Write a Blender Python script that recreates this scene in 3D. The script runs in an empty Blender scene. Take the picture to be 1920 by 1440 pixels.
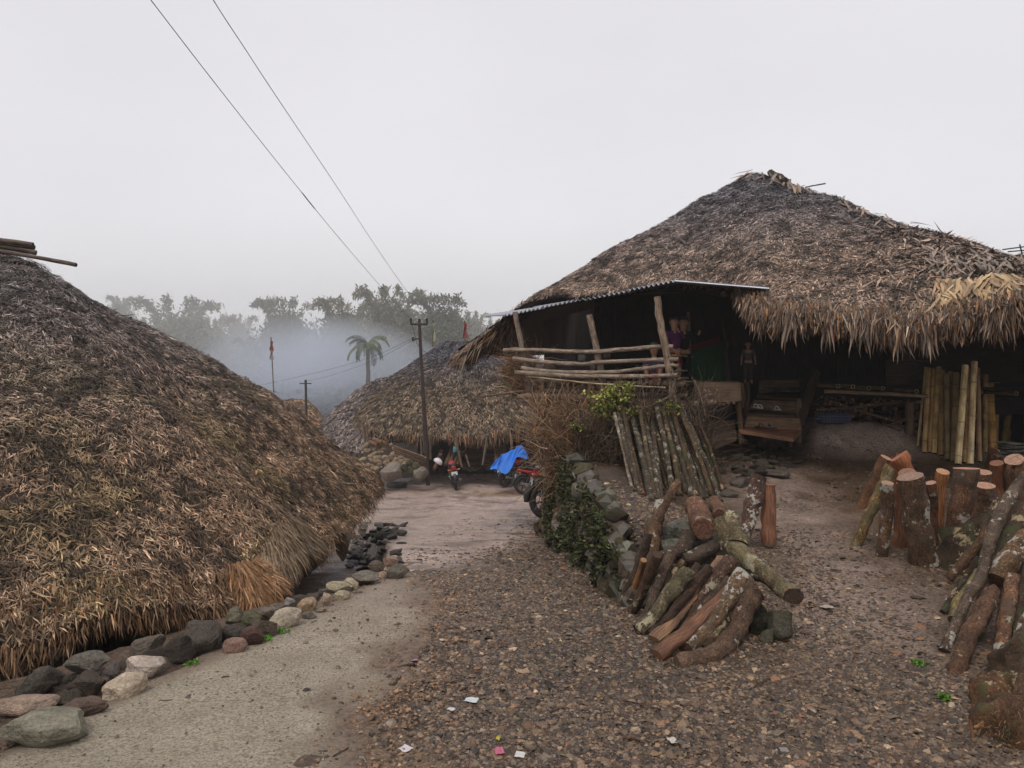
import bpy, bmesh, math, random
import numpy as np
from mathutils import Vector, Matrix, Euler

random.seed(7); RNG = np.random.default_rng(11)
SC = bpy.context.scene
COL = SC.collection
F = 1400.0; CAMZ = 1.6

# ------------------------------------------------------------------ camera, sky, sun, exposure
cam = bpy.data.cameras.new('camera'); camo = bpy.data.objects.new('camera', cam); COL.objects.link(camo)
camo.location = (0, 0, CAMZ); camo.rotation_euler = (math.radians(90), 0, 0)
cam.sensor_width = 36; cam.lens = 36*F/1920; cam.clip_end = 2000; cam.clip_start = 0.05
SC.camera = camo
W = bpy.data.worlds.new('World'); SC.world = W; W.use_nodes = True
nt = W.node_tree; nt.nodes.clear()
SUN_EL, SUN_ROT = math.radians(58), math.radians(205)
sky = nt.nodes.new('ShaderNodeTexSky'); sky.sky_type = 'NISHITA'; sky.sun_disc = False
sky.sun_elevation = SUN_EL; sky.sun_rotation = SUN_ROT
hs = nt.nodes.new('ShaderNodeHueSaturation'); hs.inputs['Saturation'].default_value = 0.25
bg = nt.nodes.new('ShaderNodeBackground'); bg.inputs['Strength'].default_value = 0.06
bg2 = nt.nodes.new('ShaderNodeBackground'); bg2.inputs['Strength'].default_value = 0.90
bg2.inputs['Color'].default_value = (0.975, 0.96, 1.0, 1)
ad = nt.nodes.new('ShaderNodeMixShader'); ad.inputs[0].default_value = 0.86
wo = nt.nodes.new('ShaderNodeOutputWorld')
ctc = nt.nodes.new('ShaderNodeTexCoord'); cmp_ = nt.nodes.new('ShaderNodeMapping'); cmp_.inputs['Scale'].default_value = (1, 1, 2.2); cnz = nt.nodes.new('ShaderNodeTexNoise'); cnz.inputs['Scale'].default_value = 1.7; cnz.inputs['Detail'].default_value = 5
cmr = nt.nodes.new('ShaderNodeMapRange'); cmr.inputs['From Min'].default_value = .3; cmr.inputs['From Max'].default_value = .7; cmr.inputs['To Min'].default_value = .855; cmr.inputs['To Max'].default_value = .945
nt.links.new(ctc.outputs['Generated'], cmp_.inputs[0]); nt.links.new(cmp_.outputs[0], cnz.inputs['Vector']); nt.links.new(cnz.outputs[0], cmr.inputs[0]); nt.links.new(cmr.outputs[0], bg2.inputs['Strength'])
nt.links.new(sky.outputs[0], hs.inputs['Color']); nt.links.new(hs.outputs[0], bg.inputs['Color'])
nt.links.new(bg.outputs[0], ad.inputs[1]); nt.links.new(bg2.outputs[0], ad.inputs[2]); nt.links.new(ad.outputs[0], wo.inputs[0])
sun = bpy.data.lights.new('sun', 'SUN'); sun.energy = 1.4; sun.angle = math.radians(18); sun.color = (1, 0.97, 0.92)
suno = bpy.data.objects.new('sun', sun); COL.objects.link(suno)
suno.rotation_euler = (math.radians(32), 0, math.radians(-25))
SC.view_settings.view_transform = 'Standard'; SC.view_settings.look = 'None'
SC.view_settings.exposure = 0.0; SC.view_settings.gamma = 1; SC.view_settings.use_curve_mapping = False
cy = SC.cycles
SC.render.engine = 'CYCLES'
cy.max_bounces = 8; cy.diffuse_bounces = 3; cy.glossy_bounces = 2; cy.transmission_bounces = 4; cy.volume_bounces = 4
cy.transparent_max_bounces = 8; cy.use_denoising = True
cy.use_adaptive_sampling = True; cy.adaptive_threshold = 0.02
cy.volume_step_rate = 2.0; cy.volume_max_steps = 128

# ------------------------------------------------------------------ helpers
def vnoise(p, scale, seed=0):
    p = np.asarray(p, float)*scale + seed*17.31
    i = np.floor(p).astype(np.int64); f = p-i; f = f*f*(3-2*f)
    def h(a, b, c):
        n = (a*374761393 + b*668265263 + c*2147483647 + seed*974711) & 0xffffffff
        n = ((n ^ (n >> 13))*1274126177) & 0xffffffff
        return ((n ^ (n >> 16)) & 0xffff)/65535.0
    r = 0
    for dx in (0, 1):
        for dy in (0, 1):
            for dz in (0, 1):
                w = (f[..., 0] if dx else 1-f[..., 0])*(f[..., 1] if dy else 1-f[..., 1])*(f[..., 2] if dz else 1-f[..., 2])
                r = r + w*h(i[..., 0]+dx, i[..., 1]+dy, i[..., 2]+dz)
    return r
def n2(x, y, scale, seed=0):
    x = np.asarray(x, float); y = np.asarray(y, float)
    x, y = np.broadcast_arrays(x, y)
    return vnoise(np.stack([x, y, np.zeros_like(x)], -1), scale, seed)
def sm(a, b, x):
    t = np.clip((np.asarray(x, float)-a)/(b-a), 0, 1); return t*t*(3-2*t)
def P(px, py, D): return Vector(((px-960)/F*D, D, CAMZ-(py-720)/F*D))
def PZ(px, py, z):
    D = F*(CAMZ-z)/(py-720); return P(px, py, D)
_ys = np.linspace(-5, 400, 8101)
def _smooth(xs, zs, k):
    z = np.interp(_ys, xs, zs); ker = np.ones(k)/k
    return np.convolve(np.pad(z, k//2, mode='edge'), ker, mode='same')[k//2:-(k//2)][:len(_ys)]
_pz = _smooth([0, 5, 6.5, 8, 10, 12, 15.5, 20, 24, 31, 36, 45, 58, 75, 100, 130, 400], [0, 0, -.12, -.32, -.576, -.83, -1.28, -1.65, -1.95, -1.95, -2.6, -5, -5.5, -4, 0, 3, 12], 15)
_yz = _smooth([0, 5, 10.5, 26, 40, 58, 75, 100, 130, 400], [0, 0, .55, .55, -3, -5.5, -4, 0, 3, 12], 15)
def gz(x, y, noise=True):
    x = np.asarray(x, float); y = np.asarray(y, float)
    pz = np.interp(y, _ys, _pz); yz = np.interp(y, _ys, _yz)
    xb = np.interp(y, [3, 5, 5.4, 6, 8, 11, 11.8, 12.5, 14, 25, 28], [3, 1.6, 1.1, .92, .8, .63, .5, .9, 2.0, 2.5, 5])
    s = sm(-.07, .07, x-xb)
    yz = yz+np.interp(y, [5.5, 6.2, 7, 9.5, 11, 12.5], [0, .36, .36, .18, .05, 0])*(1-sm(.25, 1.5, x-xb))
    z = pz*(1-s)+yz*s
    xl = np.interp(y, [0, 3.4, 3.95, 4.9, 6, 7.4, 9.7, 12.4, 15.5, 18], [-4.0, -3.0, -2.85, -2.2, -1.62, -1.26, -1.55, -2.2, -3.0, -4])
    z = z-0.5*sm(0, .22, xl-x)*sm(2, 3.5, y)*(1-sm(15, 19, y))
    z = z+.48*sm(10.25, 11.3, y)*(1-sm(12.5, 13.5, y))*sm(4.1, 4.7, x)*(1-sm(5.6, 7.0, x))
    if noise:
        z = z+(n2(x, y, .9, 1)-.5)*.07+(n2(x, y, 3.3, 2)-.5)*.022+(n2(x, y, 9, 3)-.5)*.018
    return z
_DD = np.arange(2.0, 60, .01)
def G(px, py, sink=0.0):
    xs = (px-960)/F*_DD; zs = CAMZ-(py-720)/F*_DD
    k = np.argmax(zs < gz(xs, _DD)); D = _DD[k]
    return Vector((xs[k], D, float(gz(xs[k], D))-sink))

def tag(o, label=None, cat=None, group=None, kind=None):
    if label: o['label'] = label
    if cat: o['category'] = cat
    if group: o['group'] = group
    if kind: o['kind'] = kind
    return o
def empty(name, loc=(0, 0, 0), label=None, cat=None, group=None):
    o = bpy.data.objects.new(name, None); o.empty_display_size = .1; COL.objects.link(o); o.location = loc
    return tag(o, label, cat, group)
def attach(o, parent):
    if parent is not None:
        o.parent = parent
        o.matrix_parent_inverse = Matrix.Translation(parent.location).inverted()
    return o
def link(name, me, parent=None, color=None):
    o = bpy.data.objects.new(name, me); COL.objects.link(o)
    if color is not None: o.color = (*color, 1)
    return attach(o, parent)

class MB:
    def __init__(s): s.v = []; s.f = []; s.m = []; s.uv = []; s.c = []; s.sm = []
    def add(s, vs, fs, mat=0, uvs=None, col=(1, 1, 1), smooth=True):
        b = len(s.v); s.v += [tuple(v) for v in vs]
        for k, f in enumerate(fs):
            s.f.append([b+i for i in f]); s.m.append(mat); s.sm.append(smooth)
            s.uv += uvs[k] if uvs else [(0, 0)]*len(f)
        s.c += [(*col, 1)]*len(vs)
    def tube(s, pts, rad, seg=8, mat=0, endmat=None, rough=0.0, cap=True, col=(1, 1, 1), squash=None, seed=None):
        rs = np.random.default_rng(seed if seed is not None else random.randrange(1 << 30))
        pts = [Vector(p) for p in pts]; n = len(pts)
        rad = list(rad) if hasattr(rad, '__len__') else [rad]*n
        vs = []; L = 0; Ls = []; prev = None
        so_ = rs.random()*50; aa = 2*np.pi*np.arange(seg)/seg
        for i, p in enumerate(pts):
            t = (pts[min(i+1, n-1)]-pts[max(i-1, 0)]).normalized()
            if prev is None:
                a = t.cross(Vector((0, 0, 1)) if abs(t.z) < .9 else Vector((1, 0, 0))).normalized()
            else:
                a = (prev-t*prev.dot(t)).normalized()
            prev = a; b = t.cross(a)
            if i: L += (p-pts[i-1]).length
            Ls.append(L)
            if rough:
                q_ = np.stack([np.cos(aa)*1.3+so_, np.sin(aa)*1.3+so_, np.full(seg, L/max(rad[0], .004)*.45)], -1); rn = (vnoise(q_, 1.0, 3)-.5)*2.2+(vnoise(q_, 2.6, 4)-.5)*1.6
            else: rn = np.zeros(seg)
            for k in range(seg):
                an = 2*math.pi*k/seg
                r = rad[i]*(1+rough*float(rn[k]))
                y = math.sin(an)
                if squash and y < 0: y *= squash
                vs.append(p+a*math.cos(an)*r+b*y*r)
        fs = []; uvs = []
        for i in range(n-1):
            for k in range(seg):
                k2 = (k+1) % seg
                fs.append((i*seg+k, i*seg+k2, (i+1)*seg+k2, (i+1)*seg+k))
                c = 2*math.pi*rad[i]
                uvs.append([(k/seg*c, Ls[i]), ((k+1)/seg*c, Ls[i]), ((k+1)/seg*c, Ls[i+1]), (k/seg*c, Ls[i+1])])
        b0 = len(s.v)
        s.add(vs, fs, mat, uvs, col)
        if cap:
            em = mat if endmat is None else endmat
            for i, rev in ((0, True), (n-1, False)):
                ring = [vs[i*seg+k] for k in range(seg)]; c = pts[i]
                fs2 = [(k, (k+1) % seg, seg) if not rev else ((k+1) % seg, k, seg) for k in range(seg)]
                u2 = [[(math.cos(2*math.pi*k/seg)*.5, math.sin(2*math.pi*k/seg)*.5), (math.cos(2*math.pi*(k+1)/seg)*.5, math.sin(2*math.pi*(k+1)/seg)*.5), (0, 0)] for k in range(seg)]
                if rev: u2 = [[a[1], a[0], a[2]] for a in u2]
                s.add(ring+[c], fs2, em, u2, col, smooth=False)
    def box(s, c, size, rot=None, mat=0, jit=0.0, col=(1, 1, 1), bev=0.0):
        c = Vector(c); hx, hy, hz = [q/2 for q in size]
        R = rot if rot is not None else Matrix.Identity(3)
        vs = [Vector((x*hx, y*hy, z*hz)) for x in (-1, 1) for y in (-1, 1) for z in (-1, 1)]
        vs = [R @ (v+Vector([random.uniform(-jit, jit) for _ in range(3)]))+c for v in vs]
        fs = [(0, 1, 3, 2), (4, 6, 7, 5), (0, 4, 5, 1), (2, 3, 7, 6), (0, 2, 6, 4), (1, 5, 7, 3)]
        d = [(size[1], size[2]), (size[1], size[2]), (size[0], size[2]), (size[0], size[2]), (size[0], size[1]), (size[0], size[1])]
        idx = [(1, 2), (1, 2), (0, 2), (0, 2), (0, 1), (0, 1)]
        loc = [Vector((x*hx, y*hy, z*hz)) for x in (-1, 1) for y in (-1, 1) for z in (-1, 1)]
        long = max(range(3), key=lambda i: size[i])
        uvs = []
        for f, (a, b) in zip(fs, idx):
            if long == a: a, b = b, a
            uvs.append([(loc[i][a], loc[i][b]) for i in f])
        s.add(vs, fs, mat, uvs, col, smooth=False)
    def build(s, name, mats, parent=None, color=None, mesh_only=False):
        me = bpy.data.meshes.new(name); me.from_pydata(s.v, [], s.f)
        for m in (mats if isinstance(mats, (list, tuple)) else [mats]): me.materials.append(m)
        me.polygons.foreach_set('material_index', s.m); me.polygons.foreach_set('use_smooth', s.sm)
        uv = me.uv_layers.new(name='UVMap'); uv.data.foreach_set('uv', np.array(s.uv, 'f').ravel())
        ca = me.color_attributes.new('Col', 'FLOAT_COLOR', 'POINT'); ca.data.foreach_set('color', np.array(s.c, 'f').ravel())
        me.update()
        if mesh_only: return me
        return link(name, me, parent, color)

def np_mesh(name, V, faces_sizes, loops, mat, col=None, parent=None, smooth=False):
    me = bpy.data.meshes.new(name)
    me.vertices.add(len(V)); me.vertices.foreach_set('co', np.asarray(V, 'f').ravel())
    me.loops.add(len(loops)); me.loops.foreach_set('vertex_index', np.asarray(loops, 'i'))
    me.polygons.add(len(faces_sizes))
    st = np.concatenate([[0], np.cumsum(faces_sizes)[:-1]])
    me.polygons.foreach_set('loop_start', st.astype('i'))
    me.polygons.foreach_set('use_smooth', np.full(len(faces_sizes), smooth))
    me.update(calc_edges=True)
    if col is not None:
        ca = me.color_attributes.new('Col', 'FLOAT_COLOR', 'POINT')
        c = np.ones((len(V), 4), 'f'); c[:, :3] = col; ca.data.foreach_set('color', c.ravel())
    me.materials.append(mat)
    return link(name, me, parent)

def nrmz(a): return a/np.maximum(np.linalg.norm(a, axis=-1, keepdims=True), 1e-9)
def blades(name, pos, d, n, L, Wd, col, mat, parent, lift=(0.0, 0.0), root=.35, midf=.5):
    """leaf strips: root, middle, pointed tip"""
    N = len(pos); L = np.broadcast_to(L, N)[:, None]; Wd = np.broadcast_to(Wd, N)[:, None]
    s = nrmz(np.cross(d, n))
    l0 = RNG.uniform(0, 1, (N, 1))*lift[0]; l1 = RNG.uniform(-.3, 1, (N, 1))*lift[1]
    mid = pos+d*L*midf+n*l0; tip = pos+d*L+n*l1
    tw = n*RNG.uniform(-.35, .35, (N, 1))*Wd
    V = np.stack([pos-s*Wd*root, pos+s*Wd*root, mid-s*Wd*.5+tw, mid+s*Wd*.5-tw, tip], 1).reshape(-1, 3)
    b = (np.arange(N)*5)[:, None]
    loops = (b+np.array([[0, 1, 3, 2, 2, 3, 4]])).ravel()
    sizes = np.tile([4, 3], N)
    return np_mesh(name, V, sizes, loops, mat, np.repeat(col, 5, axis=0), parent)

# ------------------------------------------------------------------ materials
def newmat(name):
    m = bpy.data.materials.new(name); m.use_nodes = True; m.node_tree.nodes.clear()
    t = m.node_tree; b = t.nodes.new('ShaderNodeBsdfPrincipled'); o = t.nodes.new('ShaderNodeOutputMaterial')
    t.links.new(b.outputs[0], o.inputs[0]); return m, t, b
def N(t, typ, **kw):
    n = t.nodes.new(typ)
    for k, v in kw.items():
        if k in n.inputs: n.inputs[k].default_value = v
        else: setattr(n, k, v)
    return n
def mixc(t, fac, a, b, mode='MIX'):
    m = t.nodes.new('ShaderNodeMix'); m.data_type = 'RGBA'; m.blend_type = mode
    for sock, v in ((m.inputs[0], fac), (m.inputs[6], a), (m.inputs[7], b)):
        if isinstance(v, (int, float)): sock.default_value = v
        elif isinstance(v, tuple): sock.default_value = (*v, 1) if len(v) == 3 else v
        else: t.links.new(v, sock)
    return m.outputs[2]
def ramp(t, fac, stops):
    r = t.nodes.new('ShaderNodeValToRGB'); e = r.color_ramp.elements
    while len(e) < len(stops): e.new(.5)
    for k, (p, c) in enumerate(stops):
        e[k].position = p; e[k].color = (*c, 1) if isinstance(c, tuple) else (c, c, c, 1)
    t.links.new(fac, r.inputs[0]); return r.outputs[0]
def noise(t, vec, scale, detail=3, rough=.55):
    n = N(t, 'ShaderNodeTexNoise', Scale=scale, Detail=detail, Roughness=rough)
    if vec is not None: t.links.new(vec, n.inputs['Vector'])
    return n.outputs[0]
def bump(t, b, h, strength, dist=.01):
    n = N(t, 'ShaderNodeBump', Strength=strength, Distance=dist); t.links.new(h, n.inputs['Height']); t.links.new(n.outputs[0], b.inputs['Normal'])
def mapping(t, vec, scale, loc=None):
    m = t.nodes.new('ShaderNodeMapping'); m.inputs['Scale'].default_value = scale
    t.links.new(vec, m.inputs[0])
    if loc is not None: t.links.new(loc, m.inputs['Location'])
    return m.outputs[0]

def mat_vcol(name, rough=.8, var=.35, scale=60, spec=.3, bmp=.0, translucent=0):
    m, t, b = newmat(name)
    a = N(t, 'ShaderNodeVertexColor', layer_name='Col')
    co = t.nodes.new('ShaderNodeTexCoord')
    nz = noise(t, co.outputs['Object'], scale, 2)
    c = mixc(t, 1.0, a.outputs[0], ramp(t, nz, [(.25, 1-var), (.75, 1+var*.5)]), 'MULTIPLY')
    t.links.new(c, b.inputs['Base Color']); b.inputs['Roughness'].default_value = rough
    b.inputs['Specular IOR Level'].default_value = spec
    if bmp: bump(t, b, nz, bmp)
    return m
def mat_bark(name, dark, light, lichen, lich_amt, lich_scale=22, moss=None, rough=.85):
    """bark with long ridges, lichen and moss spots; tint from the object's colour"""
    m, t, b = newmat(name)
    uv = t.nodes.new('ShaderNodeUVMap'); co = t.nodes.new('ShaderNodeTexCoord'); oi = t.nodes.new('ShaderNodeObjectInfo')
    off = N(t, 'ShaderNodeVectorMath', operation='SCALE'); off.inputs['Scale'].default_value = 1
    cx = t.nodes.new('ShaderNodeCombineXYZ'); mul = N(t, 'ShaderNodeMath', operation='MULTIPLY'); mul.inputs[1].default_value = 37
    t.links.new(oi.outputs['Random'], mul.inputs[0]); t.links.new(mul.outputs[0], cx.inputs[0]); t.links.new(mul.outputs[0], cx.inputs[1])
    u = mapping(t, uv.outputs[0], (55, 14, 1), cx.outputs[0])
    n1 = noise(t, u, 1, 4, .65)
    v = N(t, 'ShaderNodeVectorMath', operation='ADD'); t.links.new(co.outputs['Object'], v.inputs[0]); t.links.new(cx.outputs[0], v.inputs[1])
    n_2 = noise(t, v.outputs[0], 7, 3, .6)
    c = mixc(t, ramp(t, n1, [(.3, 0.), (.7, 1.)]), dark, light)
    c = mixc(t, ramp(t, n_2, [(.35, 0.), (.65, .75)]), c, tuple(x*.4 for x in dark))
    c = mixc(t, 1.0, c, ramp(t, noise(t, v.outputs[0], 75, 4, .75), [(.36, .45), (.5, 1.), (.64, 1.7)]), 'MULTIPLY')
    c = mixc(t, 1.0, c, oi.outputs['Color'], 'MULTIPLY')
    l = noise(t, v.outputs[0], lich_scale, 4, .7)
    l2 = noise(t, v.outputs[0], lich_scale*.22, 2, .5)
    ad = N(t, 'ShaderNodeMath', operation='MULTIPLY_ADD'); t.links.new(l2, ad.inputs[0]); ad.inputs[1].default_value = .9; t.links.new(l, ad.inputs[2])
    th = 1.18-lich_amt*.5
    mask = ramp(t, ad.outputs[0], [(max(0, min(.98, th-.03)), 0.), (min(.999, th+.02), 1.)])
    # the ramp clamps at 1, so scale first
    sc = N(t, 'ShaderNodeMath', operation='MULTIPLY'); sc.inputs[1].default_value = .5; t.links.new(ad.outputs[0], sc.inputs[0])
    tm = .605-.125*lich_amt
    mask = ramp(t, sc.outputs[0], [(tm-.010, 0.), (tm+.014, 1.)])
    c = mixc(t, mask, c, lichen)
    if moss:
        ms = noise(t, v.outputs[0], 5.5, 5, .7)
        c = mixc(t, ramp(t, ms, [(.52, 0.), (.62, .85)]), c, moss)
    t.links.new(c, b.inputs['Base Color']); b.inputs['Roughness'].default_value = rough
    b.inputs['Specular IOR Level'].default_value = .35
    knots = noise(t, v.outputs[0], 26, 4, .65)
    hh = N(t, 'ShaderNodeMath', operation='ADD'); t.links.new(n1, hh.inputs[0]); t.links.new(knots, hh.inputs[1])
    bump(t, b, hh.outputs[0], 1.0, .014)
    return m
def mat_wood(name, a, bcol, rough=.7, sx=60, sy=3, b3=None):
    m, t, b = newmat(name)
    uv = t.nodes.new('ShaderNodeUVMap'); oi = t.nodes.new('ShaderNodeObjectInfo')
    cx = t.nodes.new('ShaderNodeCombineXYZ'); mul = N(t, 'ShaderNodeMath', operation='MULTIPLY'); mul.inputs[1].default_value = 41
    t.links.new(oi.outputs['Random'], mul.inputs[0]); t.links.new(mul.outputs[0], cx.inputs[0]); t.links.new(mul.outputs[0], cx.inputs[1])
    n1 = noise(t, mapping(t, uv.outputs[0], (sx, sy, 1), cx.outputs[0]), 1, 5, .65)
    n_2 = noise(t, mapping(t, uv.outputs[0], (5, 4, 1), cx.outputs[0]), 1, 3, .6)
    c = mixc(t, ramp(t, n1, [(.38, 0.), (.62, 1.)]), a, bcol)
    c = mixc(t, ramp(t, n_2, [(.4, 0.), (.75, .8)]), c, b3 or tuple(x*.45 for x in a))
    c = mixc(t, 1.0, c, oi.outputs['Color'], 'MULTIPLY')
    t.links.new(c, b.inputs['Base Color']); b.inputs['Roughness'].default_value = rough
    bump(t, b, n1, .9, .006)
    return m
def mat_stone(name, moss=0.0, tint=(1, 1, 1), rough=.75):
    m, t, b = newmat(name)
    co = t.nodes.new('ShaderNodeTexCoord'); oi = t.nodes.new('ShaderNodeObjectInfo')
    cx = t.nodes.new('ShaderNodeCombineXYZ'); mul = N(t, 'ShaderNodeMath', operation='MULTIPLY'); mul.inputs[1].default_value = 53
    t.links.new(oi.outputs['Random'], mul.inputs[0]); t.links.new(mul.outputs[0], cx.inputs[0])
    v = N(t, 'ShaderNodeVectorMath', operation='ADD'); t.links.new(co.outputs['Object'], v.inputs[0]); t.links.new(cx.outputs[0], v.inputs[1])
    n1 = noise(t, v.outputs[0], 9, 5, .65); n_2 = noise(t, v.outputs[0], 60, 4, .7)
    n3 = noise(t, mapping(t, v.outputs[0], (6, 14, 40)), 1, 4, .6)
    c = mixc(t, 1.0, oi.outputs['Color'], ramp(t, n1, [(.25, .55), (.5, 1.), (.8, 1.35)]), 'MULTIPLY')
    c = mixc(t, 1.0, c, ramp(t, n_2, [(.3, .6), (.7, 1.3)]), 'MULTIPLY')
    c = mixc(t, 1.0, c, ramp(t, n3, [(.35, .8), (.65, 1.15)]), 'MULTIPLY')
    if moss:
        ms = noise(t, v.outputs[0], 22, 6, .8)
        c = mixc(t, ramp(t, ms, [(.62-moss*.2, 0.), (.70-moss*.2, .9)]), c, (.058, .066, .026))
        ms2 = noise(t, v.outputs[0], 31, 4, .7)
        c = mixc(t, ramp(t, ms2, [(.62, 0.), (.68, .8)]), c, (.16, .17, .12))
    t.links.new(c, b.inputs['Base Color'])
    t.links.new(ramp(t, n1, [(.3, rough-.2), (.7, rough+.1)]), b.inputs['Roughness'])
    b.inputs['Specular IOR Level'].default_value = .25
    hh = N(t, 'ShaderNodeMath', operation='ADD'); t.links.new(n3, hh.inputs[0]); t.links.new(n_2, hh.inputs[1])
    bump(t, b, hh.outputs[0], 1.0, .018)
    return m
def mat_plain(name, col, rough=.5, metal=0.0, var=.2, scale=30, bmp=.1, spec=.5, usecol=False):
    m, t, b = newmat(name)
    co = t.nodes.new('ShaderNodeTexCoord'); nz = noise(t, co.outputs['Object'], scale, 4)
    c = mixc(t, 1.0, col, ramp(t, nz, [(.25, 1-var), (.75, 1+var*.4)]), 'MULTIPLY')
    if usecol:
        oi = t.nodes.new('ShaderNodeObjectInfo'); c = mixc(t, 1.0, c, oi.outputs['Color'], 'MULTIPLY')
    t.links.new(c, b.inputs['Base Color']); b.inputs['Roughness'].default_value = rough; b.inputs['Metallic'].default_value = metal
    b.inputs['Specular IOR Level'].default_value = spec
    if bmp: bump(t, b, nz, bmp)
    return m

M_thatch = mat_vcol('thatch_leaf', .75, .35, 45, .35)
M_thatchbase = mat_vcol('thatch_base', .95, .6, 30, .1, .6)
M_gravel = mat_vcol('gravel_stone', .38, .35, 90, .5)
M_leaf = mat_vcol('leaf', .6, .3, 20, .3)
M_twig = mat_vcol('twig', .85, .3, 40, .2)
M_bark_pole = mat_bark('pole_bark', (.030, .021, .015), (.085, .06, .04), (.36, .34, .27), .58, 50, moss=(.05, .04, .018))
M_bark_dark = mat_bark('dark_bark', (.045, .028, .018), (.13, .085, .055), (.30, .26, .18), .35, 26)
M_bark_lich = mat_bark('lichen_bark', (.05, .033, .022), (.16, .115, .08), (.38, .35, .29), .66, 20, moss=(.085, .06, .04))
M_bark_green = mat_bark('green_lichen_bark', (.07, .055, .03), (.20, .16, .09), (.36, .31, .20), .74, 22, moss=(.13, .11, .055))
M_bark_mossy = mat_bark('mossy_bark', (.04, .026, .016), (.12, .075, .04), (.30, .22, .13), .45, 18, moss=(.05, .055, .02))
M_cut = mat_wood('cut_wood', (.17, .11, .065), (.31, .20, .12), .8, 8, 8)
M_cutdark = mat_wood('dark_cut_wood', (.035, .022, .016), (.10, .06, .04), .9, 8, 8)
M_split = mat_wood('split_wood', (.07, .042, .025), (.28, .17, .09), .7, 90, 5, (.05, .02, .012))
M_rail = mat_wood('weathered_pole', (.14, .10, .07), (.42, .32, .24), .85, 45, 9, (.07, .045, .03))
M_board = mat_wood('old_board', (.09, .06, .04), (.20, .14, .09), .8, 50, 3)
M_boardorange = mat_wood('worn_step_board', (.16, .08, .045), (.30, .16, .09), .7, 40, 3)
M_shadewood = mat_wood('shade_dark_wood', (.012, .009, .008), (.03, .022, .018), .9, 40, 3)  # smoke-blackened wood, kept near-black so the colour carries the interior shade
M_bamboo = mat_wood('bamboo', (.38, .28, .15), (.62, .48, .28), .45, 30, 2, (.10, .07, .035))
M_stone = mat_stone('stone', 0)
M_stonemoss = mat_stone('mossy_stone', .6, rough=.95)
M_tin = mat_plain('galvanised_tin', (.42, .44, .48), .42, .6, .35, 4)
M_black = mat_plain('black_plastic', (.02, .02, .022), .45, 0, .3)
M_rubber = mat_plain('rubber', (.022, .021, .021), .8, 0, .4, 40, .3)
M_metal = mat_plain('dull_metal', (.30, .30, .31), .35, .9, .3)
M_paint = mat_plain('bike_paint', (1, 1, 1), .25, 0, .12, 8, 0, .6, True)
M_cloth = mat_plain('cloth', (1, 1, 1), .85, 0, .35, 25, .3, .2, True)
M_skin = mat_plain('skin', (.30, .16, .10), .55, 0, .15, 20, .05, .4)
M_hair = mat_plain('hair', (.012, .010, .010), .6, 0, .3)
M_rust = mat_plain('rusty_pole', (.05, .03, .025), .7, .3, .5, 12, .3)
M_wire = mat_plain('wire', (.06, .06, .065), .6, .5, .1)
M_paper = mat_plain('litter', (1, 1, 1), .5, 0, .2, 20, .1, .5, True)

def jitter_path(p0, p1, n, amp, sag=0):
    p0 = Vector(p0); p1 = Vector(p1); out = []
    for i in range(n+1):
        t = i/n; q = p0.lerp(p1, t)
        k = 0 if i in (0, n) else 1
        out.append(q+Vector([random.uniform(-amp, amp)*k for _ in range(3)])-Vector((0, 0, sag*4*t*(1-t))))
    return out
def log(name, pts, rads, bark, endm, label, cat, group=None, color=(1, 1, 1), seg=12, rough=.07, squash=None, parent=None, sub=3, amp=.4, flatmat=None):
    """one log / branch / pole as a tube with cut ends; pts in world space"""
    P0 = [Vector(p) for p in pts]; R0 = list(rads) if hasattr(rads, '__len__') else [rads]*len(P0)
    pp = []; rr = []
    n = len(P0)
    for i in range(n-1):
        for k in range(sub):
            t = k/sub
            a = P0[max(i-1, 0)]; b = P0[i]; c = P0[i+1]; d = P0[min(i+2, n-1)]
            q = .5*((2*b)+(c-a)*t+(2*a-5*b+4*c-d)*t*t+(3*b-a-3*c+d)*t**3)
            r = R0[i]*(1-t)+R0[i+1]*t
            if not (i == 0 and k == 0): q = q+Vector([random.uniform(-amp, amp)*r for _ in range(3)])*.4; r *= random.uniform(.93, 1.08)
            pp.append(q); rr.append(r)
    pp.append(P0[-1]); rr.append(R0[-1])
    base = min(P0[0], P0[-1], key=lambda v: v.z)
    mb = MB(); mb.tube([q-base for q in pp], rr, seg, 0, 1, rough, squash=squash)
    o = mb.build(name, [bark, endm], None, color)
    o.location = base
    if flatmat is not None:
        for pl in o.data.polygons:
            k_ = pl.index % seg; steep = abs((P0[0]-P0[-1]).normalized().z) > .9
            if pl.material_index == 0 and ((k_+seg//4) % seg < seg//2 if steep else k_ >= seg//2): pl.material_index = 2
        o.data.materials.append(flatmat)
    if parent is not None:
        o.location = base; attach(o, parent)
    return tag(o, label, cat, group)

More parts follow.
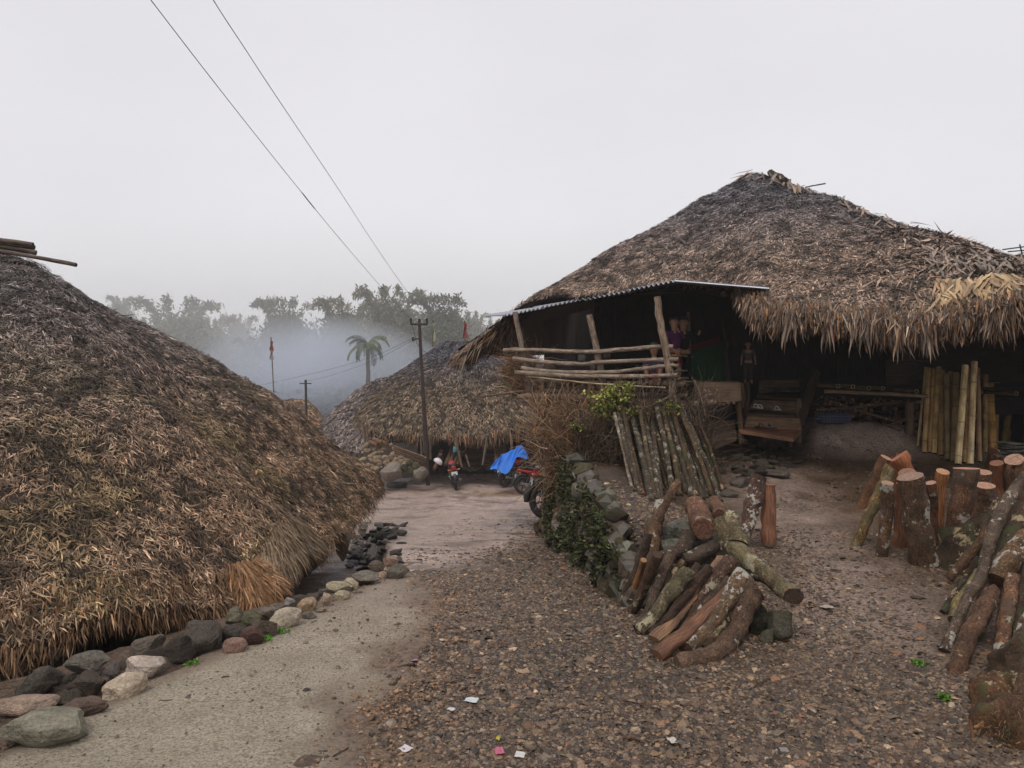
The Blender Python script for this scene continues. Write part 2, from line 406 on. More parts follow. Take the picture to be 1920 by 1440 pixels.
_ico = {}
def ico(sub):
    if sub not in _ico:
        bm = bmesh.new(); bmesh.ops.create_icosphere(bm, subdivisions=sub, radius=1)
        bm.verts.ensure_lookup_table()
        _ico[sub] = (np.array([v.co[:] for v in bm.verts]), [[v.index for v in f.verts] for f in bm.faces]); bm.free()
    return _ico[sub]
def rock_mesh(name, size, seed, angular=.6, sub=2, mat=None, noise_amp=.12):
    V, Fc = ico(sub); V = V.copy(); r = np.random.default_rng(seed)
    for _ in range(int(4+angular*9)):
        n = nrmz(r.normal(size=3)); lim = r.uniform(.5, .85)+(1-angular)*.25
        d = V@n; V -= np.outer(np.maximum(d-lim, 0), n)
    V *= (1+(vnoise(V, 1.6, seed % 50)-.5)[:, None]*noise_amp*2+(vnoise(V, 4.5, seed % 31)-.5)[:, None]*noise_amp+(vnoise(V, 9, seed % 23)-.5)[:, None]*noise_amp*.5)
    V /= np.abs(V).max(0)
    V = V*np.array(size)/2
    me = bpy.data.meshes.new(name); me.from_pydata(V.tolist(), [], Fc); me.materials.append(mat or M_stone)
    me.polygons.foreach_set('use_smooth', np.full(len(Fc), angular < .45)); me.update()
    return me
def copy_tree(o, parent=None, loc=None, rot=None):
    c = o.copy(); COL.objects.link(c)
    if parent is not None: c.parent = parent
    if loc is not None: c.location = loc
    if rot is not None: c.rotation_euler = rot
    for ch in list(o.children): copy_tree(ch, c)
    return c
ORD = ['first', 'second', 'third', 'fourth', 'fifth', 'sixth', 'seventh', 'eighth', 'ninth', 'tenth', 'eleventh', 'twelfth', 'thirteenth', 'fourteenth', 'fifteenth', 'sixteenth', 'seventeenth', 'eighteenth', 'nineteenth', 'twentieth', 'twenty-first', 'twenty-second']
# ------------------------------------------------------------------ ground
def axis(parts):
    return np.unique(np.concatenate([np.linspace(a, b, n) for a, b, n in parts]))
gx = axis([(-260, -16, 14), (-16, -4, 40), (-4, 6.5, 200), (6.5, 16, 30), (16, 260, 14)])
gy = axis([(-40, 2, 12), (2, 13, 230), (13, 32, 110), (32, 300, 50)])
X, Y = np.meshgrid(gx, gy)
Z = gz(X, Y)
Vg = np.stack([X, Y, Z], -1).reshape(-1, 3)
nx, ny = len(gx), len(gy)
i0 = (np.arange(ny-1)[:, None]*nx+np.arange(nx-1)[None, :]).ravel()
loops = np.stack([i0, i0+1, i0+nx+1, i0+nx], 1).ravel()
def ground_colour(x, y):
    """earth colours: brown soil, pale pinkish mud in the open yard, orange sawdust patches"""
    n_a = n2(x, y, 1.1, 5); n_b = n2(x, y, 4.0, 6); n_c = n2(x, y, 14.0, 7)
    soil = np.array([.12, .074, .045]); mud = np.array([.54, .40, .33]); dark = np.array([.055, .038, .028]); orange = np.array([.42, .24, .12])
    c = np.ones(x.shape+(3,))*soil
    k = sm(6.0, 8.5, y+n_b*1.5-.7+1.5*sm(-.3, .5, x)*-1.2)*sm(-3.6, -.8, x+n_a)*(1-sm(.0, 1.1, x+n_b*.8-.1*(y-10)))
    k = np.maximum(k, sm(13, 17, y)*(1-sm(26, 29, y))*.75)
    k2 = (1-sm(.0, .95, np.abs(x-2.75-.22*(y-6)+n_b*.6)))*sm(3.6, 5.2, y)*(1-sm(9, 10.5, y))*.4
    k = np.maximum(k, k2)
    k = np.maximum(k, sm(10.1, 11, y)*sm(3.9, 4.6, x)*(1-sm(6.5, 8, x))*.9)
    c = c*(1-k[..., None])+mud*k[..., None]
    kd = sm(.5, .75, n_a*.6+n_b*.4)*.55; c = c*(1-kd[..., None])+dark*kd[..., None]
    for ox, oy, r in ((-.62, 4.2, .33), (-.72, 3.6, .42), (-.35, 5.0, .3), (-.45, 3.1, .4), (-.2, 24.2, .9), (.35, 11.6, .5), (-1.0, 24.0, .5), (.55, 15.5, .6)):
        q = 1-sm(.4*r, r, np.hypot(x-ox, (y-oy)*.8)+n_c*.25*min(1, r)+n_b*.1); c = c*(1-.75*q[..., None])+orange*.75*q[..., None]
    kr = sm(6.6, 10, x)*0; far = sm(33, 45, y)
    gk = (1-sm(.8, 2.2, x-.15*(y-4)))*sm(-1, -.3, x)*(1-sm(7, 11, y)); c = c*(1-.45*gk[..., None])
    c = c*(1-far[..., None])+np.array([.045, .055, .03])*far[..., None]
    return c*(.8+.4*n_c[..., None])
m, t, b = newmat('wet_earth')
a = N(t, 'ShaderNodeVertexColor', layer_name='Col'); co = t.nodes.new('ShaderNodeTexCoord')
nA = noise(t, co.outputs['Object'], 28, 6, .7); nB = noise(t, co.outputs['Object'], 2.2, 4, .6)
vo = N(t, 'ShaderNodeTexVoronoi', Scale=38); t.links.new(co.outputs['Object'], vo.inputs['Vector'])
c = mixc(t, 1.0, a.outputs[0], ramp(t, nA, [(.3, .55), (.5, 1.), (.72, 1.5)]), 'MULTIPLY')
c = mixc(t, 1.0, c, ramp(t, vo.outputs['Distance'], [(.0, 1.15), (.6, .75)]), 'MULTIPLY')
t.links.new(c, b.inputs['Base Color']); t.links.new(ramp(t, nB, [(.38, .22), (.62, .7)]), b.inputs['Roughness'])
hh = N(t, 'ShaderNodeMath', operation='ADD'); t.links.new(nA, hh.inputs[0]); t.links.new(vo.outputs['Distance'], hh.inputs[1])
bump(t, b, hh.outputs[0], .8, .015)
M_earth = m
go = np_mesh('ground', Vg, np.full(len(i0), 4), loops, M_earth, ground_colour(X, Y).reshape(-1, 3), None, True)
tag(go, kind='structure')

# concrete path
m, t, b = newmat('worn_concrete')
co = t.nodes.new('ShaderNodeTexCoord')
nA = noise(t, co.outputs['Object'], 70, 6, .8); nB = noise(t, co.outputs['Object'], 1.9, 6, .72); nC = noise(t, co.outputs['Object'], 22, 6, .85)
c = mixc(t, ramp(t, nB, [(.3, 0.), (.7, 1.)]), (.38, .315, .225), (.60, .51, .385))
c = mixc(t, ramp(t, nC, [(.48, 0.), (.66, .6)]), c, (.22, .175, .115))
sx = t.nodes.new('ShaderNodeSeparateXYZ'); t.links.new(co.outputs['Object'], sx.inputs[0])
yy = N(t, 'ShaderNodeMapRange'); yy.inputs['From Min'].default_value = 4.2; yy.inputs['From Max'].default_value = 6.4; t.links.new(sx.outputs[1], yy.inputs[0])
c = mixc(t, yy.outputs[0], c, mixc(t, .75, c, (.37, .275, .22)))
c = mixc(t, 1.0, c, ramp(t, nA, [(.38, .35), (.5, 1.), (.62, 1.3)]), 'MULTIPLY')
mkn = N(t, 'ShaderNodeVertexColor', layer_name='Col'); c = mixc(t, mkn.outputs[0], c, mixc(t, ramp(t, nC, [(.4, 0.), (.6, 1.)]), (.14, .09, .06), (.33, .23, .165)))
t.links.new(c, b.inputs['Base Color']); b.inputs['Roughness'].default_value = .8
hh = N(t, 'ShaderNodeMath', operation='ADD'); t.links.new(nA, hh.inputs[0]); t.links.new(nC, hh.inputs[1])
bump(t, b, hh.outputs[0], 1.0, .02)
M_conc = m
ysr = np.linspace(1.2, 8.3, 220)
xL = np.interp(ysr, [1.2, 2.6, 3.4, 3.93, 4.9, 6, 7, 8.3], [-3.0, -2.5, -2.20, -2.05, -1.58, -1.28, -1.1, -1.0])
xR = np.interp(ysr, [1.2, 3.1, 3.4, 3.93, 4.87, 5.5, 6.6, 7.4, 8.3], [-.5, -.56, -.62, -.54, -.53, -.56, -.86, -1.12, -1.15])
xL = xL+(n2(ysr, 0*ysr, 5, 9)-.5)*.12; xR = xR+(n2(ysr, 0*ysr, 1.6, 10)-.5)*.22+(n2(ysr, 0*ysr, 5, 12)-.5)*.14+(n2(ysr, 0*ysr, 26, 13)-.5)*.03
tt = np.linspace(0, 1, 60)**1.0; Xc = xL[:, None]*(1-tt)+xR[:, None]*tt; Yc = np.repeat(ysr[:, None], 60, 1)
edge = np.minimum(np.minimum(tt, 1-tt)[None, :]/.02, 1)*np.minimum((8.3-Yc)/1.6, 1)
Zc = gz(Xc, Yc, False)+(n2(Xc, Yc, .9, 1)-.5)*.07+(n2(Xc, Yc, 6, 14)-.5)*.012-.012+.028*np.sqrt(np.clip(edge, 0, 1))
q = (np.arange(219)[:, None]*60+np.arange(59)[None, :]).ravel()
dR = xR[:, None]-Xc; dL = Xc-xL[:, None]
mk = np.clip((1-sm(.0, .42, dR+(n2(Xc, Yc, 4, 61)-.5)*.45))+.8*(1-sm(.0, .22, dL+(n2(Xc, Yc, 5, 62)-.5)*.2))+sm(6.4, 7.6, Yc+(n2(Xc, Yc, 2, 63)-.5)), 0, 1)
po = np_mesh('path', np.stack([Xc, Yc, Zc], -1).reshape(-1, 3), np.full(len(q), 4), np.stack([q, q+1, q+61, q+60], 1).ravel(), M_conc, np.repeat(mk.reshape(-1, 1), 3, 1), None, True)
tag(po, kind='structure')
def on_conc(x, y):
    return (x > np.interp(y, ysr, xL)) & (x < np.interp(y, ysr, xR)) & (y < 8.2)

# gravel: tens of thousands of broken stones
def scatter_stones(name, n, xr, yr, dens, size, palette, seed, flat=.5, ground=gz, label=None):
    r = np.random.default_rng(seed)
    x = r.uniform(*xr, n); y = yr[0]+(yr[1]-yr[0])*r.uniform(0, 1, n)
    keep = r.uniform(0, 1, n) < dens(x, y); x = x[keep]; y = y[keep]; n = len(x)
    s = size*np.exp(r.normal(0, .5, n)); s = np.minimum(s, size*4)
    base = np.array([[1, .1, -.4], [.2, .95, -.4], [-.9, .5, -.4], [-.8, -.6, -.4], [.4, -.9, -.4],
                     [.55, .1, .5], [-.35, .45, .55], [-.15, -.5, .45]])
    fcs = [[0, 1, 6, 5], [1, 2, 6], [2, 3, 7, 6], [3, 4, 7], [4, 0, 5, 7], [5, 6, 7]]
    V = base[None]*(1+r.uniform(-.3, .3, (n, 8, 3)))
    V[:, :, 0] *= r.uniform(.8, 1.5, (n, 1)); V[:, :, 2] *= flat*r.uniform(.6, 1.4, (n, 1))
    an = r.uniform(0, 6.28, n); ti = r.normal(0, .22, n)
    ca, sa, ct, st = np.cos(an)[:, None], np.sin(an)[:, None], np.cos(ti)[:, None], np.sin(ti)[:, None]
    vx, vz = V[..., 0]*ct-V[..., 2]*st, V[..., 0]*st+V[..., 2]*ct
    Vx = vx*ca-V[..., 1]*sa; Vy = vx*sa+V[..., 1]*ca
    z = ground(x, y)
    V = np.stack([Vx*s[:, None]/2+x[:, None], Vy*s[:, None]/2+y[:, None], vz*s[:, None]/2+(z+s*.08)[:, None]], -1).reshape(-1, 3)
    loops = np.concatenate([np.array(f) for f in fcs]); L = (np.arange(n)*8)[:, None]+loops[None]
    sizes = np.tile([len(f) for f in fcs], n)
    pal = np.array([p[:3] for p in palette]); w = np.array([p[3] for p in palette]); w = w/w.sum()
    c = pal[r.choice(len(pal), n, p=w)]*r.uniform(.4, 1.3, (n, 1))*np.array([.96, .79, .62])
    return np_mesh(name, V, sizes, L.ravel(), M_gravel, np.repeat(c, 8, 0)), n
def xb_(y): return np.interp(y, [3, 5, 5.4, 6, 8, 11, 11.8, 12.5, 14, 25, 28], [3, 1.6, 1.1, .92, .8, .63, .5, .9, 2.0, 2.5, 5])
GP = [(.20, .15, .11, 5), (.11, .082, .062, 7), (.27, .21, .155, 2.6), (.31, .225, .15, .7), (.17, .15, .125, 3), (.055, .042, .034, 5), (.46, .40, .32, .4), (.24, .14, .09, .6)]
def d1(x, y):
    d = np.ones_like(x)
    d = np.where(on_conc(x, y), 0.012+.75*(1-sm(0, .22, np.interp(y, ysr, xR)-x))*sm(.3, .6, n2(x, y, 5, 31))+.08*(n2(x, y, 3, 30) > .62)+.25*(1-sm(.0, .12, x-np.interp(y, ysr, xL))), d)
    d *= (x > np.interp(y, [2, 3.4, 4.9, 6, 8.3, 10], [-3, -2.2, -1.6, -1.3, -1.2, -1.3]))
    right = sm(1.7, 2.6, x-.12*(y-4)); d *= 1-right*sm(3.4, 4.6, y)*.86
    d *= .55+.45*sm(.35, .55, n2(x, y, 1.6, 33))
    d *= 1-.55*sm(6.5, 9.5, y)
    d *= np.abs(x) < y*.72+.25
    return d
g1, n1_ = scatter_stones('gravel', 230000, (-2.4, 4.6), (2.75, 7.2), d1, .0155, GP, 5)
tag(g1, 'loose broken brown gravel covering the track', None, None, 'stuff')
def d2(x, y):
    d = (1-.75*sm(8.0, 11, y))*(.12+.88*sm(-.75, .25, x-.06*(y-7)+.5*(n2(x, y, 1.3, 36)-.5))); d *= (x > np.interp(y, [7, 9.7, 12, 20], [-1.1, -1.3, -1.2, -1.0])) & (x < xb_(y)+.0)
    d *= .3+.7*sm(.4, .6, n2(x, y, 1.1, 35)-.08*x*0+.15*sm(-.4, .5, x)); return d
g2, n2_ = scatter_stones('gravel', 42000, (-1.6, 1.6), (7.2, 17), d2, .024, GP, 6)
tag(g2, 'trodden gravel further down the track', None, None, 'stuff')
def d3(x, y):
    return (x > xb_(y)+.05)*(.06+.45*sm(.5, .75, n2(x, y, 2.2, 37)))*(x < y*.72+.3)
g3, _ = scatter_stones('gravel', 26000, (.7, 8), (5.2, 11), d3, .02, GP, 8)
tag(g3, 'small chips and pebbles scattered on the upper yard', None, None, 'stuff')
r = np.random.default_rng(3)
g5, _ = scatter_stones('crumbs', 9000, (-3, .2), (2.7, 8.2), lambda x, y: on_conc(x, y)*(.15+.5*sm(.55, .75, n2(x, y, 2.5, 71))+.5*(1-sm(0, .3, x-np.interp(y, ysr, xL)))+.6*(1-sm(0, .4, np.interp(y, ysr, xR)-x))+.5*sm(6, 8, y)), .0085, GP, 10, .6, lambda x, y: gz(x, y, False)+(n2(x, y, .9, 1)-.5)*.07+.021)
tag(g5, 'grit and crumbs lying on the concrete path', None, None, 'stuff')
OP = [(.32, .21, .13, 4), (.24, .155, .10, 4), (.20, .13, .09, 3), (.48, .33, .2, 1)]
g6, _ = scatter_stones('orange_grit', 13000, (-1.3, .0), (2.8, 6.6), lambda x, y: (1-sm(.0, .30, np.abs(x-np.interp(y, ysr, xR)-.02)))*(.25+.75*sm(.35, .6, n2(x, y, 3, 81))), .011, OP, 12, .6, lambda x, y: gz(x, y, False)+(n2(x, y, .9, 1)-.5)*.07+.015)
tag(g6, 'orange brown grit where the concrete path meets the gravel', None, None, 'stuff')
# wood chips
CP = [(.34, .21, .12, 3), (.24, .14, .08, 3), (.12, .08, .055, 6), (.42, .31, .20, 1)]
g4, _ = scatter_stones('wood_chips', 1300, (-1.4, 4.2), (2.8, 7.5), lambda x, y: .65*(np.abs(x) < y*.72+.2)*np.where(x > -.6, 1, .12), .024, CP, 9, .22)
tag(g4, 'bark and wood chips strewn over the gravel', None, None, 'stuff')

# ------------------------------------------------------------------ thatched roofs
def catmull(pts, n):
    pts = [np.array(p, float) for p in pts]; out = []
    m_ = len(pts)-1
    for k in range(n):
        t = k/(n-1)*m_; i = min(int(t), m_-1); t -= i
        a, b, c, d = pts[max(i-1, 0)], pts[i], pts[i+1], pts[min(i+2, m_)]
        out.append(.5*((2*b)+(c-a)*t+(2*a-5*b+4*c-d)*t*t+(3*b-a-3*c+d)*t**3))
    return np.array(out)
class Roof:
    def __init__(s, eave, top, bulge=.25, lump=.10, seed=1, nu=240, vb=0.0):
        s.E = catmull(eave, nu); s.T = catmull(top, nu); s.nu = nu; s.bulge = bulge; s.lump = lump; s.seed = seed
    def S(s, u, v):
        f = np.clip(u, 0, 1)*(s.nu-1); i = np.minimum(f.astype(int), s.nu-2); f = (f-i)[..., None]
        E = s.E[i]*(1-f)+s.E[i+1]*f; T = s.T[i]*(1-f)+s.T[i+1]*f; v_ = v[..., None]
        p = E*(1-v_)+T*v_
        p[..., 2] += s.bulge*np.sin(np.pi*np.clip(v, 0, 1)**.8)
        p[..., 2] += s.lump*((vnoise(p, .9, s.seed)-.5)*1.6+(vnoise(p, 2.6, s.seed+1)-.5)*.7+(vnoise(p, 7, s.seed+2)-.5)*.3)*(1-.5*(v > .97))
        return p
    def frame(s, u, v):
        e = 1e-3; p = s.S(u, v); du = s.S(u+e, v)-s.S(u-e, v); dv = s.S(u, v+.01)-s.S(u, v-.01)
        dn = -nrmz(dv); n = nrmz(np.cross(du, dv)); n[n[..., 2] < 0] *= -1
        return p, dn, n, np.linalg.norm(du, axis=-1)/(2*e)*np.linalg.norm(dv, axis=-1)/.02
    def base(s, name, parent, mat, nu=160, nv=26, thick=.16, col=(.06, .045, .035)):
        U, Vv = np.meshgrid(np.linspace(0, 1, nu), np.linspace(0, 1, nv)); p, dn, n, a = s.frame(U, Vv)
        top = (p-n*.02).reshape(-1, 3); bot = (p-n*thick).reshape(-1, 3)
        q = (np.arange(nv-1)[:, None]*nu+np.arange(nu-1)[None, :]).ravel(); K = nu*nv
        f1 = np.stack([q, q+1, q+nu+1, q+nu], 1); f2 = f1[:, ::-1]+K
        e = np.arange(nu-1); f3 = np.stack([e+K, e+1+K, e+1, e], 1)
        fs = np.concatenate([f1, f2, f3])
        return np_mesh(name, np.concatenate([top, bot]), np.full(len(fs), 4), fs.ravel(), mat, np.ones((2*K, 3))*col, parent, True)
    def sample(s, n, ur=(0, 1), vr=(0, 1), vis=None):
        U = RNG.uniform(*ur, n*4); Vv = RNG.uniform(*vr, n*4); p, dn, nn, a = s.frame(U, Vv)
        k = RNG.uniform(0, np.quantile(a, .98), n*4) < a
        if vis is not None: k &= vis(p, nn)
        k = np.nonzero(k)[0][:n]; return U[k], Vv[k], p[k], dn[k], nn[k]
def facing(p, n):
    w = np.array([0, 0, CAMZ])-p; d = np.linalg.norm(w, axis=-1); c = np.sum(w*n, -1)/d
    return c > -.22
def palette_mix(n, pal, r):
    P_ = np.array([p[:3] for p in pal]); w = np.array([p[3] for p in pal]); return P_[r.choice(len(P_), n, p=w/w.sum())]
def thatch(roof, parent, n, L, Wd, pal, patch, ur=(0, 1), name='thatch', vr=(0, 1.0), colf=None, yaw=.45, lift=(.02, .035)):
    U, Vv, p, d, nn = roof.sample(n, ur, vr, facing)
    k = len(p); s = nrmz(np.cross(d, nn)); a = RNG.normal(0, yaw, k)[:, None]
    d2_ = nrmz(d*np.cos(a)+s*np.sin(a))
    c = palette_mix(k, pal, RNG)*RNG.uniform(.45, 1.45, (k, 1))
    pn = vnoise(p, 1.3, 41)*.12+vnoise(p, 4.5, 42)*.33+vnoise(p, 14, 44)*.55
    c = c*(.32+1.25*sm(.3, .66, pn))[:, None]
    c = c*np.array([1.0, .93, .85])
    if colf is not None: c = colf(c, p, U, Vv)
    p = p+nn*RNG.uniform(-.02, .022, (k, 1))
    o = blades(name, p, d2_, nn, L*RNG.uniform(.55, 1.5, k), Wd*RNG.uniform(.5, 1.4, k), c, M_thatch, parent, lift)
    tag(o, None, None, None, 'stuff'); return o
def fringe(roof, parent, n, L, Wd, pal, ur=(0, 1), name='eave_fringe', down=.75, colf=None, spread=.07, v0=.0):
    U = RNG.uniform(*ur, n); Vv = RNG.uniform(v0-.005, v0+.03, n); p, d, nn, a = roof.frame(U, Vv)
    c = palette_mix(n, pal, RNG)*RNG.uniform(.4, 1.4, (n, 1))
    cl = vnoise(np.stack([U*90, 0*U, 0*U], -1), 1.0, 51); cl2 = vnoise(np.stack([U*25, 0*U, 0*U], -1), 1.0, 52)
    dd = nrmz(d*(1-down)+np.array([0, 0, -1])*down+RNG.normal(0, .16, (n, 3)))
    s = nrmz(np.cross(dd, nn)); n_ = np.cross(s, dd)
    p = p+RNG.normal(0, spread*.5, (n, 3))-nn*RNG.uniform(0, .12, (n, 1))
    cl3 = vnoise(np.stack([U*260, 0*U, 0*U], -1), 1.0, 53)
    Ls = L*(.22+1.5*(cl**1.6)*(.3+cl3)*RNG.uniform(.2, 1.2, n)+.5*cl2*RNG.uniform(0, 1, n)**2)
    if colf is not None: c = colf(c, p, U, Vv)
    c = c*np.array([.78, .70, .61])
    o = blades(name, p, dd, n_, Ls, Wd*RNG.uniform(.5, 1.4, n), c, M_thatch, parent, (.01, .05), root=.45)
    tag(o, None, None, None, 'stuff'); return o
TAN = [(.33, .215, .135, 5), (.22, .14, .085, 5), (.12, .078, .048, 5), (.48, .34, .22, 2.5), (.17, .14, .07, 1.2), (.38, .20, .10, 1.2)]
GREY = [(.30, .225, .18, 5), (.20, .15, .125, 5), (.10, .078, .068, 4), (.44, .35, .29, 2.5), (.30, .18, .12, 1.4)]
FR = [(.33, .19, .10, 4), (.22, .12, .06, 4), (.42, .28, .17, 2.5), (.12, .07, .045, 3)]

# --- left house: only its big roof shows
HL = empty('thatched_house', (-5.5, 8.5, -.5), 'low thatched house with a huge tan roof sweeping almost to the ground beside the path', 'house')
RL = Roof([(-13, 5.2, .15), (-9, 3.6, .1), (-5.6, 3.2, .1), (-3.9, 3.6, .18), (-3.02, 4.15, .17), (-2.30, 5.0, .10), (-1.95, 5.8, .04), (-1.92, 7.0, 0.03), (-1.92, 9.3, 0.02), (-2.03, 11.6, 0.03), (-2.6, 12.9, .05), (-4.5, 13.9, .1), (-7.5, 14.2, .1), (-12, 13.5, .1)],
          [(-12, 8.0, 3.15), (-10, 8.05, 3.15), (-8, 8.1, 3.15), (-6.8, 8.2, 3.15), (-6.0, 8.3, 3.12), (-5.6, 8.4, 3.1), (-5.5, 8.45, 3.08), (-5.46, 8.5, 3.07), (-5.45, 8.55, 3.07), (-5.5, 8.6, 3.06), (-5.6, 8.7, 3.06), (-6, 8.75, 3.08), (-8, 8.8, 3.1), (-12, 8.8, 3.1)], .10, .17, 3)
rl = RL.base('roof', HL, M_thatchbase)
def lcol(c, p, U, Vv):
    k = sm(.6, 2.9, p[:, 2])[:, None]; g = c.mean(1, keepdims=True); c = (c*.72+g*np.array([1.06, .98, .90])*.28)*np.array([1.06, 1.0, .93])
    c = c*(1-k*.8)+g*np.array([.86, .80, .84])*(k*.8)
    g2_ = sm(.55, .75, vnoise(p, 1.9, 61))[:, None]*(1-k)*.5
    return c*(1-g2_)+c*np.array([.75, .85, .55])*g2_
thatch(RL, rl, 255000, .066, .0080, TAN, 0, (.05, .93), colf=lcol, yaw=.7, lift=(.008, .014))
thatch(RL, rl, 1500, .15, .02, TAN, 0, (.05, .93), name='loose_leaves', colf=lcol, yaw=.8, lift=(.03, .08))
fringe(RL, rl, 18000, .16, .0075, FR+TAN, (.08, .9), down=.6)
fringe(RL, rl, 15000, .19, .0065, FR, (.2, .6), down=.80, v0=.02, name='hanging_straw')
# a newer, orange patch of straw fanning out over the eave
ks = np.nonzero((RL.E[:, 1] > 5.5) & (RL.E[:, 1] < 7.6) & (RL.E[:, 0] > -2.5))[0]/(RL.nu-1)
for q_, (ua, ub, L_, cc) in enumerate(((ks[0]+.30*(ks[-1]-ks[0]), ks[0]+.95*(ks[-1]-ks[0]), .24, (.26, .18, .11)), (ks[0]+.0*(ks[-1]-ks[0]), ks[0]+.30*(ks[-1]-ks[0]), .24, (.36, .19, .09)))):
    n = 1500; U = RNG.uniform(ua, ub, n); V_ = RNG.uniform(.0, .055, n); p, d, nn, a = RL.frame(U, V_); s = nrmz(np.cross(d, nn)); f = ((U-(ua+ub)/2)/(ub-ua)*1.5)[:, None]
    sg = np.sign(np.sum(s*(RL.S(np.array([ub]), np.array([.05]))-RL.S(np.array([ua]), np.array([.05]))), -1))[:, None]
    dd = nrmz(d*.6+np.array([0, 0, -.5])+s*sg*f*.8+nn*.14+RNG.normal(0, .16, (n, 3))); s2 = nrmz(np.cross(dd, nn)); n_ = np.cross(s2, dd)
    o = blades('new_straw', p+nn*RNG.uniform(.02, .07, (n, 1)), dd, n_, L_*RNG.uniform(.5, 1.1, n), .0085*RNG.uniform(.6, 1.4, n), np.array([cc])*RNG.uniform(.35, 1.5, (n, 1)), M_thatch, rl, (.02, .03), root=.6); tag(o, None, None, None, 'stuff')
for k in range(3):
    o = log('ridge_pole', [P(-190+k*30, 432+k*5, 8.1), P(-60, 442+k*5, 8.2+k*.06), P(62+k*3, 459+k*5+(k == 2)*5, 8.3+k*.1)], .028, M_rail, M_cutdark, None, None, color=(.5, .48, .5), parent=HL, seg=8)
log('ridge_pole', [P(-150, 445, 7.7), P(0, 471, 7.8), P(80, 484, 7.9), P(143, 497, 7.9)], .022, M_rail, M_cutdark, None, None, color=(.45, .42, .45), parent=HL, seg=8)
# dark wall under the eave
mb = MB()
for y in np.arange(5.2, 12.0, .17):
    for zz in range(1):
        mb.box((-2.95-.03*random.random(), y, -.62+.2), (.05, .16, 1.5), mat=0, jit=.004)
mb.build('plank_wall', M_shadewood, HL)

# --- right house
HR = empty('stilt_house', (4, 12, .5), 'big thatched stilt house with an open veranda above the yard', 'house')
ev = [P(850, 668, 14.2), P(872, 660, 13.2), P(905, 640, 12.7), P(950, 600, 12.4), P(1010, 560, 12.3), P(1160, 545, 11.9), P(1265, 540, 11.4), P(1360, 545, 10.6), P(1400, 566, 9.7), P(1440, 588, 9.3), P(1500, 598, 9.0), P(1600, 603, 8.7), P(1700, 597, 8.35), P(1800, 578, 8.0), P(1900, 556, 7.7), P(2010, 538, 7.6), P(2120, 530, 8.0)]
ev += [Vector((8.5, 10, 2.4)), Vector((9.5, 13, 2.5)), Vector((9, 17, 2.5)), Vector((5, 20, 2.5)), Vector((1, 19.5, 2.5)), Vector((-.9, 17, 2.4)), Vector((-1.1, 15, 2.3))]
A0 = Vector((4.62, 14.1, 5.6)); A1 = Vector((5.25, 13.5, 5.16)); A2 = Vector((5.75, 11.7, 4.22)); A3 = Vector((6.15, 9.9, 3.42)); A4 = Vector((6.3, 9.4, 3.2))
tp = [A0]*3+[A0]*4+[A0.lerp(A1, .2), A0.lerp(A1, .5), A0.lerp(A1, .8), A1, A1.lerp(A2, .5), A2, A2.lerp(A3, .6), A3, A4, A4, A3, A2, A1.lerp(A2, .2), A1, A0.lerp(A1, .5), A0, A0]
RR = Roof(ev, tp, .12, .10, 9, nu=320)
rr_ = RR.base('roof', HR, M_thatchbase, nu=220, nv=26, thick=.14, col=(.045, .036, .03))
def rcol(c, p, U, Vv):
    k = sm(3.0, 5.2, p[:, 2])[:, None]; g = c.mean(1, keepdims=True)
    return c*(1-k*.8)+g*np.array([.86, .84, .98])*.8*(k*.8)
thatch(RR, rr_, 160000, .095, .0125, GREY, 0, (.0, .78), colf=rcol, yaw=.65, lift=(.012, .02))
uR = (13/len(ev), 18/len(ev))
thatch(RR, rr_, 2600, .26, .026, GREY, 0, (.50, .76), name='loose_leaves', colf=rcol, yaw=.4, lift=(.03, .07), vr=(0, 1))
fringe(RR, rr_, 17000, .22, .013, FR+GREY, (.33, .76), down=.72, spread=.13)
fringe(RR, rr_, 2200, .36, .024, FR+GREY, (.0, .14), down=.55)
# bright fresh palm leaves and long hanging strips, each a leaf of its own
def leaf_mesh(L, Wd, curl, seed, ns=6):
    r = random.Random(seed); mb = MB(); vs = []; fs = []
    for i in range(ns+1):
        t = i/ns; w = Wd*(math.sin(math.pi*min(1, (t+.12)/1.12)**.75))*.5+.002; x = t*L; z = -curl*t*t*L+.01*math.sin(t*7+seed)
        y = .04*L*math.sin(t*3+r.random()*6)
        vs += [(x, y-w, z-.25*w), (x, y, z), (x, y+w, z-.25*w)]
        if i: b = (i-1)*3; fs += [(b, b+1, b+4, b+3), (b+1, b+2, b+5, b+4)]
    mb.add(vs, fs, 0, None, (1, 1, 1)); return mb
M_fresh = mat_plain('fresh_palm_leaf', (1, 1, 1), .5, 0, .3, 12, .1, .4, True)
leaf_ms = [leaf_mesh(1, .2, .18*(k % 3), k).build('leaf', M_fresh, mesh_only=True) for k in range(5)]
def place_leaf(p, d, n, L, wf, col, parent, me):
    o = link('leaf', me, None, col); x = Vector(d).normalized(); z = Vector(n); y = z.cross(x).normalized(); z = x.cross(y)
    R = Matrix((x, y, z)).transposed(); o.rotation_mode = 'QUATERNION'; o.rotation_quaternion = R.to_quaternion()
    o.location = p; o.scale = (L, L*wf, L); attach(o, parent); return o
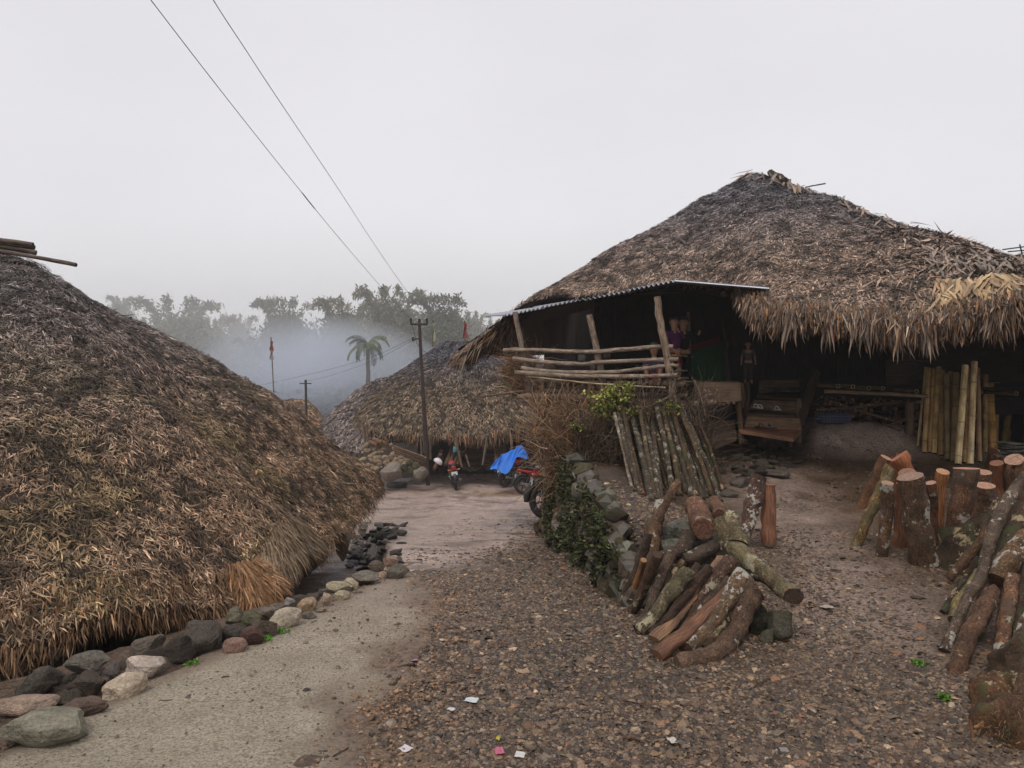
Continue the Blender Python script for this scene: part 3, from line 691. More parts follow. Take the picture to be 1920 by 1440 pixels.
def leaf_row(roof, parent, n, ur, vr, L, down, cols, rr, wf=1.0, side=.3):
    for k in range(n):
        u = np.array([rr.uniform(*ur)]); v = np.array([rr.uniform(*vr)]); p, d, nn, a = roof.frame(u, v)
        p, d, nn = p[0], d[0], nn[0]; s = np.cross(d, nn)
        d = d*(1-down)+np.array([0, 0, -1.])*down+s*rr.gauss(0, side)+nn*rr.uniform(.0, .22)*(1-down)
        c = rr.choice(cols); q = rr.uniform(.6, 1.25)
        place_leaf(p+nn*rr.uniform(.03, .10), d, nn, L*rr.uniform(.7, 1.3), wf, tuple(x*q for x in c), parent, rr.choice(leaf_ms))
r9 = random.Random(4)
YEL = [(.55, .37, .19), (.64, .46, .25), (.42, .26, .13), (.30, .20, .11), (.50, .31, .16)]
BRN = [(.22, .16, .12), (.30, .23, .17), (.13, .09, .065), (.27, .16, .10), (.19, .15, .12)]
# find u of a pixel column on the eave
def u_at(roof, px):
    Eq = roof.E; q = 960+Eq[:, 0]/np.maximum(Eq[:, 1], .1)*F; k = np.nonzero((Eq[:-1, 1] < 13.5) & ((q[:-1]-px)*(q[1:]-px) <= 0))[0]
    return (k[0] if len(k) else 0)/(roof.nu-1)
leaf_row(RR, rr_, 170, (u_at(RR, 1762), u_at(RR, 1915)), (.07, .22), .31, .16, YEL, r9, .55, .38)
leaf_row(RR, rr_, 130, (u_at(RR, 1760), u_at(RR, 2000)), (.3, .66), .28, .05, [(.30, .22, .17), (.24, .18, .14), (.36, .26, .19)], r9, .45, .35)
leaf_row(RR, rr_, 110, (u_at(RR, 1430), u_at(RR, 1930)), (-.01, .06), .24, .65, BRN, r9, .34, .4)
for cx_ in (1490, 1555, 1620, 1745, 1700):
    leaf_row(RR, rr_, 13, (u_at(RR, cx_-11), u_at(RR, cx_+11)), (-.01, .01), .42, .88, BRN, r9, .35, .12)
leaf_row(RR, rr_, 60, (u_at(RR, 880), u_at(RR, 962)), (.0, .10), .55, .55, [(.30, .2, .13), (.42, .31, .2), (.2, .13, .08)], r9, .4, .2)
leaf_row(RR, rr_, 26, (u_at(RR, 1600), u_at(RR, 1760)), (.84, .98), .3, .1, [(.36, .24, .17), (.25, .19, .16)], r9, .6, .5)
# crest
for a_, b_, r_ in ((P(1381, 345, 14), P(1400, 356, 13.6), .045), (P(1402, 338, 14), P(1425, 350, 13.6), .05), (P(1444, 323, 14), P(1472, 338, 13.6), .06), (P(1450, 326, 14.2), P(1480, 340, 14), .04), (P(1510, 351, 13.4), P(1548, 344, 13.2), .012)):
    log('ridge_stick', [a_, (a_+b_)/2, b_], r_, M_bark_dark, M_cutdark, None, None, parent=HR, seg=7)
leaf_row(RR, rr_, 46, (0.02, .45), (.93, .99), .42, .15, [(.34, .22, .15), (.28, .2, .16), (.16, .13, .12)], r9, .5, .5)

# corrugated tin over the veranda
A_ = P(946, 591, 11.7); B_ = P(1265, 528, 9.9); K_ = P(905, 592, 12.7); M__ = P(1290, 532, 12.0); C_ = P(1442, 541, 9.45)
def sheet(p00, p10, p01, p11, name, waves, amp=.017, along=True, nu=200, nv=10, thick=.006):
    """ripples run from the p00-p10 edge to the p01-p11 edge"""
    vs = []; 
    for side in (0, 1):
        for j in range(nv+1):
            for i in range(nu+1):
                u = i/nu; v = j/nv; q = (p00*(1-u)+p10*u)*(1-v)+(p01*(1-u)+p11*u)*v
                w = u if along else v
                vs.append(q+Vector((0, 0, amp*math.sin(w*waves*2*math.pi)-side*thick)))
    K = (nu+1)*(nv+1); fs = []
    for j in range(nv):
        for i in range(nu):
            a = j*(nu+1)+i; fs.append((a, a+1, a+nu+2, a+nu+1)); a += K; fs.append((a+nu+1, a+nu+2, a+1, a))
    for i in range(nu): fs.append((i+K, i+1+K, i+1, i)); a = nv*(nu+1)+i; fs.append((a, a+1, a+1+K, a+K))
    mb = MB(); mb.add(vs, fs, 0); return mb.build(name, M_tin, HR)
AB = B_-A_; KM = M__-K_
for k in range(4):
    a, b2 = k/4, min((k+1)/4+.02, 1); off = Vector((0, 0, .012*(k % 2)))
    sheet(A_+AB*a+off, A_+AB*b2+off, K_+KM*a+off, K_+KM*b2+off, 'corrugated_sheet', 10, nu=130)
nM = M__+(C_-B_)
sheet(B_+Vector((0, 0, .01)), C_, M__, nM, 'corrugated_sheet', 22, along=False, nu=12, nv=120)
Lt = P(908, 591, 12.0); 
# posts of the veranda
def DV(px): return np.interp(px, [965, 1270], [11.55, 10.15])
def rail(name, pix, rpx, parent, mat=M_rail, D=None, seg=9, color=(1, 1, 1), rough=.12, lab=None):
    pts = [P(x, y, (DV(x) if D is None else np.interp(x, [pix[0][0], pix[-1][0]], D))) for x, y in pix]
    R = [rpx*.86*p.y/F for p in pts]
    return log(name, pts, R, mat, M_cutdark, lab, None, parent=parent, seg=seg, color=color, rough=rough, amp=.5)
RAIL = bpy.data.objects.new('railing', None); COL.objects.link(RAIL); RAIL.location = P(1100, 740, 10.9); attach(RAIL, HR)
FLOOR = bpy.data.objects.new('veranda_floor', None); COL.objects.link(FLOOR); FLOOR.location = P(1100, 745, 11.2); attach(FLOOR, HR)
def post(pix, D, rpx, mat=M_rail, color=(1, 1, 1), name='post'):
    pts = [P(x, y, D) for x, y in pix]; return log(name, pts, [rpx*D/F*k for k in np.linspace(.92, 1.08, len(pts))], mat, M_cutdark, None, None, parent=HR, seg=10, color=color, rough=.08)
post([(966, 585), (978, 650), (990, 705), (1000, 757), (1018, 840), (1030, 905)], 11.45, 5.5, color=(.8, .8, .82))
post([(1104, 590), (1115, 640), (1124, 685), (1131, 725), (1136, 790)], 10.75, 6.5, color=(.85, .82, .8))
post([(1232, 556), (1238, 605), (1246, 645), (1255, 690), (1262, 740), (1268, 800)], 10.05, 7.2, color=(.9, .85, .78))
post([(1290, 585), (1292, 660), (1291, 745)], 11.3, 3.8, color=(.55, .5, .45))
post([(1022, 868), (1022, 930), (1021, 996)], 10.9, 5, M_board, (1.3, 1.3, 1.3))
post([(1357, 600), (1363, 660), (1366, 716)], 11.8, 4, color=(.12, .1, .1))
rail('rail', [(945, 657), (975, 656), (1000, 657), (1100, 660), (1180, 655), (1230, 650), (1263, 650)], 4.8, RAIL, D=(11.55, 10.0))
rail('rail', [(962, 672), (1000, 677), (1050, 681), (1105, 682), (1120, 679), (1200, 676), (1273, 673)], 4.6, RAIL, D=(11.4, 9.95))
rail('rail', [(978, 690), (1010, 694), (1060, 698), (1140, 698), (1200, 692), (1250, 686), (1274, 685)], 4.5, RAIL, D=(11.3, 9.95))
rail('rail', [(966, 698), (1060, 704), (1150, 706), (1220, 705), (1272, 703)], 4.8, RAIL, D=(11.3, 9.9))
rail('rail', [(1252, 669), (1275, 667), (1299, 669)], 2.6, RAIL, D=(10.0, 11.2), color=(.85, .8, .75))
rail('rail', [(1258, 697), (1278, 695), (1298, 695)], 2.4, RAIL, D=(10.0, 11.2), color=(.85, .8, .75))
rail('rail', [(1262, 712), (1282, 709), (1298, 709)], 2.6, RAIL, D=(10.0, 11.2), color=(.85, .8, .75))
rail('bamboo_lath', [(990, 706), (1060, 713), (1100, 718), (1180, 723), (1248, 727)], 1.7, RAIL, M_bamboo, D=(11.2, 9.9), color=(1, 1, 1))
rail('floor_beam', [(985, 714), (1040, 716), (1090, 722), (1130, 727), (1285, 721)], 4.2, FLOOR, D=(11.5, 10.3), color=(.7, .68, .65))
rail('floor_beam', [(1008, 731), (1060, 733), (1120, 736), (1290, 742)], 4.2, FLOOR, D=(11.5, 10.3), color=(.8, .75, .68))
rail('floor_beam', [(972, 744), (1050, 743), (1120, 748), (1200, 752), (1292, 757), (1345, 755)], 6, FLOOR, D=(11.4, 10.2), color=(.75, .7, .65))
rail('floor_beam', [(896, 745), (940, 738), (990, 733), (1010, 735)], 2.6, FLOOR, D=(11.7, 11.4), color=(.6, .52, .48))
rail('floor_beam', [(1200, 760), (1240, 751), (1266, 735)], 1.8, FLOOR, D=(10.0, 9.9))
for i, px in enumerate(list(range(1000, 1270, 13))):
    D = float(DV(px)); a = P(px+random.uniform(-4, 4), 719+(px-1000)*.006+random.uniform(-3, 2), D-.12); v = Vector((1.0, 1.15, 0)).normalized()
    log('floor_pole', [a, a+v*1.1, a+v*2.3], .026+random.random()*.01, M_rail, M_rail, None, None, parent=FLOOR, seg=8, color=(.75, .68, .6))
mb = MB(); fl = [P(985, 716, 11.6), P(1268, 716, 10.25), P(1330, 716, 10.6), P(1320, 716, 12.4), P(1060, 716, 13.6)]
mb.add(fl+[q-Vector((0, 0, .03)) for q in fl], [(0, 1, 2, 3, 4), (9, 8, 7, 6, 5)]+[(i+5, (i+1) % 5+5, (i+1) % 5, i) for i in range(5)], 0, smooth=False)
mb.build('floor_mat', M_shadewood, FLOOR)

# walls that close the house, near-black to paint in its inner shade
def wallplanks(p0, p1, z0, z1, w, parent, mat, name='wall_plank', colr=(1, 1, 1), horiz=False, thick=.03):
    p0 = Vector(p0); p1 = Vector(p1); L = (p1-p0).length; d = (p1-p0)/L; n = max(1, int((z1-z0 if horiz else L)/w)); ang = math.atan2(d.y, d.x)
    R = Matrix.Rotation(ang, 3, 'Z'); me = None
    for k in range(n):
        if horiz: c = (p0+p1)/2; c = Vector((c.x, c.y, z0+(k+.5)*(z1-z0)/n)); size = (L, thick, (z1-z0)/n-.004)
        else: c = p0+d*(k+.5)*L/n; c.z = (z0+z1)/2; size = (L/n-.004, thick, z1-z0)
        c += R @ Vector((0, (k % 2)*.008, 0)); mb = MB(); mb.box((0, 0, 0), size, R, jit=.003)
        if me is None: me = mb.build(name, mat, mesh_only=True)
        o = link(name, me, None, (lambda q: tuple(x*q for x in colr))(random.uniform(.75, 1.2))); o.location = c; attach(o, parent)
wallplanks((1.6, 13.6, 0), (4.4, 12.9, 0), .3, 3.2, .28, HR, M_shadewood)
wallplanks((.72, 16.5, 0), (1.6, 13.6, 0), -1.8, 3.0, .35, HR, M_shadewood)
wallplanks((4.4, 12.9, 0), (8.6, 12.9, 0), .3, 3.3, .3, HR, M_shadewood)
wallplanks((8.6, 12.9, 0), (8.3, 9.6, 0), .3, 2.6, .35, HR, M_shadewood)
wallplanks((.85, 12.1, 0), (3.3, 12.4, 0), -.9, 1.35, .3, HR, M_shadewood)
mb = MB(); mb.box((5.1, 13.75, 1.6), (7.2, .1, 3.2)); mb.box((2.1, 12.75, .3), (2.6, .08, 2.1)); mb.build('dark_backing', M_shadewood, HR)  # solid boxes added to stop light leaking between the wall planks
# inner partition seen behind the bamboo: dark boards lying flat
wallplanks(P(1690, 700, 12.3)*1, P(1990, 700, 12.1)*1, 1.62, 2.35, .36, HR, M_board, 'wall_board', (.22, .19, .19), True)
wallplanks(P(1720, 700, 12.35), P(1990, 700, 12.15), 1.1, 1.62, .26, HR, M_board, 'wall_board', (.12, .1, .1), True)
mb = MB(); mb.box(P(1688, 698, 11.35), (.46, .03, .37), jit=.005); mb.build('door_panel', M_board, HR, (.26, .22, .2))
mb = MB(); mb.box(P(1713, 652, 11.3), (.42, .03, .15), Matrix.Rotation(.08, 3, 'Y'), jit=.005); mb.build('wall_board', M_board, HR, (.14, .12, .12))
rail('floor_beam', [(1545, 734), (1640, 738), (1740, 743)], 3.8, FLOOR, M_bamboo, D=(10.95, 10.7), color=(.45, .38, .38), rough=.03)
mbp = P(1500, 722, 11.2)
mb = MB(); mb.box((P(1500, 726, 11.25)+P(2000, 733, 10.9))/2+Vector((0, .75, 0)), (4.3, .8, .05), Matrix.Rotation(-.05, 3, 'Z')); mb.build('floor_mat', M_shadewood, FLOOR)
def ring(name, c, R_, r_, mat, parent, color=(1, 1, 1)):
    mb = MB(); pts = [Vector((math.cos(a)*R_, 0, math.sin(a)*R_)) for a in np.linspace(0, 2*math.pi, 13)]
    mb.tube(pts, r_, 6, 0, cap=False); o = mb.build(name, mat, None, color); o.location = c; attach(o, parent); return o
for px, py in ((1571, 724), (1599, 725), (1629, 728), (1655, 728), (1718, 734), (1838, 735), (1905, 738)):
    c = P(px, py, 10.8); me = MB(); me.tube([Vector((0, 0, 0)), Vector((0, .6, .01)), Vector((0, 1.2, .02))], .028, 10, 0, 1)
    o = me.build('floor_bamboo', [M_bamboo, M_shadewood], None, (.4, .33, .28)); o.location = c; attach(o, FLOOR); ring('floor_bamboo_rim', c-Vector((0, .005, 0)), .027, .006, M_bamboo, FLOOR, (.8, .7, .6))
post([(1706, 755), (1706, 815)], 10.9, 8.5, M_board, (.8, .75, .7))
# front board of the deck, boards below it
def board(corners, D, name, mat, parent, color=(1, 1, 1), thick=.04):
    """a board whose face is given by 4 photo corners at depth D (list or number)"""
    Ds = D if hasattr(D, '__len__') else [D]*4; q = [P(x, y, d) for (x, y), d in zip(corners, Ds)]
    c = sum(q, Vector())/4; n = (q[1]-q[0]).cross(q[3]-q[0]).normalized()
    if n.y < 0: n = -n
    vs = [a-c for a in q]+[a-c+n*thick for a in q]
    lu = (q[1]-q[0]).length; lv = (q[3]-q[0]).length; uv = [(0, 0), (0, lu), (lv, lu), (lv, 0)] if lu > lv else [(0, 0), (lu, 0), (lu, lv), (0, lv)]
    fs = [(0, 1, 2, 3), (7, 6, 5, 4), (0, 4, 5, 1), (1, 5, 6, 2), (2, 6, 7, 3), (3, 7, 4, 0)]
    u4 = [(0, 0), (thick, 0), (thick, lu), (0, lu)]
    mb = MB(); mb.add(vs, fs, 0, [uv, uv]+[u4]*4, smooth=False); o = mb.build(name, mat, None, color); o.location = c; attach(o, parent); return o
board([(1302, 716), (1388, 717), (1390, 752), (1304, 757)], 10.35, 'deck_board', M_board, HR, (1.0, .88, .78))
board([(1327, 789), (1377, 788), (1378, 815), (1328, 820)], 10.6, 'skirting_board', M_board, HR, (.6, .5, .42))
board([(1330, 822), (1380, 806), (1381, 826), (1333, 845)], 10.4, 'skirting_board', M_board, HR, (.6, .48, .38))
board([(1340, 760), (1372, 760), (1372, 786), (1340, 787)], 11.2, 'skirting_board', M_board, HR, (.15, .12, .1))
for px, py0, py1, D in ((1303, 712, 745, 10.3), (1312, 735, 790, 10.2), (1321, 740, 760, 10.25)):
    post([(px, py0), (px+3, (py0+py1)/2), (px+6, py1)], D, 3.2, color=(.6, .5, .42))
for k in range(7):
    a = P(1318+k*10+random.uniform(-3, 3), 757+random.uniform(-2, 2), 10.3); log('floor_pole', [a, a+Vector((.05, 1.0, 0))], .022, M_rail, M_rail, None, None, parent=FLOOR, seg=7, color=(.5, .42, .36))
# steps
ST = bpy.data.objects.new('stairs', None); COL.objects.link(ST); ST.location = P(1450, 820, 10.4); attach(ST, HR)
board([(1425, 713), (1506, 712), (1506, 735), (1423, 737)], 11.9, 'riser', M_board, ST, (.8, .68, .56))
board([(1420, 738), (1502, 740), (1501, 747), (1419, 742)], [11.8, 11.8, 11.5, 11.5], 'tread', M_board, ST, (.4, .3, .25))
board([(1416, 750), (1497, 753), (1497, 774), (1402, 768)], 11.3, 'riser', M_board, ST, (1.1, .92, .76))
board([(1402, 770), (1496, 774), (1494, 779), (1400, 776)], [11.3, 11.3, 10.95, 10.95], 'tread', M_board, ST, (.75, .62, .5))
board([(1402, 781), (1500, 785), (1502, 806), (1396, 801)], 10.75, 'riser', M_board, ST, (1.3, 1.08, .9))
board([(1390, 802), (1502, 806), (1488, 822), (1388, 806)], [10.75, 10.75, 10.25, 10.35], 'tread', M_boardorange, ST, (1.0, .85, .72), .05)
post([(1389, 718), (1393, 740), (1390, 765)], 10.9, 5, M_board, (.7, .55, .42)); post([(1384, 755), (1388, 790), (1391, 832)], 10.5, 5, M_bark_dark, (1.6, 1.4, 1.1))
post([(1401, 716), (1402, 745), (1398, 778)], 11.1, 4, M_board, (.4, .3, .25)); post([(1498, 748), (1499, 785), (1497, 830)], 10.8, 4.5, M_board, (.8, .7, .6))
board([(1528, 690), (1540, 700), (1508, 796), (1500, 770)], [11.6, 11.6, 10.7, 10.7], 'stringer', M_board, ST, (.35, .27, .22))
post([(1480, 815), (1481, 838)], 10.5, 5, M_shadewood, (1, 1, 1))
# green cloth with a red border
board([(1300, 655), (1368, 640), (1366, 716), (1298, 716)], [11.6, 12.0, 12.0, 11.6], 'green_panel', M_cloth, HR, (.018, .075, .03), .02)
board([(1297, 648), (1350, 632), (1350, 641), (1297, 658)], [11.5, 11.9, 11.9, 11.5], 'red_border', M_cloth, HR, (.12, .02, .012), .02)
# antenna sticks behind the right end of the roof
for a_, b_ in (((1912, 458), (1920, 490)), ((1880, 468), (1925, 462)), ((1890, 472), (1925, 469))):
    log('ridge_stick', [P(*a_, 9.6), P(*b_, 9.6)], .009, M_wire, M_wire, None, None, parent=HR, seg=5, sub=1)
# ------------------------------------------------------------------ farther huts
rw = random.Random(8); cells = []
def small_roof(name, loc, label, eave, top, n, L, Wd, pal, seed, bulge=.3, lump=.12, fr=1200, colf=None, gr=None, up=(0, 1)):
    h = empty(name, loc, label, 'hut', gr); R_ = Roof(eave, top, bulge, lump, seed); b_ = R_.base('roof', h, M_thatchbase, nu=120, nv=14)
    thatch(R_, b_, n, L, Wd, pal, 0, up, colf=colf, yaw=.5, lift=(.03, .06))
    if fr: fringe(R_, b_, fr, L*2.6, Wd*.8, FR+pal, up, down=.75, spread=.12)
    return h, R_, b_
H2C = [(.21, .155, .11, 5), (.14, .105, .075, 4), (.09, .07, .05, 3), (.29, .22, .155, 2), (.19, .16, .10, 1)]
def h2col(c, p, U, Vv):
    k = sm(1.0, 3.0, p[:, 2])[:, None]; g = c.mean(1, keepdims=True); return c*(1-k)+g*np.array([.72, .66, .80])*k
H2, R2, b2_ = small_roof('thatched_hut', (-.8, 28, -1.95), 'thatched hut on short posts beyond the parked motorbikes', 
    [P(710, 745, 33), P(676, 765, 31), P(668, 782, 29), P(678, 799, 27.5), P(708, 808, 26.5), P(770, 812, 26), P(850, 818, 25.6), P(930, 814, 25.6), P(1000, 800, 26), P(1080, 790, 27), P(1130, 780, 30), P(1100, 770, 34), P(900, 760, 36), P(760, 750, 35)],
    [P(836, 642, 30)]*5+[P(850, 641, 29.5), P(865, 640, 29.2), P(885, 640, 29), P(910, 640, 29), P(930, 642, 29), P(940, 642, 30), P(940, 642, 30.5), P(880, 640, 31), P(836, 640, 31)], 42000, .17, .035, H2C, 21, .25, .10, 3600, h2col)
rr5 = random.Random(5)
leaf_row(R2, b2_, 26, (.4, .62), (-.01, .02), .5, .9, [(.42, .20, .10), (.36, .2, .12)], rr5, .5, .1)
def hpost(parent, pix, D, r=2.2, mat=M_rail, color=(.6, .55, .5), name='post'):
    pts = [P(x, y, D) for x, y in pix]; return log(name, pts, r*D/F, mat, M_cutdark, None, None, parent=parent, seg=7, color=color)
for pix in (((681, 795), (684, 832)), ((686, 800), (692, 830)), ((727, 815), (728, 834)), ((736, 812), (744, 845)), ((768, 815), (769, 838)), ((790, 830), (790, 866)), ((795, 820), (796, 850)), ((806, 815), (807, 862)), ((855, 815), (858, 840), (866, 876)), ((873, 852), (880, 875)), ((913, 820), (905, 872)), ((960, 815), (958, 872))):
    hpost(H2, pix, 25.4 if pix[0][0] > 780 else 26.5)
for pix in (((706, 805), (728, 828)), ((707, 823), (722, 813)), ((700, 812), (712, 822)), ((800, 822), (775, 820)), ((840, 862), (873, 845))):
    hpost(H2, pix, 26.0, 1.5, name='brace')
for k in range(11):
    yy = 836+k*3.6; o = hpost(H2, ((865+random.randint(0, 9), yy+random.uniform(-1, 3)), (1010, yy+5+random.uniform(-2, 2))), 27.0, 1.6, M_board, (.7, .55, .45), 'wall_pole')
mb = MB(); mb.box(P(925, 835, 29.5), (6.3, .1, 2.4)); mb.box(P(745, 825, 28.5), (1.7, .1, 1.5)); mb.build('dark_backing', M_shadewood, H2)
for k, (px, py) in enumerate(((835, 872), (842, 870), (850, 872), (857, 872), (814, 880), (930, 868), (938, 870), (944, 868))):
    dx = 14 if k < 5 else 1
    a = P(px, py, 25.6); b2 = P(px+dx, py-34+random.randint(-3, 3), 26.3)
    log('split_plank', [a, b2], .07, M_split, M_cut, ['grey split log leaning under the hut eave, nearest the red motorbike', 'brown split log leaning under the hut eave beside the motorbike', 'pale split log leaning between two brown ones under the hut', 'thick rounded log at the right of the split logs leaning under the hut', 'orange split log leaning just right of the rusty utility pole', 'brown plank standing against the hut wall left of the blue tarp', 'middle plank standing against the hut wall by the blue tarp', 'light plank standing just left of the blue tarp'][k], 'plank', 'split planks leaning under the far hut', color=(.75, .62, .52) if k != 4 else (1.3, 1.1, .9), seg=6)
for k in range(15):   # bundle of poles
    a = P(737+k*.7, 836+k*2.2, 25.2+.02*k); b2 = P(800+random.uniform(-4, 3), 857+k*1.9, 24.9+.02*k)
    log('stacked_pole', [a, a.lerp(b2, .5), b2], .036, M_rail, M_rail, '%s pale pole from the top in the sloping stack left of the rusty utility pole' % ORD[k], 'pole', 'stack of pale poles by the far hut', color=(1.2, 1.0, .85) if k % 2 else (.55, .45, .38), seg=6, sub=2)
# rubble wall in front of it
def shade(c, a, b):
    q = rw.uniform(a, b); return tuple(x*q*rw.uniform(.95, 1.05) for x in c)
def desat(c, k=.3):
    g = sum(c)/3; return tuple((x*(1-k)+g*k)*w for x, w in zip(c, (1.2, 1.0, .80)))
def stone_wall(name, label, parent_loc, cells, mat, kind='stone', n_mesh=7, seed=3, angular=.6):
    w = empty(name, parent_loc, label, 'wall'); ms = [rock_mesh('stone', (1, 1, 1), seed*40+k, angular, 2, mat) for k in range(n_mesh)]
    r = random.Random(seed)
    for (c, s, col) in cells:
        o = link('stone', r.choice(ms), None, desat(col)); o.location = c; o.rotation_euler = (r.uniform(-.5, .5), r.uniform(-.4, .4), r.uniform(0, 6.28)); o.scale = (s*r.uniform(.85, 1.35), s*r.uniform(.8, 1.1), s*r.uniform(.6, .95)); attach(o, w)
    return w
for k in range(95):
    px = rw.uniform(678, 768); top = 833+max(0, px-735)*.75; py = rw.uniform(top, 880); D = 25.6-(py-830)*.012
    cells.append((P(px, py, D), rw.uniform(.13, .26), shade((.30, .25, .19), .7, 1.2)))
stone_wall('rubble_wall', 'tan rubble stone wall below the left end of the far hut', P(720, 885, 25.6), cells, M_stone, seed=4)
mb = MB(); mb.box((P(680, 890, 26.3)+P(785, 890, 26.0))/2+Vector((0, .15, .5)), (1.9, .35, 1.2)); o = mb.build('bank', M_earth); tag(o, kind='structure'); o.data.color_attributes['Col'].data.foreach_set('color', np.tile([.09, .07, .05, 1], len(o.data.vertices)).astype('f'))
def rock_at(px, py, wpx, hpx, col_, label, cat='rock', D=None, mat=None, ang=.7, rot=0, seed=None, dpx=None, group=None, tilt=0, sub=2, name='rock'):
    """a stone whose base sits on the ground at (px, py+hpx/2)"""
    g = G(px, py+hpx*.42) if D is None else P(px, py+hpx*.42, D)
    col = tuple(x*(.5+.5*min(1, sum(col_)/.9)) for x in col_); D_ = g.y; w = wpx*.95*D_/F; h = hpx*D_/F/.97; d = (dpx or (wpx+hpx)*.55)*D_/F
    me = rock_mesh(name, (w, d, h*1.05), seed if seed is not None else random.randrange(10**6), ang, sub, mat or M_stone)
    o = link(name, me, None, desat(col, .5)); o.location = g+Vector((0, d*.2, h*.38)); o.rotation_euler = (0, math.radians(tilt), math.radians(rot))
    tag(o, label, cat, group); return o
for a in ((733, 884, 46, 36, (.22, .23, .25), 'large blue grey boulder at the left, behind the lying tyre'), (788, 888, 32, 26, (.20, .22, .21), 'grey boulder right beside the foot of the rusty utility pole'), (768, 868, 18, 14, (.10, .12, .06), 'small mossy round stone on top of the mossy cluster near the pole'),
          (757, 878, 18, 16, (.07, .09, .05), 'dark mossy stone touching the large blue grey boulder'), (772, 884, 16, 14, (.08, .10, .05), 'lowest mossy stone between the two grey boulders'), (779, 873, 16, 14, (.12, .14, .08), 'mossy stone at the right of the mossy cluster near the pole')):
    rock_at(*a, D=24.6, mat=M_stonemoss if 'mossy' in a[5] else M_stone)
cells = []
for k in range(46):
    px = rw.uniform(870, 1010); py = 872+rw.uniform(-6, 6)+abs(px-940)*.02; cells.append((P(px, py, 27.2), rw.uniform(.14, .32), shade((.26, .23, .2), .6, 1.2)))
stone_wall('stone_kerb', 'low line of flat stones edging the yard before the far hut', P(940, 880, 27.2), cells, M_stone, seed=6)

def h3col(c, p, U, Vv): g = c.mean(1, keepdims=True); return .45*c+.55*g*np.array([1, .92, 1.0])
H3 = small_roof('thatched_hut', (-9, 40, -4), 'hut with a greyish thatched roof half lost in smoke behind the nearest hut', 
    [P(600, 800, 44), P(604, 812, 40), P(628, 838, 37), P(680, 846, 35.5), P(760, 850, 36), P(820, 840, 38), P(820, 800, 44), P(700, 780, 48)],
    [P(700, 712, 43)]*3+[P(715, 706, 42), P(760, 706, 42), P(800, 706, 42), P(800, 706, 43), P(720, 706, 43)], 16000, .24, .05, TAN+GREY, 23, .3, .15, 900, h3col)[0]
H4 = small_roof('thatched_hut', (-16, 50, -5), 'farthest hut whose thatched ridge shows left of the small pole',
    [P(470, 840, 56), P(480, 860, 50), P(560, 860, 48), P(612, 812, 50), P(612, 800, 54), P(560, 790, 60)],
    [P(500, 752, 54), P(515, 749, 53), P(545, 748, 53), P(571, 749, 53), P(572, 749, 54), P(540, 748, 55)], 9000, .3, .06, TAN, 24, .1, .12, 300, None)[0]
H5 = small_roof('thatched_hut', (-15, 44, -4.5), 'hut with an orange tan thatched roof corner right of the small pole',
    [P(545, 800, 47), P(560, 830, 44), P(600, 835, 43), P(612, 815, 45), P(606, 803, 47)], [P(560, 778, 46), P(565, 775, 45.5), P(575, 776, 45), P(583, 780, 45.5), P(580, 780, 46.5)], 2600, .3, .06, [(.42, .24, .14, 3), (.34, .19, .11, 2)], 25, .1, .1, 200, None)[0]

# ------------------------------------------------------------------ poles, wires, flags
UP = empty('utility_pole', P(803, 908, 25), 'tall rusty steel utility pole with a cross arm in the middle of the yard', 'utility pole')
log('pole_shaft', [P(803, 910, 25), P(797, 800, 25), P(789, 660, 25), P(786, 598, 25)], [.075, .068, .055, .05], M_rust, M_rust, None, None, parent=UP, seg=12, rough=.0, amp=0)
log('cross_arm', [P(770, 608, 24.95), P(802, 608, 24.95)], .038, M_rust, M_rust, None, None, parent=UP, seg=6, rough=0, amp=0, color=(.7, .7, .7), sub=1)
for x in (771, 801): log('insulator', [P(x, 607, 24.9), P(x-1, 597, 24.9)], [.035, .05], M_black, M_black, None, None, parent=UP, seg=8, rough=0, sub=1)
log('bracket', [P(773, 637, 24.9), P(788, 634, 24.9)], .025, M_rust, M_rust, None, None, parent=UP, seg=6, sub=1); log('insulator', [P(775, 640, 24.9), P(774, 632, 24.9)], .045, M_black, M_black, None, None, parent=UP, seg=8, sub=1)
log('jumper_wire', [P(772, 608, 24.9), P(777, 625, 24.9), P(782, 645, 24.9), P(790, 655, 24.9)], .010, M_wire, M_wire, None, None, parent=UP, seg=5, sub=2, amp=0)
SP = empty('utility_pole', P(575, 792, 42), 'small distant utility pole standing before the smoke', 'utility pole')
log('pole_shaft', [P(575, 800, 42), P(573, 712, 42)], .07, M_black, M_black, None, None, parent=SP, seg=8, rough=0, sub=1); log('cross_arm', [P(562, 719, 42), P(584, 719, 42)], .035, M_black, M_black, None, None, parent=SP, seg=6, sub=1)
def wire(px, label, r, X0=None, Ds=None):
    pts = [P(x, y, (X0*F/(960-x)) if Ds is None else Ds[i]) for i, (x, y) in enumerate(px)]
    log('wire', pts, r, M_wire, M_wire, label, 'wire', 'power lines', seg=5, sub=5, amp=0, rough=0)
wire([(120, -210), (283, 0), (376, 121), (474, 246), (566, 361), (640, 451), (728, 553), (772, 600)], 'left one of the two overhead wires, with a splice halfway', .0042, 3.2)
wire([(270, -215), (400, 0), (458, 89), (517, 179), (631, 349), (700, 455), (755, 535), (801, 597)], 'right one of the two overhead wires crossing the sky', .0042, 2.84)
o = log('wire_splice', [P(567, 362, 11.40), P(578, 376, 11.73), P(590, 391, 12.1)], .008, M_wire, M_wire, 'thicker splice joint on the left overhead wire', 'wire splice', sub=1)
wire([(774, 634), (700, 668), (600, 697), (490, 722)], 'upper thin wire sagging left from the bracket of the rusty pole', .006, Ds=[24.9, 30, 36, 42])
wire([(774, 638), (700, 676), (620, 704), (573, 715)], 'lower thin wire running left from the rusty pole to the small pole', .006, Ds=[24.9, 30, 36, 42])
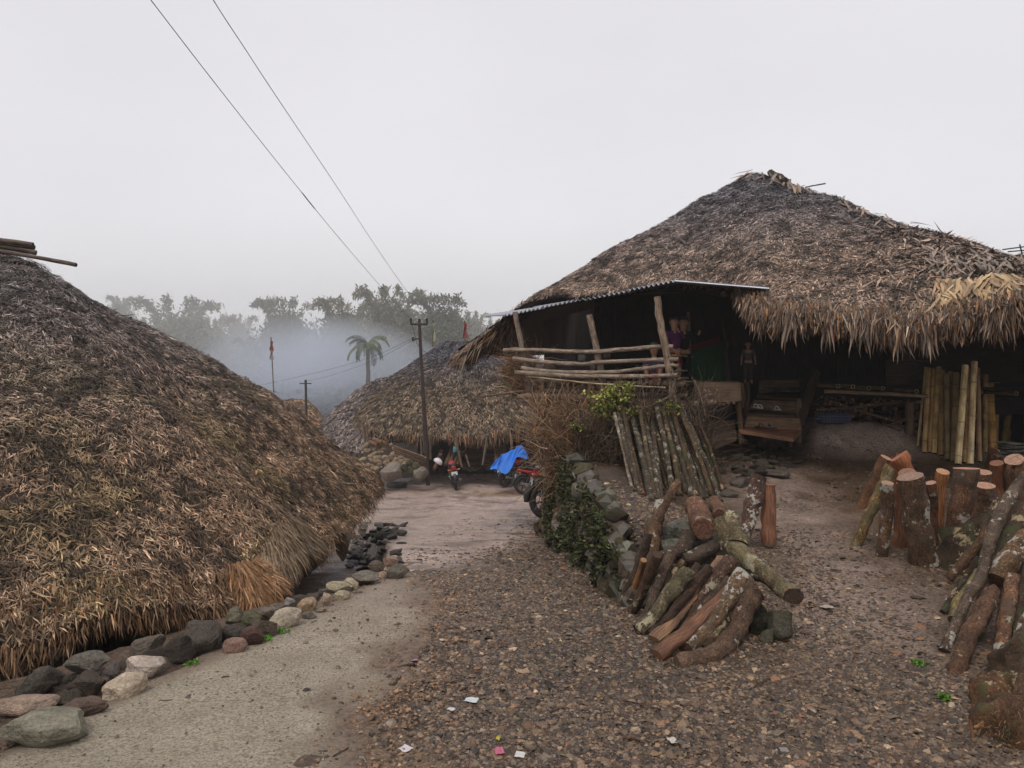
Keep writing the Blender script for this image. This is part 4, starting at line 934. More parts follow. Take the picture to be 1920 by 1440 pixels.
wire([(790, 656), (830, 675), (880, 684), (980, 700)], 'thin wire from the rusty pole to the roof of the far hut', .010, Ds=[25, 26.4, 27.3, 28.0])
def flag(px, py0, py1, D, cols, label, fl0, fl1, w):
    e = empty('flagpole', P(px[1], py1, D), label, 'flagpole'); log('flag_staff', [P(px[1], py1, D), P(px[0], py0, D)], .035, M_rail, M_rail, None, None, parent=e, seg=6, sub=1, color=(.6, .55, .5))
    n = len(cols)
    for i, c in enumerate(cols):
        mb = MB(); vs = []; fs = []
        for j in range(5):
            for q in range(4):
                yy = fl0+(fl1-fl0)*(i+j/4)/n; xx = px[0]-w*.3+w*q/3+math.sin(j*1.3+q)*1.2; vs.append(P(xx, yy, D-.05-.08*math.sin(q*2+j)))
        for j in range(4):
            for q in range(3): a = j*4+q; fs.append((a, a+1, a+5, a+4))
        b0 = vs[0].copy(); K = len(vs); vs2 = [v+Vector((0, .02, 0)) for v in vs]; fs += [tuple(reversed([k+K for k in f])) for f in fs]
        mb.add([v-b0 for v in vs+vs2], fs); o = mb.build('flag_cloth', M_cloth, None, c); o.location = b0; attach(o, e)
flag((508, 514), 632, 752, 44, [(.30, .09, .08), (.42, .32, .31)], 'tall flagpole with a limp red and white flag before the smoke', 640, 674, 6)
flag((871, 872), 602, 645, 29, [(.34, .08, .08)], 'small red flag on a stick at the right end of the hut ridge', 606, 634, 7)
flag((812, 811), 600, 650, 31, [(.38, .42, .30)], 'pale green flag on a stick behind the hut ridge', 606, 640, 6)

# ------------------------------------------------------------------ trees in the mist
def crown(name, seed, W_, H_, n, leaf, pal, style='round'):
    r = np.random.default_rng(seed); ncl = int(20+n/170)
    c = r.normal(0, 1, (ncl, 3)); c = nrmz(c)*r.uniform(.25, 1, (ncl, 1))**.5; c[:, 2] = c[:, 2]*.9
    C_ = c*np.array([W_*.42, W_*.42, H_*.42]); C_[:, :2] *= (1-.35*sm(-.2, .5, C_[:, 2:3]/H_))
    k = r.integers(0, ncl, n); s = r.uniform(.6, 1.4, ncl)*W_*.125
    p = C_[k]+r.normal(0, 1, (n, 3))*s[k][:, None]*np.array([1, 1, .7])
    # thin sprays poking out at the top
    m_ = int(n*.12); an = r.uniform(0, 6.28, 14); kk = r.integers(0, 14, m_); tt = r.uniform(0, 1, m_)
    p[:m_] = np.stack([np.cos(an[kk])*W_*(.2+.33*tt), np.sin(an[kk])*W_*(.2+.33*tt), H_*(.25+.30*np.sin(tt*2.2))], -1)+r.normal(0, W_*.02, (m_, 3))
    p[:, 2] += H_*.5
    d = nrmz(r.normal(0, 1, (n, 3))+np.array([0, 0, -.5])); nn = nrmz(np.cross(d, r.normal(0, 1, (n, 3))))
    P_ = np.array(pal); col = P_[r.integers(0, len(P_), n)]*r.uniform(.5, 1.4, (n, 1))*(.7+.6*r.random(ncl)[k])[:, None]
    o = blades(name, p, d, nn, leaf*r.uniform(.7, 1.6, n), leaf*.42, col, M_leaf, None, (0, leaf*.2)); return o
GRN = [(.09, .095, .04), (.10, .11, .045), (.055, .065, .03), (.14, .13, .06)]
GRN2 = [(.13, .13, .05), (.17, .15, .06), (.09, .09, .04), (.22, .17, .08)]
def tree(px, top, wpx, D, label, proto=None, seed=1, pal=GRN, n=9000, leaf=.38, hpx=None):
    Wm = wpx*D/F; Hm = (hpx or wpx*1.25)*D/F; base = P(px, top, D); base.z = float(gz(base.x, D))
    t_ = empty('tree', base, label, 'tree', 'trees in the mist'); topz = CAMZ-(top-720)/F*D
    cz = topz-Hm*1.02
    if proto is None: cr = crown('crown', seed, 7.0, 8.0, n, leaf, pal); cr.location = (0, 0, 0)
    else: cr = link('crown', proto)
    cr.scale = (Wm/7*1.05, Wm/7*1.05, Hm/8*1.0); cr.location = (base.x, D, cz); attach(cr, t_)
    log('trunk', [base, base+Vector((.3, 0, (cz-base.z)*.5+1)), Vector((base.x, D, cz+Hm*.55))], [.28, .2, .08], M_bark_dark, M_cutdark, None, None, parent=t_, seg=7)
    for q in range(4):
        an = q*1.7+seed; b0 = Vector((base.x, D, cz+Hm*(.1+.1*q))); log('branch', [b0, b0+Vector((math.cos(an)*Wm*.18, math.sin(an)*Wm*.18, Hm*.16)), b0+Vector((math.cos(an)*Wm*.36, math.sin(an)*Wm*.36, Hm*.36))], [.1, .07, .03], M_bark_dark, M_cutdark, None, None, parent=t_, seg=5)
    return cr.data
m1 = tree(225, 560, 50, 105, 'tree top just peeking over the left roof slope', None, 1)
m2 = tree(330, 572, 140, 100, 'broad bushy tree at the left end of the misty row', None, 2)
m3 = tree(535, 572, 104, 92, 'rounded tree standing alone left of centre in the mist', None, 3, hpx=150)
m4 = tree(730, 552, 120, 80, 'tallest feathery bamboo clump behind the palm', None, 4, GRN2, hpx=165)
tree(265, 606, 70, 108, 'low tree right beside the left roof slope in the mist', m3, 5)
tree(395, 602, 90, 112, 'dim tree between the broad bushy tree and the gap', m1, 6)
tree(448, 598, 62, 125, 'palest tree, thin and far off in the smoke', m4, 7, hpx=110)
tree(648, 572, 112, 82, 'olive brown tree just left of the palm', None, 8, GRN2, hpx=150)
tree(605, 622, 70, 94, 'shorter olive tree filling the gap left of the olive brown one', m2, 9)
tree(690, 596, 70, 92, 'tree directly behind the palm fronds', m3, 10)
tree(832, 566, 104, 78, 'dense tree right of the rusty utility pole top', m3, 11, hpx=150)
tree(788, 590, 70, 88, 'tree behind the cross arm of the rusty utility pole', m1, 12)
tree(880, 592, 70, 95, 'low tree behind the red flag', m4, 13, hpx=90)
tree(915, 606, 60, 100, 'rightmost tree, mostly hidden by the veranda eave', m2, 14, hpx=80)
tree(480, 640, 80, 100, 'low dark tree below the gap, deep in the smoke', m2, 15)
r = np.random.default_rng(77); n = 42000
x = r.uniform(-62, 8, n); y = r.uniform(64, 100, n); z = gz(x, y, False)+r.uniform(0, 1, n)**.8*(3.8+4.2*n2(x, y, .12, 8))
p = np.stack([x, y, z], -1); d = nrmz(r.normal(0, 1, (n, 3))); nn = nrmz(np.cross(d, r.normal(0, 1, (n, 3))))
col = np.array(GRN+GRN2)[r.integers(0, 8, n)]*r.uniform(.5, 1.3, (n, 1))
o = blades('undergrowth', p, d, nn, r.uniform(.45, 1.1, n), .42, col, M_leaf, None, (0, .1)); tag(o, 'dense undergrowth on the slope below the misty trees', kind='stuff')
n = 9000; x = r.uniform(-22, 2, n); y = r.uniform(48, 62, n); z = gz(x, y, False)+r.uniform(0, 1, n)*(1.8+1.8*n2(x, y, .25, 9)); p = np.stack([x, y, z], -1); d = nrmz(r.normal(0, 1, (n, 3))); nn = nrmz(np.cross(d, r.normal(0, 1, (n, 3))))
o = blades('undergrowth', p, d, nn, r.uniform(.3, .7, n), .25, np.array(GRN)[r.integers(0, 4, n)]*.8, M_leaf, None, (0, .1)); tag(o, 'dark bushes behind the distant huts', kind='stuff')
# the palm
pb = P(689, 735, 58); pb.z = -7
PALM = empty('palm_tree', pb, 'slender areca palm with drooping fronds rising above the smoke', 'palm tree')
log('trunk', [pb, P(689, 760, 58), P(690, 700, 58), P(690, 655, 58)], [.22, .2, .17, .14], M_rail, M_rail, None, None, parent=PALM, seg=8, color=(.45, .45, .42))
rp = random.Random(3); hub = P(690, 648, 58)
for k in range(13):
    an = k*2.4; L = rp.uniform(1.7, 2.3); el = [1.25, .95, .65, .25][k % 4]*(1 if k < 11 else .2); pts = []; q = hub.copy(); e = el; st = L/8
    for i in range(9):
        pts.append(q.copy()); q = q+Vector((math.cos(an)*math.cos(e), math.sin(an)*math.cos(e), math.sin(e)))*st; e -= .24+.05*(k % 3)
    mb = MB(); mb.tube([a-hub for a in pts], [.035*(1-i/10) for i in range(9)], 5, 0, col=(.12, .14, .06))
    for i in range(1, 9):
        tdir = (pts[i]-pts[i-1]).normalized(); sd = tdir.cross(Vector((0, 0, 1))).normalized()
        for j in range(3):
            base = pts[i-1].lerp(pts[i], j/3)-hub
            for sgn in (-1, 1):
                d_ = (tdir*.6+sd*sgn*.75+Vector((0, 0, -.35-.2*rp.random()))).normalized(); l = .62*(1-.4*abs(i-4)/4)*rp.uniform(.8, 1.1); wv = Vector((0, 0, 1)).cross(d_).normalized()*.028
                c_ = random.choice([(.07, .10, .035), (.10, .13, .05), (.14, .15, .06)])
                mb.add([base-wv, base+wv, base+d_*l*.6+wv, base+d_*l*.6-wv+Vector((0, 0, -.03)), base+d_*l+Vector((0, 0, -.12*l))], [(0, 1, 2, 3), (3, 2, 4)], 0, None, c_)
    o = mb.build('frond', M_leaf); o.location = hub; attach(o, PALM)

# ------------------------------------------------------------------ motorbikes
def torus(mb, R_, r_, y, mat, seg=28, ss=7, sq=1.0, c=(0, 0)):
    vs = []; fs = []
    for i in range(seg):
        a = 2*math.pi*i/seg
        for j in range(ss):
            b_ = 2*math.pi*j/ss; rr = R_+math.cos(b_)*r_; vs.append((c[0]+math.cos(a)*rr, y+math.sin(b_)*r_*sq, c[1]+math.sin(a)*rr))
    for i in range(seg):
        for j in range(ss): fs.append((i*ss+j, i*ss+(j+1) % ss, ((i+1) % seg)*ss+(j+1) % ss, ((i+1) % seg)*ss+j))
    mb.add(vs, fs, mat)
def loft(mb, secs, mat=0, seg=10, smooth=True):
    """secs: (x, z, halfwidth, halfheight)"""
    vs = []; fs = []
    for (x, z, w, h) in secs:
        for k in range(seg):
            a = 2*math.pi*k/seg; vs.append((x, math.cos(a)*w, z+math.sin(a)*h))
    n = len(secs)
    for i in range(n-1):
        for k in range(seg): fs.append((i*seg+k, i*seg+(k+1) % seg, (i+1)*seg+(k+1) % seg, (i+1)*seg+k))
    fs += [tuple(range(seg))[::-1], tuple(range((n-1)*seg, n*seg))]
    mb.add(vs, fs, mat, smooth=smooth)
def make_bike():
    root = empty('motorbike')
    for wx in (-.62, .66):
        w = MB(); torus(w, .245, .05, 0, 0); tyre = None
        rim = MB(); torus(rim, .2, .016, 0, 0, ss=5, sq=1.8)
        for k in range(6):
            a = k*math.pi/3+.2; rim.tube([(0, 0, 0), (math.cos(a)*.2, 0, math.sin(a)*.2)], [.024, .016], 6, 0)
        rim.tube([(0, -.07, 0), (0, .07, 0)], .04, 8, 0)
        wo_ = bpy.data.objects.new('wheel', None); COL.objects.link(wo_); wo_.parent = root; wo_.location = (wx, 0, .295)
        o = w.build('tyre', M_rubber); o.parent = wo_; o = rim.build('rim', M_black if wx < 0 else M_black); o.parent = wo_
    def part(name, fn, mat, color=None):
        mb = MB(); fn(mb); o = mb.build(name, mat, None, color); o.parent = root; return o
    part('fuel_tank', lambda m: loft(m, [(-.12, .74, .07, .05), (-.05, .78, .12, .10), (.12, .82, .145, .12), (.28, .80, .13, .11), (.38, .76, .06, .06)]), M_paint)
    part('side_panel', lambda m: (loft(m, [(-.42, .62, .09, .05), (-.28, .62, .115, .10), (-.08, .63, .11, .09), (.0, .66, .06, .04)])), M_paint)
    part('tail_fairing', lambda m: loft(m, [(-.80, .80, .04, .02), (-.70, .78, .085, .05), (-.45, .72, .11, .07), (-.2, .70, .10, .06)]), M_paint)
    part('seat', lambda m: loft(m, [(-.72, .84, .09, .03), (-.5, .84, .13, .045), (-.2, .79, .13, .05), (.0, .80, .10, .04), (.05, .82, .05, .03)]), M_black)
    def eng(m):
        m.box((.02, 0, .40), (.34, .24, .22), jit=.01); m.box((.12, 0, .56), (.16, .18, .18), Matrix.Rotation(-.25, 3, 'Y'), jit=.005); m.tube([(-.02, -.15, .36), (-.02, .15, .36)], .09, 12)
        for k in range(5): m.box((.13, 0, .5+k*.03), (.2, .22, .008), Matrix.Rotation(-.25, 3, 'Y'))
    part('engine', eng, M_metal)
    def fr(m):
        m.tube([(.40, 0, .86), (.30, 0, .60), (.16, 0, .27), (-.2, 0, .25), (-.3, 0, .55), (-.7, 0, .72)], .018, 7); m.tube([(-.15, .08, .34), (-.62, .1, .295)], .022, 6); m.tube([(-.15, -.08, .34), (-.62, -.1, .295)], .022, 6)
        for s in (-1, 1): m.tube([(-.38, s*.12, .66), (-.58, s*.12, .33)], .028, 8)
        m.tube([(-.1, -.22, .3), (-.1, .22, .3)], .012, 6); m.tube([(-.82, -.08, .86), (-.6, -.12, .9), (-.45, -.13, .84)], .012, 6); m.tube([(-.82, .08, .86), (-.6, .12, .9), (-.45, .13, .84)], .012, 6)
    part('frame', fr, M_black)
    def fk(m):
        for s in (-1, 1): m.tube([(.66, s*.09, .295), (.55, s*.09, .6), (.44, s*.08, .92)], [.026, .026, .018], 8)
    part('fork', fk, M_metal)
    part('front_fender', lambda m: [m.tube([(.66+math.cos(a)*.32, 0, .295+math.sin(a)*.32) for a in np.linspace(.3, 2.6, 9)], [.03, .05, .06, .065, .065, .065, .06, .05, .03], 8, squash=None)], M_black)
    part('rear_fender', lambda m: m.tube([(-.62+math.cos(a)*.33, 0, .295+math.sin(a)*.33) for a in np.linspace(1.3, 3.2, 8)], [.05, .06, .065, .065, .065, .06, .055, .04], 8), M_black)
    def hb(m): m.tube([(.30, -.38, .98), (.36, -.28, 1.0), (.42, -.1, .96), (.42, .1, .96), (.36, .28, 1.0), (.30, .38, .98)], .013, 7); m.tube([(.30, -.38, .98), (.35, -.28, 1.0)], .02, 7); m.tube([(.30, .38, .98), (.35, .28, 1.0)], .02, 7); m.box((.44, 0, .98), (.08, .2, .08), Matrix.Rotation(.5, 3, 'Y'))
    part('handlebar', hb, M_black)
    part('headlight', lambda m: loft(m, [(.45, .86, .09, .09), (.52, .86, .10, .10), (.58, .85, .085, .08), (.59, .85, .03, .03)]), M_metal)
    def mr(m):
        for s in (-1, 1): m.tube([(.36, s*.24, 1.0), (.34, s*.30, 1.12)], .007, 5); m.box((.335, s*.32, 1.16), (.02, .12, .07), jit=.004)
    part('mirror', mr, M_metal)
    def ex(m): m.tube([(.18, -.1, .5), (.22, -.13, .35), (.0, -.15, .24), (-.3, -.16, .27), (-.75, -.18, .36)], [.02, .02, .022, .04, .045], 9)
    part('exhaust', ex, M_metal)
    part('tail_light', lambda m: m.box((-.80, 0, .74), (.05, .13, .07), jit=.004), M_paint, (.35, .01, .01))
    part('number_plate', lambda m: m.box((-.87, 0, .59), (.01, .20, .12), Matrix.Rotation(.2, 3, 'Y')), M_paint, (.6, .6, .6))
    for s in (-1, 1):
        mb = MB(); mb.tube([(-.74, s*.09, .70), (-.76, s*.2, .70)], [.01, .028], 7); o = mb.build('indicator', M_paint, None, (.6, .22, .02)); o.parent = root
    return root
def bike_colors(root, c, c2=None):
    for ch in root.children:
        if ch.name.startswith(('fuel_tank', 'side_panel', 'tail_fairing')): ch.color = (*c, 1)
        if c2 and ch.name.startswith(('tail_fairing', 'side_panel')): ch.color = (*c2, 1)
bk = make_bike()
def put_bike(b, rear_px, head, lean, label, c, c2=None):
    g = G(*rear_px); b.rotation_euler = (math.radians(lean), 0, math.radians(head)); R = Euler(b.rotation_euler).to_matrix()
    b.location = g-R @ Vector((-.62, 0, 0)); tag(b, label, 'motorbike', 'parked motorbikes'); bike_colors(b, c, c2)
bks = [bk]+[copy_tree(bk) for _ in range(3)]
put_bike(bks[0], (855, 919), 99, -7, 'red motorbike seen from behind, parked just right of the utility pole', (.42, .07, .07))
put_bike(bks[1], (948, 914), 52, -6, 'motorbike with a bright blue tarpaulin thrown over its seat', (.30, .02, .02), (.03, .03, .03))
put_bike(bks[2], (981, 927), 12, -5, 'motorbike with a pinkish tank and black alloy wheel, right of the blue tarpaulin', (.50, .22, .22), (.40, .03, .03))
put_bike(bks[3], (1028, 977), 8, -5, 'silver motorbike mostly hidden behind the post at the corner of the veranda', (.35, .35, .37))
# blue tarpaulin
ridge = [(921, 873, 24.0), (938, 856, 24.3), (941, 852, 24.6), (958, 845, 24.8), (968, 839, 24.9), (976, 834, 25.0), (984, 842, 25.0), (989, 855, 24.9)]
frontb = [(919, 881, 23.8), (929, 879, 23.8), (937, 884, 23.8), (948, 889, 23.8), (957, 881, 24.0), (964, 868, 24.2), (970, 857, 24.4), (989, 861, 24.7)]
vs = []; fs = []; nu_, nv_ = 42, 14
rd = catmull([P(*a) for a in ridge], nu_); fb = catmull([P(*a) for a in frontb], nu_); bb = rd+np.array([.12, .55, -.30])
for j in range(nv_*2+1):
    for i in range(nu_):
        if j <= nv_: t_ = j/nv_; q = fb[i]*(1-t_)+rd[i]*t_
        else: t_ = (j-nv_)/nv_; q = rd[i]*(1-t_)+bb[i]*t_
        fo = .035*math.sin(i*.9+math.sin(j*.3)*2)*(1-abs(j/nv_-1)**2)+.05*(float(vnoise(np.array([[i*.22, j*.2, 0.]]), 1, 5)[0])-.5)
        vs.append(Vector(q)+Vector((0, -fo, .6*fo)))
for j in range(nv_*2):
    for i in range(nu_-1): a = j*nu_+i; fs.append((a, a+1, a+nu_+1, a+nu_))
K = len(vs); b0 = Vector(rd[20]); mb = MB(); vs2 = [v+Vector((0, .012, -.004)) for v in vs]; fs2 = [tuple(reversed([k+K for k in f])) for f in fs]
mb.add([v-b0 for v in vs+vs2], fs+fs2); M_tarp = mat_plain('blue_tarpaulin', (.015, .17, .66), .42, 0, .18, 9, .15, .5)
o = mb.build('tarpaulin', M_tarp); o.location = b0; tag(o, 'bright blue tarpaulin draped over the seat of a parked motorbike', 'tarpaulin')
# pale blue bag on the nearest bike
def soft_box(name, c, size, rot, mat, color, label, cat, seed=1):
    V, Fc = ico(3); V = V.copy(); V = np.sign(V)*np.abs(V)**.55; V *= (1+(vnoise(V, 2.2, seed)-.5)[:, None]*.28); V = V*np.array(size)/2
    me = bpy.data.meshes.new(name); me.from_pydata(V.tolist(), [], Fc); me.materials.append(mat); me.polygons.foreach_set('use_smooth', np.full(len(Fc), True)); me.update()
    o = link(name, me, None, color); o.location = c; o.rotation_euler = rot; return tag(o, label, cat)
soft_box('bag', P(1016, 919, 15.2), (.24, .16, .26), (0, .45, .2), M_cloth, (.30, .46, .60), 'pale blue plastic bag hanging on the silver motorbike by the post', 'bag')
# tyre on the ground
mb = MB(); vs = []
tyb = G(743, 914); 
def tyre_mesh():
    m_ = MB(); prof = [(.30, -.07), (.325, -.045), (.33, 0), (.325, .045), (.30, .07), (.22, .075), (.195, .05), (.20, 0), (.195, -.05), (.22, -.075)]
    seg = 30; vs = [(math.cos(2*math.pi*i/seg)*a, math.sin(2*math.pi*i/seg)*a, z) for i in range(seg) for a, z in prof]; k = len(prof)
    fs = [(i*k+j, i*k+(j+1) % k, ((i+1) % seg)*k+(j+1) % k, ((i+1) % seg)*k+j) for i in range(seg) for j in range(k)]
    m_.add(vs, [f[::-1] for f in fs]); return m_
o = tyre_mesh().build('tyre', mat_plain('dusty_rubber', (.07, .07, .072), .7, 0, .4)); o.location = tyb+Vector((0, .1, .08)); o.scale = (1.08, 1.08, 1.1); tag(o, 'old car tyre lying flat at the edge of the left roof', 'tyre')
# white and red helmet near the far bike
V, Fc = ico(3); V = V.copy(); V[:, 2] = np.where(V[:, 2] < -.35, -.35, V[:, 2]); me = bpy.data.meshes.new('bucket'); me.from_pydata((V*[.16, .13, .13]).tolist(), [], Fc); me.materials.append(M_paint); me.polygons.foreach_set('use_smooth', np.full(len(Fc), True))
o = link('helmet', me, None, (.7, .62, .62)); o.location = P(821, 866, 24.9); o.rotation_euler = (0, .6, 0); tag(o, 'white helmet resting among the logs left of the red motorbike', 'helmet')
o = soft_box('cloth', P(853, 843, 25.5), (.13, .10, .22), (0, 0, 0), M_cloth, (.10, .30, .34), 'small teal cloth hung on a post of the far hut', 'cloth')
o = soft_box('gourd', P(718, 833, 25.5), (.2, .16, .15), (0, 0, 0), M_leaf, None, 'greenish gourd sitting on the rubble wall by the far hut', 'gourd')
o.data.materials[0] = mat_plain('gourd_skin', (.22, .22, .07), .5)
for k, (x0, y0, x1, y1) in enumerate(((694, 829, 708, 834), (700, 824, 716, 830), (712, 828, 724, 831))):
    log('log', [P(x0, y0, 25.5), P(x1, y1, 25.3)], .08, M_split, M_cut, ['short brown log lying lowest on the rubble wall', 'short log lying highest on the rubble wall', 'short log lying beside the gourd on the rubble wall'][k], 'log', 'logs on the rubble wall', color=(.9, .75, .6), seg=7)
# ------------------------------------------------------------------ stones along the path
random.seed(21)
SG = 'stones lining the left edge of the path'
rows = [
 (70, 1369, 182, 72, (.22, .26, .225), 'large flat grey green stone in the bottom left corner', .55, 6, -4, 110),
 (32, 1326, 130, 40, (.33, .25, .22), 'pinkish grey slab behind the large green stone at the bottom left', .8, 10, 0, 80),
 (150, 1331, 96, 34, (.18, .12, .105), 'long reddish brown stone leading right from the large green one', .4, 25, -8, 50),
 (228, 1293, 84, 46, (.50, .46, .38), 'pale ribbed oblong stone tilted up to the right', .35, 30, -22, 50),
 (273, 1251, 82, 42, (.44, .41, .44), 'whitish stone with a purple face, behind the pale ribbed one', .8, 20, 8, 50),
 (72, 1282, 92, 52, (.10, .095, .09), 'dark pointed slab at the far left under the thatch', .9, 15, -10, 60),
 (126, 1311, 66, 26, (.10, .085, .07), 'thin dark slab lying above the long reddish brown stone', .9, 12, -5, 50),
 (162, 1286, 78, 48, (.085, .07, .06), 'dark wedge stone left of the pale ribbed one', .9, 0, 20, 50),
 (160, 1246, 84, 44, (.17, .19, .19), 'grey blue slab lying on the dark stones', .8, 18, -8, 55),
 (212, 1262, 40, 36, (.15, .15, .19), 'small bluish stone left of the whitish purple one', .7, 0, 0, 30),
 (273, 1214, 70, 36, (.17, .155, .145), 'brown grey flat stone behind the whitish purple one', .8, 30, -18, 40),
 (332, 1220, 60, 50, (.075, .068, .065), 'dark square stone right of the brown grey flat one', .9, 10, 0, 45),
 (367, 1200, 88, 64, (.11, .105, .10), 'biggest dark stone with a sloping edge, halfway along the row', .8, 25, -18, 60),
 (402, 1195, 32, 50, (.10, .105, .11), 'narrow upright dark stone right of the biggest dark one', .7, 0, 5, 36),
 (428, 1190, 50, 46, (.085, .08, .078), 'rough black stone behind the pink ones', .9, 0, 0, 40),
 (436, 1213, 51, 29, (.31, .17, .15), 'rounded pink stone at the path edge', .45, 5, -3, 36),
 (470, 1194, 50, 38, (.17, .065, .07), 'dark maroon stone right of the rounded pink one', .6, -10, 14, 36),
 (440, 1161, 42, 38, (.19, .20, .16), 'grey green knobbly stone under the thatch edge', .6, 0, 0, 36),
 (468, 1164, 42, 30, (.15, .17, .10), 'mossy round stone right of the grey green knobbly one', .5, 0, 0, 36),
 (489, 1180, 56, 40, (.15, .12, .10), 'brown flat topped stone behind the maroon one', .9, 8, 5, 40),
 (496, 1151, 32, 30, (.20, .185, .175), 'small grey stone above the brown flat topped one', .7, 0, 10, 26),
 (514, 1142, 26, 22, (.27, .27, .26), 'small light grey slab leaning at the thatch edge', .8, 0, -15, 22),
 (541, 1134, 31, 20, (.20, .22, .29), 'small slate blue stone left of the ochre one', .8, 0, 10, 24),
 (532, 1163, 72, 38, (.36, .355, .31), 'smooth light grey oval boulder at the path edge', .25, 22, -12, 42),
 (576, 1136, 42, 27, (.38, .28, .15), 'yellow ochre rounded stone', .3, 0, 0, 32),
 (578, 1156, 33, 16, (.16, .155, .17), 'flat dark stone in front of the ochre one', .7, 0, 0, 24),
 (608, 1127, 21, 26, (.38, .32, .26), 'small upright tan stone right of the ochre one', .4, 0, 8, 20),
 (634, 1102, 50, 20, (.34, .35, .24), 'long cream green stone crossing behind the tan one', .3, 10, 8, 26),
 (658, 1096, 32, 20, (.42, .39, .28), 'cream stone slanting over the long cream green one', .3, -20, 22, 22),
 (640, 1120, 35, 21, (.34, .33, .23), 'squat cream stone in front of the long cream green one', .4, 0, 3, 26),
 (684, 1086, 56, 26, (.20, .21, .21), 'grey stone with a pale top where the row turns', .8, 5, 0, 40),
 (715, 1080, 24, 20, (.38, .28, .22), 'small salmon stone between the two grey ones', .35, 0, 0, 20),
 (746, 1075, 46, 28, (.16, .165, .15), 'dark grey stone at the right end of the row', .6, 10, -12, 36),
 (730, 1053, 34, 22, (.36, .22, .19), 'pink angular stone behind the right end of the row', .8, 0, 0, 24),
 (704, 1063, 34, 22, (.17, .14, .12), 'brown stone left of the pink angular one', .8, 0, 0, 24),
 (688, 978, 20, 9, (.50, .46, .42), 'small white flat stone on top of the black slates', .3, 0, 0, 16),
 (712, 1003, 24, 12, (.26, .20, .15), 'tan stone at the far edge of the black slates', .6, 0, 0, 18),
 (541, 1150, 20, 10, (.2, .19, .18), None, .7, 0, 0, 14), (600, 1145, 22, 12, (.25, .22, .19), None, .7, 0, 0, 14), (668, 1112, 22, 10, (.2, .2, .18), None, .7, 0, 0, 14)]
for k, (px, py, w, h, c, lab, ang, rot, tilt, d) in enumerate(rows):
    lab = lab or ['grey pebble under the slate blue stone', 'flat brown pebble below the tan stone', 'flat grey pebble below the cream stones'][k-37]
    o = rock_at(px, py, w*1.04, h*1.08, c, lab, 'stone', ang=min(.95, ang+.2), rot=rot, tilt=tilt, dpx=d, seed=100+k, group=SG, sub=3 if w > 40 else 2, name='stone', mat=M_stonemoss if 'moss' in lab or 'green knob' in lab else M_stone)
# filler stones under the row, one low footing
cells = []
for px, py in [(x, float(np.interp(x, [-20, 60, 200, 330, 420, 520, 620, 700, 770], [1350, 1300, 1270, 1225, 1200, 1160, 1115, 1090, 1075]))) for x in range(-20, 775, 17)]:
    g = G(px, py); cells.append((g+Vector((-.04, .06, .0)), rw.uniform(22, 42)*g.y/F, shade((.13, .12, .11), .6, 1.2)))
stone_wall('stone_footing', 'low footing of dark stones wedged beneath the path edging', G(400, 1215), cells, M_stone, seed=11, angular=.8)
# black wet slates going down into the ditch
cells = []
M_slate = mat_stone('wet_slate', 0, rough=.45)
for k in range(130):
    px = rw.uniform(640, 775); py = rw.uniform(985, 1070); 
    if px > 700+(1070-py)*.1+50 or px < 655-(py-985)*.0: continue
    g = G(px, py); s = rw.uniform(14, 30)*g.y/F; cells.append((g+Vector((0, 0, .0+rw.random()*.05)), s, shade((.075, .078, .078), .5, 1.6)))
sl = stone_wall('slate_heap', 'heap of broken black slates spilling into the ditch by the roof corner', G(690, 1030), cells, M_slate, seed=12, angular=.9)
for ch in sl.children: ch.scale[2] *= .45
o = rock_at(641, 1030, 34, 68, (.15, .15, .155), 'tall grey slab standing upright under the roof edge', 'stone slab', D=8.6, ang=.9, dpx=14, seed=5, name='stone_slab'); o.location.z += .02

# ------------------------------------------------------------------ mossy retaining wall between yard and track
cells = []
for k in range(900):
    y = rw.uniform(5.45, 11.6); xw = float(xb_(y)); lo = float(np.interp(y, _ys, _pz)); hi = float(gz(xw+.12, y, False))+.04
    z = rw.uniform(lo-.02, hi); s = rw.uniform(.09, .19)*(1 if rw.random() < .8 else 1.4)
    far = y > 9.6
    c = (.36, .28, .20) if far and rw.random() < .75 else rw.choice([(.17, .16, .10), (.14, .12, .085), (.20, .19, .12), (.22, .18, .13), (.12, .10, .075)])
    cells.append((Vector((xw-.10+(z-lo)*.12+rw.uniform(-.03, .03), y, z)), s*1.12, shade(c, .3, .8)))
mw = stone_wall('retaining_wall', 'mossy dry stone retaining wall holding up the yard beside the track', Vector((.8, 8, -.3)), cells[:300], M_stonemoss, seed=14, angular=.7, n_mesh=10)
cells2 = [(c, s, col) for c, s, col in cells[300:]]
V, Fc = ico(1); VV = []; LL = []; CC = []; rr_n = np.random.default_rng(4)
for i, (c, s, col) in enumerate(cells2):
    q = V*(1+rr_n.uniform(-.25, .2, (len(V), 1)))*s*.5*np.array([1, 1.2, .8]); VV.append(q+np.array(c)); LL.append(np.array(Fc).ravel()+i*len(V)); CC.append(np.tile(col, (len(V), 1)))
o = np_mesh('small_stones', np.concatenate(VV), np.full(len(Fc)*len(cells2), 3), np.concatenate(LL), M_gravel, np.concatenate(CC), mw); tag(o, kind='stuff')
